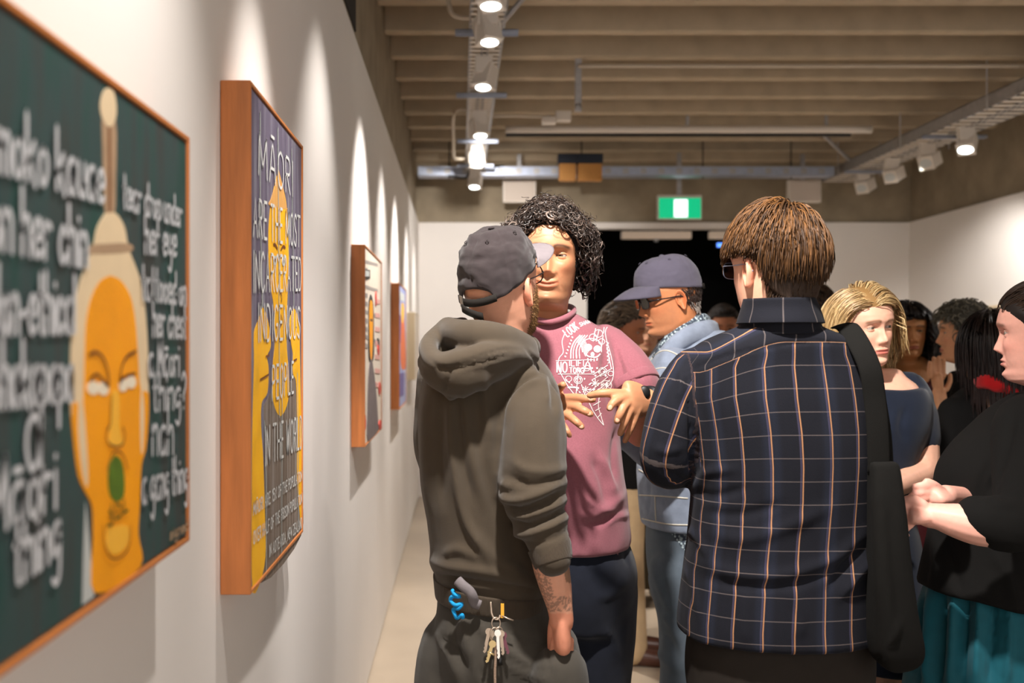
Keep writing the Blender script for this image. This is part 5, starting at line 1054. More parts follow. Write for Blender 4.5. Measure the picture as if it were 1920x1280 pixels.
ph = RK.uniform(0, 6.28, n); kk = np.linspace(0, 1, 9); pt[:, :, 0] += (np.sin(kk[None, :]*5+ph[:, None])*.004*kk[None, :]); pt[:, :, 1] += np.cos(kk[None, :]*4+ph[:, None])*.003*kk
rad = np.repeat((np.array([.0008, .0012, .0014, .0014, .0013, .0012, .0010, .0007, .0002]))[None, :], n, 0)*RK.uniform(.5, 1.3, (n, 1))
tone = RK.uniform(0, 1, (n, 1)); cc = np.array(lin((44, 28, 16))[:3])*(1-tone)+np.array(lin((112, 74, 36))[:3])*tone; cc = cc*np.interp(p0[:, 2:3], [-.03, .03, .08], [.38, .7, 1.1]); tp = smoothstep(.03, -.09, pt[..., 2]); pt[..., 0] *= .965-.10*tp; pt[..., 1] = np.where(pt[..., 1] < 0, pt[..., 1]*(1-.05*tp), pt[..., 1])  # shade low down and top highlight put into the strand colour
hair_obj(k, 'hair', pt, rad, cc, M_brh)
glasses(k, mat('clear_frame', (120, 130, 152), .25), .024, False, .0010)
# black tote bag on his right shoulder
M_bag = fab('black_canvas', (15, 14, 12), .92, .08, 40, .3, 900)
bag = thing('tote_bag', 'black canvas tote bag hanging from the shoulder of the man in checked shirt', 'bag', tuple(P(1670, 1240, 2.12)))
st = [P(1540, 592, 2.19), P(1566, 606, 2.055), P(1600, 628, 2.005), P(1634, 672, 2.0), P(1652, 730, 2.02), P(1658, 800, 2.045), P(1657, 850, 2.06), P(1650, 893, 2.07)]
def band(pts, w, th, nrm): v, f = tube(cr(pts, 6), w, 12, True, (nrm, th)); return v, f
v, f = band([P(1575, 610, 2.14), P(1590, 614, 2.06), P(1611, 645, 2.005), P(1631, 690, 1.98), P(1640, 745, 1.98), P(1646, 810, 1.98), P(1648, 890, 1.985)], .021, .14, (1, 0, .3)); obj('strap', v, f, M_bag, bag)
v, f = band([P(1580, 616, 2.26), P(1608, 640, 2.24), P(1632, 692, 2.18), P(1644, 760, 2.10), P(1652, 820, 2.03), P(1656, 895, 1.99)], .020, .14, (1, 0, .3)); obj('strap', v, f, M_bag, bag)
brow_ = [(866, 1624, 1678, 0, .014), (872, 1621, 1681, 0, .030), (950, 1622, 1688, 0, .055), (1050, 1622, 1698, 0, .070), (1150, 1622, 1710, 0, .078), (1215, 1626, 1722, 0, .072), (1244, 1640, 1712, 0, .05), (1258, 1660, 1690, 0, .02)]
cloth(bag, 'bag_body', [silh([(q[0], q[1]+10, q[2], q[3], q[4]*.72) for q in brow_], 1.985, .06, 4.5)], .007, M_bag, 4, [([(1640, 900), (1644, 1000), (1650, 1150)], 10, .005), ([(1668, 940), (1676, 1050), (1690, 1180)], 9, -.005), ([(1650, 1235), (1672, 1205), (1690, 1160)], 5, .007), ([(1640, 1245), (1662, 1220), (1690, 1195)], 5, -.006)], ((12, .004, (1, 1, .4), 3),))
# ------------------------------------------------------------------ man with curly hair in the plum T-shirt
M_tee = fab('plum_marl_jersey', (147, 90, 100), .92, .10, 260, .2, 1400, .2)
M_jean = fab('black_denim', (26, 30, 42), .88, .12, 50, .3, 1300, .1)
FU = ((P(1090, 0, 2.74)[0], 2.72, -.1, -1), (P(960, 0, 2.74)[0], 2.74, -.35, -.9))
u = Person('person', 'man with curly black hair in plum printed T-shirt, talking with both hands', (.23, 2.64), P(1027, 482, 2.55), 176, -1, -3, 1.03, skin=(192, 134, 98), nl=136, smile=.9, brow=(40, 30, 26), gaze=(.35, -.1), beard=((70, 58, 52), .30), heavy=.6, jaw=.97, ears=(), open_eye=.66, nose=1.12, wrinkle=1.)
core(u, P(1035, 660, 2.63), P(1040, 1040, 2.64), .19, .17, .13, FU, 0)
aL = A((1132, 655, 2.64, .066), (1168, 690, 2.60, .068), (1190, 722, 2.565, .066)); skL = A((1140, 660, 2.63, .042), (1186, 724, 2.56, .042), (1204, 775, 2.50, .046), (1204, 806, 2.45, .043), (1209, 785, 2.37, .040), (1215, 762, 2.31, .032), (1214, 750, 2.285, .027))
aR = A((925, 655, 2.64, .066), (895, 700, 2.60, .064), (880, 745, 2.56, .060)); skR = A((925, 660, 2.63, .05), (885, 745, 2.56, .05), (880, 815, 2.56, .045), (930, 805, 2.53, .040), (985, 775, 2.46, .030), (1002, 766, 2.44, .026))
arm_inner(u, aL, .7); arm_inner(u, aR, .7)
u.fine([limb(skL, 7), hand_at(P(1216, 752, 2.285), P(1176, 748, 2.235), .040, .42, (0, .3, 1))]+fingers([
    A((1186, 742, 2.25, .0135), (1152, 737, 2.22, .0105), (1128, 737, 2.215, .0098), (1106, 741, 2.225, .0078)),
    A((1176, 744, 2.232, .0105), (1160, 748, 2.212, .0104), (1149, 756, 2.202, .0094), (1143, 765, 2.20, .0080)),
    A((1183, 750, 2.236, .0108), (1171, 760, 2.216, .0104), (1163, 775, 2.206, .0096), (1157, 789, 2.21, .0082)),
    A((1191, 756, 2.242, .0106), (1181, 768, 2.226, .0100), (1172, 790, 2.220, .0092), (1163, 812, 2.228, .0078)),
    A((1200, 760, 2.25, .0098), (1194, 772, 2.238, .0092), (1184, 800, 2.236, .0084), (1172, 826, 2.245, .0070))]), .0034)
u.fine([limb(skR, 7), hand_at(P(998, 767, 2.445), P(1050, 758, 2.365), .040, .40, (0, .2, 1))]+fingers([
    A((1048, 747, 2.365, .0108), (1076, 745, 2.330, .0103), (1096, 747, 2.305, .0096), (1112, 749, 2.295, .0080)),
    A((1050, 757, 2.362, .0108), (1076, 762, 2.325, .0103), (1094, 769, 2.288, .0096), (1107, 776, 2.288, .0082)),
    A((1046, 768, 2.362, .0104), (1066, 779, 2.325, .0098), (1080, 790, 2.288, .0090), (1091, 800, 2.290, .0076)),
    A((1038, 776, 2.37, .0094), (1052, 792, 2.335, .0088), (1062, 806, 2.296, .0078), (1068, 816, 2.298, .0066)),
    A((1020, 752, 2.40, .0135), (1036, 736, 2.37, .0115), (1048, 728, 2.34, .0105), (1056, 721, 2.30, .0085))]), .0034)
u.build(.012)
# nails on the visible fingertips
M_nail = mat('fingernail', (226, 172, 140), .3)
nv = MB()
for x, y, Y, r, dx, dy in ((1108, 748, 2.288, .0085, 1, .1), (1104, 775, 2.280, .0085, 1, .4), (1089, 799, 2.282, .008, .8, .6), (1144, 764, 2.192, .0085, -.4, .8), (1158, 787, 2.201, .0085, -.3, .9)):
    v, f = ellip(P(x, y, Y), (.0060, .0016, .0048), Ry(math.atan2(dy, dx))); obj('fingernail', v, f, M_nail, u.body)
rows = [(588, 975, 1078, -.01, .068), (602, 945, 1102, 0, .090), (622, 908, 1134, 0, .118), (650, 888, 1158, 0, .138), (690, 880, 1166, 0, .155), (730, 884, 1164, 0, .165), (780, 892, 1161, 0, .176), (850, 896, 1162, -.01, .190), (915, 892, 1170, -.01, .198), (965, 888, 1177, 0, .192), (1000, 886, 1181, 0, .184), (1018, 888, 1180, 0, .180)]
uf = [([(1150, 640), (1165, 690), (1170, 735)], 5, -.007), ([(1140, 655), (1150, 700), (1160, 735)], 6, .008), ([(1160, 650), (1178, 690), (1190, 718)], 6, .006), ([(1128, 660), (1138, 720), (1148, 770)], 7, -.005), ([(1168, 660), (1186, 690), (1205, 712)], 4, -.004), ([(1128, 650), (1118, 690), (1116, 730)], 6, .004),
      ([(1112, 860), (1130, 900), (1140, 950)], 8, -.008), ([(1125, 850), (1142, 890), (1155, 930)], 7, .007), ([(1080, 960), (1110, 965), (1150, 945), (1170, 925)], 8, .006), ([(1095, 985), (1130, 980), (1170, 955)], 7, -.006), ([(1090, 930), (1120, 950), (1160, 960)], 7, .005), ([(1135, 985), (1155, 970), (1176, 965)], 5, .006), ([(1076, 900), (1085, 940), (1090, 990)], 8, .004), ([(1000, 640), (1020, 670), (1040, 720)], 14, .004), ([(1060, 590), (1090, 612), (1120, 625)], 6, .003), ([(1158, 800), (1150, 850), (1152, 900)], 6, -.007)]
tee = cloth(u, 'tshirt', [silh(rows, 2.64, .15, 2.3), limb(aL, 7), limb(aR, 7)], .0062, M_tee, 5, uf, ((8, .006, (1, 1, .6), 22), (24, .0020, (1, 1, .7), 24)))
rv, rf = tube(cr([P(988, 586, 2.60), P(1000, 596, 2.545), P(1030, 603, 2.515), P(1062, 594, 2.54), P(1076, 582, 2.60), P(1066, 574, 2.67), P(1030, 570, 2.70), P(1000, 575, 2.67), P(988, 586, 2.60)], 6), .0075, 12); obj('collar', rv, rf, M_tee, tee)
hq, hf2 = silh([(1012, 886.5, 1181.5, 0, .1835), (1020, 887, 1181, 0, .183), (1024, 888, 1180, 0, .180)], 2.64, .18, 2.3, 60, 3); obj('hem', hq, hf2, M_tee, tee)
sq = cr(A((1186, 716, 2.571, .0672), (1190, 723, 2.565, .0676), (1192, 727, 2.562, .066)), 4); v, f = tube(sq[:, :3], sq[:, 3], 28); obj('sleeve_hem', v, f, M_tee, tee)
cloth(u, 'trousers', [silh([(985, 900, 1168, 0, .16), (1020, 898, 1180, 0, .172), (1060, 895, 1192, 0, .176), (1110, 900, 1190, 0, .17), (1170, 910, 1172, 0, .15)], 2.65, .17, 2.3)]+leg_prims(P(1040, 1110, 2.65), FU, .118, .085, .10, 180), .011, M_jean, 5, [([(1178, 1005), (1172, 1040), (1180, 1062)], 4, -.004), ([(1088, 1030), (1084, 1060), (1078, 1080)], 3, -.004), ([(1120, 1120), (1150, 1110), (1185, 1080)], 9, .006), ([(1130, 1180), (1150, 1200), (1160, 1240)], 8, .005)], ((14, .005, (1, 1, .5), 8),))
shoes(u, FU, M_black_shoe)
# watch strap
wc, wd = np.array([P(1214, 750, 2.285)])[0], P(1178, 748, 2.24)-P(1216, 752, 2.29); wd /= np.linalg.norm(wd)
wq = cr(skL, 12)[:, :3]; v, f = tube([wc-wd*.013+(.004, .004, 0), wc-wd*.004+(.004, .004, 0), wc+wd*.006+(.004, .004, 0)], [.0325, .033, .032], 24)
ws = obj('watch', v, f, mat('black_rubber', (26, 26, 30), .4), u.t); v, f = ellip(wc+(-.012, -.026, .018), (.014, .008, .016)); obj('watch_case', v, f, M_dark, ws)
# curly hair
M_crl = hairmat('black_curls', (30, 24, 22), .34, .6)
def mk_u(V):
    x, y, z = V[:, 0], V[:, 1], V[:, 2]; ax = np.abs(x); lim = np.interp(y, [-.11, -.06, -.02, .02, .045, .07, .09], [-.075, -.07, -.06, -.03, .035, .072, .080])-.028*smoothstep(.018, .06, ax)*(y > .03); return smoothstep(-.010, .022, z-lim)
hair_base(u, mk_u, .007, mat('black_hair_base', (18, 14, 13), .8), 'hair_base')
RU = np.random.default_rng(5)
def curls(name, n, K, r0, r1, hr0, hr1, t0, t1, dark, seedoff=0):
    p0, n0 = scalp(u, n, mk_u, RU)
    side = smoothstep(.045, -.04, p0[:, 2]); L_ = .036+.034*smoothstep(.03, .07, np.abs(p0[:, 0]))*smoothstep(.10, .03, p0[:, 2])+RU.uniform(-.014, .016, n)
    ax0 = n0+RU.normal(0, .28, (n, 3)); ax0[:, 2] += .05+.6*smoothstep(.05, .09, p0[:, 1]); ax0[:, 0] += .35*np.sign(p0[:, 0])*side; ax0 /= np.linalg.norm(ax0, axis=1)[:, None]
    s_ = np.linspace(0, 1, K)[None, :, None]; drop = np.array([0, 0, -1.])[None, None, :]
    cen = p0[:, None, :]+ax0[:, None, :]*(L_[:, None, None]*(s_-.25*s_**2))+drop*(L_*(.06+.30*side))[:, None, None]*s_**2
    e1 = np.cross(ax0, (0.2, .3, .93)); e1 /= np.linalg.norm(e1, axis=1)[:, None]; e2 = np.cross(ax0, e1)
    turn = RU.uniform(t0, t1, n)[:, None]*2*PI*s_[:, :, 0]*RU.choice([-1, 1], n)[:, None]+RU.uniform(0, 6.3, n)[:, None]; hr = (RU.uniform(hr0, hr1, n)[:, None]*smoothstep(0, .22, s_[:, :, 0]))
    pt = cen+e1[:, None, :]*(np.cos(turn)*hr)[..., None]+e2[:, None, :]*(np.sin(turn)*hr)[..., None]; pt = keep_out(pt, .004)
    zl = .071-.026*smoothstep(.018, .06, np.abs(pt[..., 0]))+RU.uniform(-.007, .006, (n, 1)); fz = (pt[..., 1] > .045) & (pt[..., 2] < zl) & (np.abs(pt[..., 0]) < .066); pt[..., 1] += np.where(fz, .006, 0); pt[..., 2] = np.where(fz, zl+(zl-pt[..., 2])*.25, pt[..., 2])
    rad = np.interp(np.linspace(0, 1, K), [0, .3, .8, 1], [r0, r1, r1*.8, .0004])[None, :]*RU.uniform(.6, 1.2, (n, 1))
    g = (RU.uniform(0, 1, n) < .14)[:, None]; cc = np.where(g, np.array(lin((134, 118, 108))[:3])*RU.uniform(.5, 1, (n, 1)), np.array(lin(dark)[:3])*RU.uniform(.5, 1.5, (n, 1)))
    hair_obj(u, name, pt, rad, cc, M_crl)
curls('hair', 1000, 26, .0020, .0030, .0075, .0125, 1.6, 2.6, (40, 31, 27))
curls('fine_curls', 1100, 22, .0008, .0011, .007, .014, 1.6, 3.0, (66, 52, 44))
K = 22; s_ = np.linspace(0, 1, K)[None, :, None]
n = 150; p0, n0 = scalp(u, n, mk_u, RU); L_ = RU.uniform(.055, .085, n); ax0 = n0+RU.normal(0, .3, (n, 3)); ax0 /= np.linalg.norm(ax0, axis=1)[:, None]; cen = p0[:, None, :]+ax0[:, None, :]*(L_[:, None, None]*(s_-.35*s_**2))
e1 = np.cross(ax0, (0.2, .3, .93)); e1 /= np.linalg.norm(e1, axis=1)[:, None]; e2 = np.cross(ax0, e1); turn = RU.uniform(1.5, 3, n)[:, None]*2*PI*s_[:, :, 0]+RU.uniform(0, 6.3, n)[:, None]
pt = cen+(e1[:, None, :]*np.cos(turn)[..., None]+e2[:, None, :]*np.sin(turn)[..., None])*.010*s_; hair_obj(u, 'loose_curls', pt, np.full((n, K), .0006), np.tile(np.array(lin((60, 48, 42))[:3]), (n, 1)), M_crl)
# printed chest motif: skull and patterned shape with its lettering, laid on the cloth
M_print = mat('white_screen_print', (232, 222, 220), .85, vary=.25, scale=160)
YP = 2.40
def flat_to_tee(mb_list, lift, name, label=None):
    mb = MB()
    for v, f in mb_list: mb.add(v, f)
    V = mb.V(); dg = bpy.context.evaluated_depsgraph_get(); bv = BVHTree.FromObject(tee, dg); off = np.array(WORLD(tee)); cam_ = np.array([0, 0, CAMZ]); out = np.zeros_like(V); ok = np.zeros(len(V), bool)
    for i, q in enumerate(V):                                            # cast from the front of the chest
        d = q-cam_; d /= np.linalg.norm(d); hit = bv.ray_cast(Vector(q-off-d*.4), Vector(d))
        if hit[0] is not None and hit[0][1]+off[1] < 2.62: out[i] = np.array(hit[0])+off-d*lift; ok[i] = True
    f = [g for g in mb.f if all(ok[i] for i in g)]; return obj(name, out, f, M_print, tee, True, label=label)
def prib(pts, w, sub=6):                                                # a printed line in photo pixels
    p = cr(pts, sub) if len(pts) > 2 else np.linspace(pts[0], pts[1], 6); p = np.asarray(p, float); t = np.gradient(p, axis=0); t /= np.linalg.norm(t, axis=1)[:, None]+1e-9; nr = np.stack([-t[:, 1], t[:, 0]], 1)*w/2
    V = np.array([P(x, y, YP) for x, y in np.vstack([p+nr, p-nr])]); n = len(p); return V, [(i, n+i, n+i+1, i+1) for i in range(n-1)]
def pdisc(cx, cy, rx, ry, rot=0, n=14):
    a = np.arange(n)*2*PI/n; V = [P(cx, cy, YP)]; c, s = math.cos(rot), math.sin(rot)
    for k_ in (.5, 1): V += [P(cx+k_*(rx*math.cos(q)*c-ry*math.sin(q)*s), cy+k_*(rx*math.cos(q)*s+ry*math.sin(q)*c), YP) for q in a]
    return np.array(V), [(0, 1+i, 1+(i+1) % n) for i in range(n)]+[(1+i, 1+n+i, 1+n+(i+1) % n, 1+(i+1) % n) for i in range(n)]
def pword(txt, x0, y0, x1, y1, hpx, w):
    st, W_ = text_strokes(txt); out = []; d = np.array([x1-x0, y1-y0]); d = d/np.linalg.norm(d); nr = np.array([d[1], -d[0]])
    for p in st:
        q = np.array([np.array([x0, y0])+(np.array([x1, y1])-np.array([x0, y0]))*a/W_+nr*b/7*hpx for a, b in p]); out.append(prib(q if len(q) > 2 else np.linspace(q[0], q[-1], 5), w, 1 if len(q) > 4 else 3))
    return out
w_ = pword('NO', 1044, 698, 1063, 698, 20, 2.2)+pword('ILIFI', 1067, 686, 1094, 686, 11, 1.7)+pword('TONG', 1068, 699, 1094, 699, 10, 1.6)+pword('A', 1094, 699, 1110, 699, 22, 2.2)+[prib([(1042, 676), (1112, 674)], .9), prib([(1046, 701), (1112, 701)], .9)]
w_ += pword('LOOK', 1064, 632, 1086, 616, 16, 2.0)+pword('SHARP', 1088, 612, 1112, 603, 7, 1.4)+pword('MATE', 1116, 602, 1134, 599, 5, 1.0)
flat_to_tee(w_, .0016, 'print_lettering')
pr_ = []
edge = [(1060, 622), (1054, 640), (1056, 660), (1048, 672), (1047, 690), (1056, 708), (1068, 728), (1084, 745), (1102, 752), (1112, 770), (1122, 785), (1132, 797)]; pr_.append(prib(edge, 1.3))
edge2 = [(1118, 606), (1135, 602), (1148, 606), (1156, 614), (1150, 612), (1140, 612), (1135, 622), (1138, 640), (1144, 660), (1150, 690), (1148, 712), (1136, 728), (1126, 736), (1122, 760), (1127, 780), (1132, 797)]; pr_.append(prib(edge2, 1.3))
for c_, q in enumerate((10, 15, 21, 27)): pr_.append(prib([(1060+q, 672), (1062+q*.9, 655), (1068+q*.9, 640), (1080+q*.8, 628)], 1.5 if c_ % 2 else 2.2))
for i in range(7): pr_.append(pdisc(1060+i*2.2, 668-i*6, 2.0, 1.4, .8, 6)); pr_.append(pdisc(1066+i*3.0, 726-i*0.4+i*i*.1, 2.0, 2.0, .7, 5))
for i in range(6): pr_.append(prib([(1082+i*1.5, 640-i*2), (1090+i*1.5, 650-i*2), (1098+i*1.3, 668-i*2)], 1.0))
for i in range(9): pr_.append(pdisc(1062+i*5.0, 712+i*4.6, 2.6, 1.3, .75, 5)); pr_.append(pdisc(1110+i*3.2, 690+(i % 3)*7, 2.3, 2.3, .6, 4)); pr_.append(pdisc(1106+(i % 5)*8, 720+(i//5)*10, 3.2, 1.5, -.6, 5))
for i in range(8): a_ = i*PI/4; pr_.append(prib([(1116, 718), (1116+9*math.cos(a_), 718+8*math.sin(a_))], 1.3)); pr_.append(prib([(1137, 722), (1137+8*math.cos(a_), 722+7*math.sin(a_))], 1.0)); pr_.append(prib([(1098, 730), (1098+7*math.cos(a_), 730+7*math.sin(a_))], 1.2))
for q in ((1084, 712, 8), (1084, 712, 5), (1066, 710, 6), (1137, 722, 10), (1100, 690, 6), (1130, 696, 8), (1130, 696, 5), (1145, 700, 5), (1122, 625, 8), (1112, 632, 7), (1128, 640, 6)):
    a_ = np.linspace(0, 2*PI, 13); pr_.append(prib(np.stack([q[0]+q[2]*np.cos(a_), q[1]+q[2]*.9*np.sin(a_)], 1), 1.1, 1))
for a_, b_ in (((1112, 702), (1140, 684)), ((1110, 712), (1148, 690)), ((1096, 742), (1140, 706)), ((1102, 748), (1144, 712)), ((1084, 700), (1080, 740)), ((1090, 720), (1100, 750)), ((1118, 610), (1112, 640)), ((1126, 606), (1118, 640)), ((1134, 604), (1128, 650)), ((1138, 650), (1146, 690)), ((1112, 760), (1126, 752)), ((1116, 770), (1126, 764)), ((1121, 782), (1128, 774))): pr_.append(prib([a_, b_], 1.4))
for i in range(6): pr_.append(prib([(1136+i*.5, 640+i*7), (1141+i*.5, 643+i*7), (1137+i*.5, 646+i*7)], 1.3)); pr_.append(pdisc(1110+i*7, 744-i*5, 2.8, 1.2, -.7, 4)); pr_.append(pdisc(1076+i*4, 690+(i % 2)*20, 1.5, 2.2, 0, 5))
for q in ((1103, 651, 7.2, 6.6), (1120, 654, 7.2, 6.6)): pr_.append(pdisc(*q, 0, 16))
pr_ += [prib([(1092, 660), (1091, 645), (1100, 636), (1114, 635), (1126, 643), (1128, 660)], 1.4), pdisc(1111, 664, 3.5, 4.5), prib([(1096, 662), (1104, 668), (1118, 669), (1126, 663)], 2.4), prib([(1102, 671), (1103, 676)], 2.2), prib([(1108, 672), (1108, 677)], 2.2), prib([(1114, 672), (1114, 677)], 2.2), prib([(1120, 671), (1119, 676)], 2.2)]
o = flat_to_tee(pr_, .0015, 'print_motif'); o['kind'] = 'stuff'
# ------------------------------------------------------------------ older man in the blue cap and denim jacket
M_denim = fab('washed_blue_denim', (132, 142, 160), .9, .22, 28, .35, 1200, .15); M_thr = fab('pale_seam_thread', (206, 200, 186), .8); M_grt = fab('slate_blue_cotton', (86, 96, 106), .92, .10, 30, .3, 1200, .1)
M_capn = fab('dusty_blue_cap_cotton', (84, 80, 94), .9, .06, 60, .25, 1200, .1)
FD = ((P(1262, 0, 3.06)[0], 3.0, -.95, -.2), (P(1330, 0, 3.06)[0], 3.16, -.95, -.2))
d = Person('person', 'older man in dusty blue cap and denim jacket, in profile behind checked shirt', (.66, 3.08), P(1252, 556, 3.04), 100, -12, 0, .96, skin=(196, 128, 86), nl=120, brow=(90, 80, 74), gaze=(0, -.3), ears=(-1,), heavy=.25, nose=1.1, beard=((120, 106, 98), .22))
core(d, P(1318, 680, 3.10), P(1310, 1010, 3.10), .13, .10, .13, FD, 100)
aL = A((1262, 690, 2.97, .064), (1268, 760, 2.92, .064), (1266, 840, 2.90, .060), (1232, 850, 2.88, .056), (1190, 822, 2.88, .050), (1162, 806, 2.88, .045)); aR = A((1300, 690, 3.26, .06), (1290, 790, 3.3, .056), (1270, 860, 3.3, .05), (1220, 850, 3.28, .045))
arm_inner(d, aL, .65); arm_inner(d, aR, .65)
d.fine([limb(A((1200, 826, 2.88, .03), (1162, 806, 2.88, .026), (1146, 800, 2.88, .026)), 4), hand_at(P(1150, 802, 2.88), P(1122, 800, 2.88), .034, .4, (0, 1, .3))]+fingers([A((1124, 794, 2.87, .009), (1106, 796, 2.86, .008)), A((1122, 798, 2.88, .009), (1104, 804, 2.87, .008)), A((1122, 803, 2.89, .009), (1106, 811, 2.88, .008)), A((1124, 807, 2.90, .008), (1110, 817, 2.89, .007)), A((1140, 795, 2.86, .011), (1126, 786, 2.85, .009))]), .0035)
d.build(.012)
rows = [(620, 1262, 1352, .0, .09), (640, 1236, 1390, 0, .13), (662, 1222, 1412, 0, .165), (690, 1210, 1430, 0, .19), (730, 1204, 1440, 0, .205), (790, 1200, 1440, 0, .21), (860, 1197, 1434, 0, .20), (930, 1199, 1424, 0, .19), (984, 1205, 1414, 0, .18)]
df = [([(1228, 655), (1280, 668), (1330, 700)], 4, .004), ([(1206, 694), (1250, 688), (1275, 720)], 3, -.005), ([(1215, 720), (1222, 770), (1215, 830)], 7, .006), ([(1236, 720), (1246, 760), (1250, 800)], 7, -.006), ([(1240, 700), (1250, 720), (1252, 745)], 4, -.012), ([(1215, 880), (1218, 930), (1214, 970)], 3, -.004)]
jk = cloth(d, 'denim_jacket', [silh(rows, 3.10, .2, 2.3), limb(aL, 7), limb(aR, 6)], .0075, M_denim, 5, df, ((8, .007, (1, 1, .6), 31), (24, .002, (1, 1, .8), 33)))
def seam(p, par, pts, dirv=(0, 1, 0), r=.0022, name='seam'):
    q = cr(np.array([P(x, y, 2.3) for x, y in pts]), 8); dg = bpy.context.evaluated_depsgraph_get(); bv = BVHTree.FromObject(par, dg); off = np.array(WORLD(par)); cam_ = np.array([0, 0, CAMZ]); out = []
    for w in q:
        dd = w-cam_; dd /= np.linalg.norm(dd); hit = bv.ray_cast(Vector(cam_+dd*1.2-off), Vector(dd))
        if hit[0] is not None: out.append(np.array(hit[0])+off-dd*.0008)
    if len(out) > 2: v, f = tube(np.array(out), r, 5); return obj(name, v, f, M_thr, par)
for q in ([(1209, 690), (1230, 664), (1250, 657), (1275, 668), (1302, 690)], [(1212, 696), (1250, 690), (1275, 712), (1285, 745)], [(1198, 880), (1214, 888), (1226, 886), (1226, 870)], [(1199, 928), (1240, 930), (1290, 934)], [(1204, 972), (1250, 982), (1290, 984)], [(1228, 930), (1229, 960), (1230, 978)]): seam(d, jk, q)
cl = [P(1226, 676, 3.0), P(1250, 640, 2.97), P(1290, 610, 2.975), P(1330, 600, 3.02), P(1345, 606, 3.10)]
def flap(pts, wid, up, m, par, name, th=.005):
    c = cr(np.array(pts), 6); up = np.array(up, float); V = []; nn = 6
    for i, q in enumerate(c):
        for t in np.linspace(0, 1, nn): V.append(q+up*wid*t+np.array([0, -1, 0])*(.022*math.sin(t*PI*.7)))
    f = [(i*nn+j, (i+1)*nn+j, (i+1)*nn+j+1, i*nn+j+1) for i in range(len(c)-1) for j in range(nn-1)]
    o = obj(name, V, f, m, par, True); s_ = o.modifiers.new('s', 'SOLIDIFY'); s_.thickness = th; s_.offset = 0; return o
flap(cl, .062, (.12, .25, -.95), M_denim, jk, 'collar')
v, f = tube(cr(np.array(cl)+np.array([.008, .012, -.058]), 6), .0028, 5); obj('collar_edge', v, f, M_thr, jk)
M_pat = mat('patterned_shirt_cloth', (150, 176, 190), .85); nt = M_pat.node_tree; vo = nt.nodes.new('ShaderNodeTexVoronoi'); vo.inputs['Scale'].default_value = 130; rp = nt.nodes.new('ShaderNodeValToRGB'); e_ = rp.color_ramp.elements; e_[0].color = lin((196, 214, 220)); e_[1].color = lin((60, 70, 84)); e_[0].position = .2; e_[1].position = .6; tc_ = nt.nodes.new('ShaderNodeTexCoord')
nt.links.new(tc_.outputs['Object'], vo.inputs['Vector']); nt.links.new(vo.outputs['Distance'], rp.inputs[0]); nt.links.new(rp.outputs[0], nt.nodes['Principled BSDF'].inputs['Base Color'])
shc = [P(1224, 668, 3.03), P(1246, 632, 3.005), P(1282, 600, 3.0), P(1316, 588, 3.03), P(1330, 594, 3.10)]
pc = flap(shc, .045, (.10, .2, -.97), M_pat, d.t, 'shirt_collar'); v, f = silh([(960, 1225, 1400, 0, .16), (1000, 1228, 1395, 0, .165), (1026, 1235, 1390, 0, .16)], 3.10, .16, 2.3); obj('shirt_tail', v, f, M_pat, d.t)
cloth(d, 'trousers', [silh([(975, 1214, 1402, 0, .15), (1010, 1212, 1398, 0, .16), (1060, 1214, 1394, 0, .16), (1120, 1222, 1386, 0, .15)], 3.11, .16, 2.3), limb([(*P(1278, 1080, 3.02), .10), (*P(1292, 1180, 3.0), .092), (*P(1282, 1300, 3.0), .075), (*P(1272, 1480, 3.0), .068), (FD[0][0], FD[0][1], .06, .06)], 6), limb([(*P(1330, 1080, 3.18), .10), (*P(1340, 1180, 3.18), .085), (*P(1335, 1300, 3.17), .075), (FD[1][0], FD[1][1], .06, .06)], 6)], .010, M_grt, 5,
   [([(1250, 1030), (1270, 1050), (1300, 1060)], 5, -.007), ([(1225, 1060), (1240, 1110), (1262, 1150)], 7, .007), ([(1240, 1150), (1262, 1175), (1275, 1210)], 7, .009), ([(1235, 1185), (1255, 1200), (1270, 1235)], 7, -.008), ([(1232, 1215), (1250, 1240), (1275, 1260)], 7, .008)], ((14, .006, (1, 1, .6), 8),))
shoes(d, FD, M_black_shoe)
cap(d, M_capn, M_capn, rim=lambda a: .024+.020*np.cos(a), h=.108, seed=4, wr=.0016, brim=.072, brim_drop=.016, sag=.006, strap=M_straps)
glasses(d, mat('black_frame', (24, 24, 28), .25), .022, False, .0022, -.006)
def mk_d(V):
    x, y, z = V[:, 0], V[:, 1], V[:, 2]; return smoothstep(-.004, .006, z-np.interp(y, [-.11, -.07, -.03, .005], [-.075, -.07, -.03, .04]))*smoothstep(.022, .010, z-.0-.016*0)*(y < .0)
n = 1500; p0, n0 = scalp(d, n, mk_d, RK); pt = sep(p0, n0*.4, np.tile([0, -.35, -.9], (n, 1)), RK.uniform(.008, .016, n), 4, .001, .5, .2, .001, R=RK)
tone = (RK.uniform(0, 1, (n, 1)) < smoothstep(-.02, -.06, p0[:, 2:3])); hair_obj(d, 'hair', pt, np.repeat(np.array([[.0012, .0013, .0010, .0003]]), n, 0), np.where(tone, np.array(lin((170, 160, 152))[:3]), np.array(lin((52, 38, 32))[:3]))*RK.uniform(.6, 1.2, (n, 1)), hairmat('short_hair', (60, 46, 40), .5))
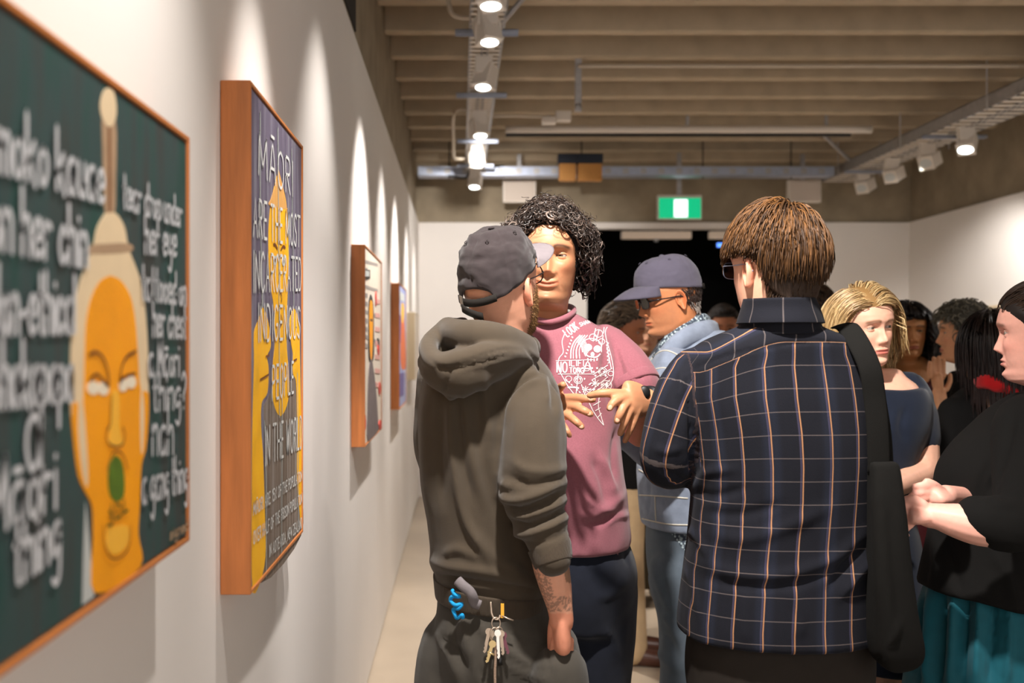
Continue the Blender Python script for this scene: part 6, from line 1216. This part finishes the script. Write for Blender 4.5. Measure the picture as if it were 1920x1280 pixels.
# ------------------------------------------------------------------ blonde woman in the navy dress
M_navyd = fab('navy_cotton_dress', (22, 30, 46), .85, .10, 30, .25, 1200, .15)
M_blkn = fab('black_neck_binding', (14, 14, 16), .9)
FB = ((P(1620, 0, 2.95)[0], 2.9, .3, -.95), (P(1676, 0, 2.95)[0], 2.95, .5, -.85))
b = Person('person', 'blonde woman in navy short-sleeved dress looking sideways past the checked shirt', (1.20, 2.95), P(1619, 612, 2.90), 199, -4, 5, .94, skin=(232, 178, 152), nl=128, sex='f', brow=(120, 86, 58), gaze=(-.24, .0), iris=(92, 84, 70), lip=(186, 84, 76), nose=.92, ears=(), open_eye=.95)
core(b, P(1650, 745, 2.97), P(1640, 1010, 2.97), .15, .13, .10, FB, 190, .05, .08)
aL = A((1712, 748, 2.97, .050), (1722, 780, 2.96, .054), (1726, 822, 2.95, .054)); sk = A((1715, 750, 2.97, .04), (1726, 815, 2.95, .047), (1732, 862, 2.93, .043), (1726, 888, 2.90, .040), (1700, 900, 2.85, .036), (1668, 915, 2.78, .030), (1650, 922, 2.74, .025)); aR = A((1596, 750, 2.98, .05), (1588, 800, 2.96, .054), (1586, 830, 2.95, .053))
skR = A((1596, 760, 2.98, .04), (1584, 840, 2.95, .045), (1582, 890, 2.92, .040), (1610, 915, 2.82, .034), (1636, 925, 2.74, .026)); arm_inner(b, aL, .7); arm_inner(b, aR, .7)
b.fine([limb(sk, 6), limb(skR, 6), hand_at(P(1652, 921, 2.745), P(1622, 926, 2.70), .032, .42, (0, 1, .4)), hand_at(P(1634, 925, 2.745), P(1652, 934, 2.69), .032, .42, (0, 1, .4))]+fingers([A((1624, 920+6*i, 2.70+.006*i, .0085), (1608, 924+6*i, 2.70+.006*i, .008), (1598, 930+6*i, 2.715+.006*i, .007)) for i in range(4)]+[A((1652, 928+6*i, 2.69+.006*i, .0085), (1668, 932+6*i, 2.68+.006*i, .008), (1678, 938+6*i, 2.69+.006*i, .007)) for i in range(4)]+[A((1640, 916, 2.73, .011), (1630, 908, 2.71, .009)), A((1640, 920, 2.72, .011), (1652, 914, 2.69, .009))]), .0048)
b.low(limb(A((1622, 1180, 2.96, .07), (1620, 1250, 2.95, .056), (1622, 1400, 2.95, .05)), 5), limb(A((1672, 1180, 2.98, .07), (1674, 1250, 2.97, .058), (1675, 1400, 2.97, .05)), 5))
b.low(rings([(*P(1650, y, 2.97), w_, d_, 2.2, 0) for y, w_, d_ in ((690, .055, .055), (706, .070, .066), (718, .098, .080), (732, .112, .092), (750, .115, .095))], 28, 3))
b.build(.011)
b_rows = 0; rows = [(727, 1573, 1728, 0, .108), (734, 1570, 1731, 0, .114), (755, 1566, 1738, 0, .125), (800, 1572, 1730, 0, .14), (860, 1580, 1706, 0, .135), (930, 1584, 1698, 0, .13), (1000, 1578, 1712, 0, .14), (1100, 1568, 1728, 0, .15), (1180, 1564, 1734, 0, .155), (1242, 1560, 1738, 0, .16)]
dr = cloth(b, 'dress', [silh(rows, 2.98, .14, 2.3), limb(aL, 6), limb(aR, 6), limb(A((1690, 716, 2.99, .034), (1706, 724, 2.985, .046), (1716, 748, 2.97, .053)), 5), limb(A((1612, 716, 2.99, .034), (1598, 724, 2.985, .046), (1592, 748, 2.98, .053)), 5)], .008, M_navyd, 5, [([(1700, 760), (1690, 800), (1700, 830)], 7, -.006), ([(1680, 760), (1670, 820), (1676, 880)], 8, .005), ([(1640, 900), (1660, 1000), (1680, 1200)], 12, .006)], ((9, .006, (1, 1, .5), 41),))
nv_, nf_ = silh([(726, 1573.5, 1727.5, 0, .109), (731, 1571, 1730, 0, .1135)], 2.98, .1, 2.3, 60, 2); obj('neckline', nv_, nf_, M_blkn, dr)
shoes(b, FB, M_black_shoe, .24)
M_bl = hairmat('blonde_hair', (186, 150, 96), .36, .5)
def mk_b(V):
    x, y, z = V[:, 0], V[:, 1], V[:, 2]; ax = np.abs(x); lim = np.interp(y, [-.11, -.04, .0, .03, .055, .075, .09], [-.10, -.095, -.05, .02, .056, .066, .070]); return smoothstep(-.006, .008, z-lim)
hair_base(b, mk_b, .006, mat('blonde_hair_base', (140, 106, 62), .6), 'hair_base')
RB = np.random.default_rng(9); n = 2300; p0, n0 = scalp(b, n, mk_b, RB)
part = np.array([.022, .03, .118]); dd = p0-part; sd = np.where(p0[:, 0] > .022, 1., -1.); comb = np.stack([sd*.9, -.55-.7*smoothstep(.04, .09, p0[:, 1]), -.35-.5*smoothstep(.08, .0, p0[:, 2])], 1)
L_ = .145+.10*smoothstep(-.05, .1, p0[:, 2])+RB.uniform(-.035, .02, n); pt = sep(p0, n0*.4, comb, L_, 14, .006, 1.3, .10, .008+.010*RB.uniform(0, 1, (n, 1)), R=RB)
low = smoothstep(-.02, -.10, pt[..., 2]); ang = np.arctan2(pt[..., 0], -(pt[..., 1]+.02)); pt[..., 0] += np.sign(pt[..., 0])*.012*low; pt[..., 0] += .006*np.sin(pt[..., 2]*60+RB.uniform(0, 6, (n, 1)))*low
facez = (pt[..., 1] > .018) & (pt[..., 2] < .060) & (np.abs(pt[..., 0]) < .075); pt[..., 1] = np.where(facez, np.minimum(pt[..., 1], .030), pt[..., 1]); pt[..., 0] = np.where(facez, np.sign(pt[..., 0])*np.maximum(np.abs(pt[..., 0]), .078), pt[..., 0])
tone = RB.uniform(0, 1, (n, 1)); cc = np.array(lin((128, 92, 50))[:3])*(1-tone)+np.array(lin((226, 196, 142))[:3])*tone
hair_obj(b, 'hair', pt, np.interp(np.linspace(0, 1, 14), [0, .2, .8, 1], [.0012, .0020, .0017, .0004])[None, :]*RB.uniform(.6, 1.2, (n, 1)), cc, M_bl)
# ------------------------------------------------------------------ woman in black cardigan and teal skirt, cut by the right edge
M_cardi = fab('black_fine_knit', (14, 13, 12), .92, .06, 40, .3, 1300, .0); M_teal = fab('teal_crepe', (14, 78, 90), .7, .08, 40, .12, 1100, .1)
FW = ((P(1860, 0, 2.48)[0], 2.45, -.75, .6), (P(1990, 0, 2.48)[0], 2.55, -.75, .6))
w = Person('person', 'woman in black cardigan and teal skirt, profile and clasped hands, right frame edge', (1.38, 2.47), P(1950, 622, 2.40), 57, -3, 0, .98, skin=(236, 176, 158), nl=120, sex='f', brow=(110, 72, 54), gaze=(.1, -.05), lip=(200, 120, 112), heavy=.8, nose=.95, ears=(-1,))
core(w, P(1950, 800, 2.47), P(1920, 1080, 2.47), .17, .14, .11, FW, 60)
aL = A((1930, 800, 2.34, .078), (1932, 880, 2.28, .078), (1922, 960, 2.22, .070), (1896, 985, 2.20, .062), (1858, 978, 2.205, .056), (1838, 974, 2.21, .052)); sk = A((1890, 985, 2.20, .050), (1838, 984, 2.21, .046), (1795, 976, 2.225, .039), (1760, 968, 2.24, .030), (1742, 966, 2.25, .028)); aR = A((2010, 800, 2.62, .07), (1990, 900, 2.66, .065), (1930, 960, 2.62, .056), (1850, 950, 2.50, .05))
arm_inner(w, aL, .7); arm_inner(w, aR, .7)
w.fine([limb(sk, 7), hand_at(P(1746, 966, 2.25), P(1706, 962, 2.262), .041, .48, (0, 1, .15))]+fingers([A((1708, 946, 2.258, .0095), (1692, 950, 2.266, .0095), (1684, 962, 2.285, .009), (1688, 968, 2.305, .008)), A((1705, 957, 2.256, .0098), (1689, 964, 2.266, .0095), (1683, 976, 2.287, .009), (1688, 982, 2.305, .008)), A((1705, 970, 2.258, .0095), (1691, 979, 2.268, .009), (1687, 989, 2.288, .0085), (1692, 994, 2.303, .0075)), A((1708, 982, 2.262, .009), (1697, 992, 2.27, .0085), (1694, 1000, 2.288, .008), (1700, 1003, 2.30, .007)), A((1730, 946, 2.245, .0125), (1712, 936, 2.25, .011), (1698, 937, 2.262, .0095))]), .0036)
w.fine([limb(A((1850, 945, 2.50, .034), (1800, 935, 2.42, .030), (1772, 930, 2.36, .027)), 5), hand_at(P(1774, 930, 2.36), P(1742, 926, 2.325), .038, .46, (0, 1, .2))]+fingers([A((1748, 914, 2.325, .0095), (1732, 910, 2.318, .009), (1715, 912, 2.318, .0078)), A((1742, 922, 2.322, .0098), (1724, 924, 2.316, .009), (1708, 930, 2.318, .008)), A((1740, 932, 2.322, .0095), (1722, 938, 2.316, .009), (1708, 946, 2.318, .008)), A((1742, 942, 2.326, .009), (1728, 950, 2.320, .0085), (1716, 956, 2.322, .0075)), A((1764, 920, 2.345, .012), (1750, 908, 2.325, .010), (1738, 902, 2.32, .0085))]), .0040)
w.build(.012)
rows = [(738, 1912, 2000, 0, .075), (752, 1888, 2030, 0, .10), (775, 1862, 2056, 0, .135), (800, 1838, 2070, 0, .155), (835, 1800, 2082, 0, .17), (875, 1772, 2090, 0, .18), (915, 1762, 2092, 0, .182), (960, 1758, 2090, 0, .178), (1010, 1750, 2088, 0, .175), (1060, 1740, 2090, 0, .178), (1098, 1732, 2094, 0, .182)]
tv, tf = silh(rows, 2.50, .17, 2.25); xc_ = P(1732, 0, 2.5)[0]; tv[:, 2] -= .17*smoothstep(1.15, .95, tv[:, 2])*np.clip(tv[:, 0]-xc_, 0, .45)
cloth(w, 'cardigan', [(tv, tf), limb(aL, 7), limb(aR, 6)], .0068, M_cardi, 8, [([(1900, 780), (1880, 860), (1850, 930)], 10, -.010), ([(1860, 860), (1840, 900), (1836, 940)], 8, -.006), ([(1770, 1000), (1790, 1060), (1800, 1110)], 9, -.006), ([(1750, 1010), (1752, 1060), (1745, 1095)], 6, .006), ([(1860, 1030), (1890, 1080), (1910, 1140)], 12, .006), ([(1850, 930), (1880, 945), (1915, 940)], 8, .006)], ((9, .006, (1, 1, .5), 51),))
srow = [(1060, 1762, 2070, 0, .145), (1110, 1744, 2084, 0, .160), (1180, 1724, 2104, 0, .19), (1280, 1708, 2116, 0, .20), (1450, 1690, 2135, 0, .215), (1640, 1672, 2150, 0, .23)]
fl_ = []
for i, x in enumerate((1728, 1745, 1768, 1790, 1812, 1838, 1866, 1895)): fl_ += [([(x, 1100), (x-4, 1200), (x-10, 1290)], 7, .016 if i % 2 else -.020)]
cloth(w, 'skirt', [silh(srow, 2.51, .18, 2.3)], .0095, M_teal, 4, fl_, ((10, .010, (1.6, 1.6, .12), 53),))
shoes(w, FW, M_black_shoe, .25)
M_dkb = hairmat('dark_brown_hair', (52, 38, 30), .4, .5)
def mk_w(V):
    x, y, z = V[:, 0], V[:, 1], V[:, 2]; lim = np.interp(y, [-.11, -.05, -.01, .03, .06, .08], [-.09, -.085, -.03, .03, .058, .068]); return smoothstep(-.014, .018, z-lim)
hair_base(w, mk_w, .006, mat('dark_hair_base', (32, 24, 20), .6), 'hair_base')
n = 1500; p0, n0 = scalp(w, n, mk_w, RB); bun = np.array([0, -.12, .03]); comb = bun-p0; comb /= np.linalg.norm(comb, axis=1)[:, None]; pt = sep(p0, n0*.5, comb, RB.uniform(.05, .10, n), 9, .004, .1, .08, .007, R=RB)
hair_obj(w, 'hair', pt, np.repeat(np.array([[.0012, .0018, .0019, .0018, .0017, .0016, .0014, .001, .0003]]), n, 0), np.array(lin((62, 46, 36))[:3])*RB.uniform(.5, 1.6, (n, 1)), M_dkb)
v, f = ellip((0, -.125, .035), (.042, .036, .042)); obj('hair_bun', xf(w.M, v), f, mat('dark_hair_base', (32, 24, 20)), w.t)
# ------------------------------------------------------------------ guests farther back
M_blk = fab('black_jersey', (13, 12, 12), .9, .06, 30, .2, 900, .0); M_beige = fab('beige_chino', (186, 158, 122), .9, .08, 20, .2, 900); M_burg = fab('burgundy_satin', (70, 22, 26), .6, .08, 20, .1, 600); M_redsc = fab('red_wool_scarf', (176, 20, 24), .9, .10, 60, .4, 700, .2); M_olive = fab('dark_olive_wool', (64, 56, 42), .92, .08, 20, .2, 900); M_brshoe = mat('brown_leather', (74, 42, 30), .4); M_tanshoe = mat('tan_leather', (196, 154, 92), .5)
def sleeve_pair(p, aL, aR, hands=True, skin_from=2):
    for a in (aL, aR): arm_inner(p, a, .68)
    if hands:
        for a in (aL, aR):
            e, q = np.array(a[-1][:3]), np.array(a[-2][:3]); dv = (e-q)/np.linalg.norm(e-q); sd = np.cross(dv, (0, 1, 0)); sd /= np.linalg.norm(sd)+1e-9
            pr = [limb([(*(e-dv*.05), .026), (*(e+dv*.02), .025)], 3), hand_at(e+dv*.01, e+dv*.085, .035, .42, (0, 1, .1))]
            pr += fingers([[(*(e+dv*.08+sd*o), .0085), (*(e+dv*(.12+l)+sd*o*1.1+np.array([0, -.008, 0])), .008), (*(e+dv*(.145+l)+sd*o*1.1+np.array([0, -.02, 0])), .0068)] for o, l in ((-.026, .0), (-.009, .012), (.009, .010), (.026, -.006))]+[[(*(e+dv*.03+sd*-.030), .011), (*(e+dv*.06+sd*-.048), .0095), (*(e+dv*.085+sd*-.052), .008)]]); p.fine(pr, .004)
# --- dark straight hair and red scarf, seen from behind
FR = ((P(1835, 0, 3.38)[0], 3.38, -.1, 1), (P(1890, 0, 3.38)[0], 3.38, .15, 1))
r = Person('person', 'long dark-haired guest in black jacket with red scarf, seen from behind', (1.73, 3.38), P(1860, 652, 3.34), 8, -3, 0, .95, skin=(206, 156, 130), nl=72, sex='f', ears=())
core(r, P(1862, 775, 3.40), P(1862, 1010, 3.40), .16, .14, .10, FR, 0)
aL, aR = A((1790, 775, 3.40, .058), (1776, 860, 3.38, .054), (1778, 940, 3.32, .046), (1800, 985, 3.22, .038)), A((1932, 775, 3.40, .058), (1944, 860, 3.38, .054), (1940, 940, 3.32, .046), (1920, 985, 3.22, .038))
sleeve_pair(r, aL, aR); r.build(.013)
cloth(r, 'jacket', [silh([(722, 1822, 1900, 0, .085), (738, 1800, 1922, 0, .11), (758, 1784, 1938, 0, .13), (800, 1778, 1944, 0, .145), (900, 1782, 1940, 0, .14), (1000, 1780, 1944, 0, .15), (1090, 1776, 1948, 0, .155)], 3.41, .14, 2.3), limb(aL, 6), limb(aR, 6)], .010, M_blk, 5, None, ((8, .006, (1, 1, .5), 61),))
cloth(r, 'trousers', [silh([(1060, 1788, 1936, 0, .13), (1130, 1788, 1936, 0, .135)], 3.41, .13, 2.3)]+leg_prims(P(1862, 1120, 3.41), FR, .09, .065, .08), .012, M_bktr); shoes(r, FR, M_black_shoe, .25)
sc = cr([P(1836, 722, 3.34), P(1846, 716, 3.27), P(1872, 722, 3.245), P(1904, 738, 3.26), P(1918, 744, 3.33), P(1900, 732, 3.42), P(1862, 718, 3.44), P(1840, 716, 3.40), P(1836, 722, 3.34)], 6)
cloth(r, 'scarf', [tube(sc, .026, 12), limb(A((1890, 738, 3.262, .02), (1905, 748, 3.258, .03), (1915, 756, 3.262, .02)), 4)], .007, M_redsc, 3, None, ((40, .004, (1, 1, 1), 62),))
def mk_r(V): x, y, z = V[:, 0], V[:, 1], V[:, 2]; return smoothstep(-.006, .008, z-np.interp(y, [-.11, -.04, .02, .05, .08], [-.10, -.095, -.02, .05, .07]))
hair_base(r, mk_r, .008, mat('dark_hair_base', (32, 24, 20)), 'hair_base'); n = 1000; p0, n0 = scalp(r, n, mk_r, RB); cm = p0-np.array([0, .01, .13]); cm[:, 2] -= .05; cm /= np.linalg.norm(cm, axis=1)[:, None]
pt = sep(p0, n0*.4, cm, RB.uniform(.12, .20, n), 11, .006, 1.4, .06, .016, R=RB); hair_obj(r, 'hair', pt, np.repeat(np.interp(np.linspace(0, 1, 11), [0, .2, .8, 1], [.0016, .0026, .0022, .0005])[None, :], n, 0), np.array(lin((34, 22, 20))[:3])*RB.uniform(.5, 1.6, (n, 1)), M_dkb)
# --- grey curly hair, black dress, facing left
FG = ((P(1795, 0, 4.05)[0], 4.0, -.9, .2), (P(1825, 0, 4.05)[0], 4.12, -.9, .2))
g = Person('person', 'guest with grey curly hair in black dress facing the wall label', (2.0, 4.05), P(1806, 624, 4.02), 70, 0, 0, .97, skin=(206, 150, 112), nl=72, sex='f', lip=(160, 84, 70))
core(g, P(1815, 735, 4.06), P(1815, 930, 4.06), .14, .13, .11, FG, 75)
aL, aR = A((1808, 735, 3.93, .052), (1800, 800, 3.90, .047), (1790, 850, 3.88, .04), (1770, 800, 3.86, .035), (1762, 745, 3.88, .03)), A((1825, 735, 4.2, .052), (1818, 810, 4.22, .047), (1800, 860, 4.2, .04), (1775, 850, 4.15, .034))
sleeve_pair(g, aL, aR); g.build(.013)
cloth(g, 'dress', [silh([(694, 1790, 1838, 0, .08), (708, 1780, 1856, 0, .11), (730, 1774, 1866, 0, .14), (790, 1768, 1868, 0, .15), (870, 1772, 1860, 0, .14), (950, 1766, 1866, 0, .16), (1120, 1760, 1874, 0, .17)], 4.07, .14, 2.3), limb(aL[:3], 5), limb(aR[:4], 5)], .011, M_blk, 5, None, ((8, .006, (1, 1, .5), 63),)); shoes(g, FG, M_black_shoe, .24)
def mk_g(V): x, y, z = V[:, 0], V[:, 1], V[:, 2]; return smoothstep(-.006, .008, z-np.interp(y, [-.11, -.04, .0, .03, .06, .085], [-.10, -.09, -.04, .02, .055, .066]))
hair_base(g, mk_g, .02, mat('grey_hair_base', (58, 54, 46), .7), 'hair_base'); n = 900; K = 14; p0, n0 = scalp(g, n, mk_g, RB); L_ = RB.uniform(.04, .08, n); ax0 = n0+RB.normal(0, .35, (n, 3)); ax0 /= np.linalg.norm(ax0, axis=1)[:, None]; s_ = np.linspace(0, 1, K)[None, :, None]
cen = p0[:, None, :]+ax0[:, None, :]*(L_[:, None, None]*(s_-.35*s_**2))+np.array([0, 0, -.03])*s_**2; e1 = np.cross(ax0, (0.2, .3, .93)); e1 /= np.linalg.norm(e1, axis=1)[:, None]; e2 = np.cross(ax0, e1); tn = RB.uniform(1, 2, n)[:, None]*6.28*s_[:, :, 0]+RB.uniform(0, 6.3, n)[:, None]
pt = keep_out(cen+(e1[:, None, :]*np.cos(tn)[..., None]+e2[:, None, :]*np.sin(tn)[..., None])*.009*s_, .004); hair_obj(g, 'hair', pt, np.repeat(np.interp(np.linspace(0, 1, K), [0, .3, .8, 1], [.002, .003, .0024, .0005])[None, :], n, 0), np.array(lin((104, 98, 84))[:3])*RB.uniform(.4, 1.5, (n, 1)), hairmat('grey_hair', (120, 112, 98), .5))
# --- long dark curls and burgundy dress
FK = ((P(1690, 0, 4.55)[0], 4.53, 0, -1), (P(1720, 0, 4.55)[0], 4.55, .2, -1))
q = Person('person', 'guest with long black wavy hair and burgundy dress facing the camera', (1.93, 4.54), P(1702, 620, 4.50), 172, -3, 3, .99, skin=(196, 136, 88), nl=96, sex='f', brow=(40, 28, 24), lip=(150, 66, 54), gaze=(.1, 0), ears=())
core(q, P(1710, 725, 4.55), P(1712, 900, 4.55), .16, .14, .10, FK, 180)
aL, aR = A((1756, 712, 4.56, .042), (1768, 770, 4.55, .040), (1768, 830, 4.48, .034), (1742, 838, 4.36, .028)), A((1664, 712, 4.56, .042), (1652, 770, 4.55, .040), (1655, 830, 4.48, .034), (1680, 838, 4.36, .028))
q.low(limb(A((1672, 705, 4.56, .05), (1710, 692, 4.56, .07), (1748, 705, 4.56, .05)), 5), rings([(*P(1710, y, 4.55), w_, d_, 2.2, 0) for y, w_, d_ in ((690, .10, .075), (705, .165, .09), (730, .165, .105), (760, .15, .11))], 28, 3)); sleeve_pair(q, [(*x[:3], x[3]*1.4) for x in aL], [(*x[:3], x[3]*1.4) for x in aR]); q.build(.012)
cloth(q, 'dress', [silh([(716, 1676, 1752, 0, .11), (726, 1668, 1756, 0, .13), (760, 1668, 1758, 0, .14), (830, 1676, 1750, 0, .13), (900, 1664, 1762, 0, .15), (1080, 1652, 1774, 0, .17)], 4.55, .13, 2.3), limb(A((1678, 718, 4.45, .012), (1676, 700, 4.48, .012), (1674, 690, 4.54, .012)), 5), limb(A((1746, 722, 4.45, .012), (1750, 702, 4.47, .012), (1748, 690, 4.54, .012)), 5)], .009, M_burg, 4, None, ((8, .006, (1, 1, .5), 65),)); shoes(q, FK, M_black_shoe, .24)
def mk_q(V): x, y, z = V[:, 0], V[:, 1], V[:, 2]; return smoothstep(-.006, .008, z-np.interp(y, [-.11, -.04, .0, .03, .055, .075, .09], [-.10, -.095, -.06, .0, .045, .060, .066]))
hair_base(q, mk_q, .008, mat('black_hair_base', (18, 14, 13)), 'hair_base'); n = 950; p0, n0 = scalp(q, n, mk_q, RB); cm = p0-np.array([0, .03, .13]); cm[:, 0] *= 1.6; cm[:, 2] -= .03; cm /= np.linalg.norm(cm, axis=1)[:, None]
pt = sep(p0, n0*.4, cm, RB.uniform(.15, .27, n), 14, .006, 1.3, .12, .016, R=RB); lw = smoothstep(.02, -.10, pt[..., 2]); pt[..., 0] += np.sign(pt[..., 0])*.022*lw+.010*np.sin(pt[..., 2]*70+RB.uniform(0, 6, (n, 1)))*lw
fz = (pt[..., 1] > .03) & (pt[..., 2] < .055) & (np.abs(pt[..., 0]) < .074); pt[..., 0] = np.where(fz, np.sign(pt[..., 0])*np.maximum(np.abs(pt[..., 0]), .076), pt[..., 0]); pt[..., 1] = np.where(fz, np.minimum(pt[..., 1], .03), pt[..., 1])
hair_obj(q, 'hair', pt, np.repeat(np.interp(np.linspace(0, 1, 14), [0, .2, .8, 1], [.0018, .0032, .0028, .0006])[None, :], n, 0), np.array(lin((26, 20, 19))[:3])*RB.uniform(.5, 1.6, (n, 1)), M_crl)
# --- man behind, in black top and beige trousers with brown shoes
FM = ((P(1176, 0, 4.9)[0], 4.74, .95, -.2), (P(1168, 0, 4.9)[0], 4.98, .95, -.2))
m_ = Person('person', 'grey-brown haired man in black top, beige trousers and brown shoes, behind plum T-shirt', (.80, 4.9), P(1170, 617, 4.86), -108, -14, 0, 1.06, skin=(170, 108, 76), nl=84, brow=(60, 46, 38), beard=((70, 54, 44), .4))
core(m_, P(1172, 715, 4.92), P(1176, 900, 4.92), .13, .11, .12, FM, -100)
aL, aR = A((1180, 722, 5.08, .055), (1182, 790, 5.10, .05), (1150, 846, 5.02, .042)), A((1168, 722, 4.76, .055), (1168, 790, 4.73, .05), (1140, 846, 4.76, .042)); sleeve_pair(m_, aL, aR); m_.build(.014)
cloth(m_, 'sweater', [silh([(672, 1148, 1196, 0, .08), (690, 1136, 1206, 0, .13), (715, 1128, 1212, 0, .16), (780, 1128, 1212, 0, .17), (850, 1132, 1206, 0, .16), (912, 1134, 1204, 0, .16)], 4.92, .15, 2.3), limb(aL, 5), limb(aR, 5)], .012, M_blk, 5, None, ((8, .006, (1, 1, .5), 66),))
cloth(m_, 'trousers', [silh([(895, 1138, 1204, 0, .145), (950, 1138, 1204, 0, .15)], 4.92, .15, 2.3), limb([(*P(1172, 945, 4.82), .10), (*P(1176, 1060, 4.8), .082), (FM[0][0], FM[0][1], .07, .07)], 5), limb([(*P(1168, 945, 5.02), .10), (*P(1170, 1060, 5.0), .08), (FM[1][0], FM[1][1], .07, .07)], 5)], .012, M_beige, 4, None, ((10, .006, (1, 1, .4), 67),)); shoes(m_, FM, M_brshoe, .29)
def mk_m(V): x, y, z = V[:, 0], V[:, 1], V[:, 2]; return smoothstep(-.006, .008, z-np.interp(y, [-.11, -.05, -.02, .01, .04, .065, .085], [-.075, -.06, -.03, .02, .05, .064, .070]))
def short_hair(p, mk, m, c0, c1, n=900, L=(.03, .05), base='dark_hair_base', grow=.012):
    hair_base(p, mk, .010, mat(base, (32, 24, 20)), 'hair_base'); p0, n0 = scalp(p, n, mk, RB); cm = np.tile([0, -.8, .1], (n, 1))+n0*.3
    pt = sep(p0, n0*.8, cm, RB.uniform(*L, n), 7, .006, .4, .25, grow, R=RB); t_ = RB.uniform(0, 1, (n, 1)); hair_obj(p, 'hair', pt, np.repeat(np.array([[.0018, .0026, .0028, .0026, .0022, .0016, .0005]]), n, 0), np.array(lin(c0)[:3])*t_+np.array(lin(c1)[:3])*(1-t_), m)
short_hair(m_, mk_m, hairmat('grey_brown_hair', (110, 92, 74), .45), (132, 112, 90), (58, 46, 38))
# --- two heads glimpsed between the others
def back_guest(label, head, Y, yaw, hc, skin, cloth_m, tm, fem=False, foot_m=None, long_coat=None):
    X = head[0]; pl = lambda dx, z, dy=0: np.array([X+dx, Y+dy, z]); z0 = head[2]; F_ = ((X-.09, Y, math.sin(math.radians(-yaw)), math.cos(math.radians(yaw))), (X+.09, Y+.05, math.sin(math.radians(-yaw)), math.cos(math.radians(yaw))))
    p = Person('person', label, (X, Y), head, yaw, -4, 0, .97, skin=skin, nl=64, sex='f' if fem else 'm'); core(p, pl(0, z0-.26), pl(0, .93), .17, .14, .10, F_, yaw)
    aa = [[(*pl(s*.19, z0-.27), .055), (*pl(s*.225, z0-.45), .05), (*pl(s*.22, z0-.60, -.03), .044), (*pl(s*.19, z0-.78, -.08), .036)] for s in (-1, 1)]; sleeve_pair(p, *aa); p.build(.015)
    zz = [z0-.16, z0-.20, z0-.26, z0-.40, 1.05, .88] if not long_coat else [z0-.16, z0-.20, z0-.26, z0-.40, 1.05, .80, .5, long_coat]; wd = [.07, .13, .185, .19, .165, .18, .20, .21]; dp = [.07, .10, .125, .135, .125, .14, .16, .17]
    cloth(p, 'coat' if long_coat else 'sweater', [rings([(X, Y, z, w1, d1, 2.3, 0) for z, w1, d1 in zip(zz, wd, dp)][::-1], 36, 4)]+[limb(a, 5) for a in aa], .012, cloth_m, 5, None, ((8, .006, (1, 1, .5), 71),))
    cloth(p, 'trousers', [rings([(X, Y, z, .17, .125, 2.3, 0) for z in (.95, .88, .82)][::-1], 36, 3)]+leg_prims((X, Y, .84), F_, .092, .068, .085), .013, tm); shoes(p, F_, foot_m or M_black_shoe, .26)
    short_hair(p, mk_m if not fem else mk_g, hairmat('dark_brown_hair', (52, 38, 30)), hc, tuple(c*.45 for c in hc), 700); return p
back_guest('dark-haired guest whose head shows between checked collar and blonde hair', P(1526, 584, 4.6), 4.62, 10, (84, 58, 36), (196, 140, 110), M_blk, M_bktr)
back_guest('guest mostly hidden behind the denim collar, dark hair', P(1356, 616, 5.4), 5.42, 170, (54, 36, 26), (180, 120, 88), M_blk, M_bktr)
back_guest('guest in long dark olive coat and tan shoes behind the denim jacket', P(1212, 622, 5.9), 5.92, 175, (70, 52, 40), (200, 150, 120), M_olive, M_olive, True, M_tanshoe, .105)
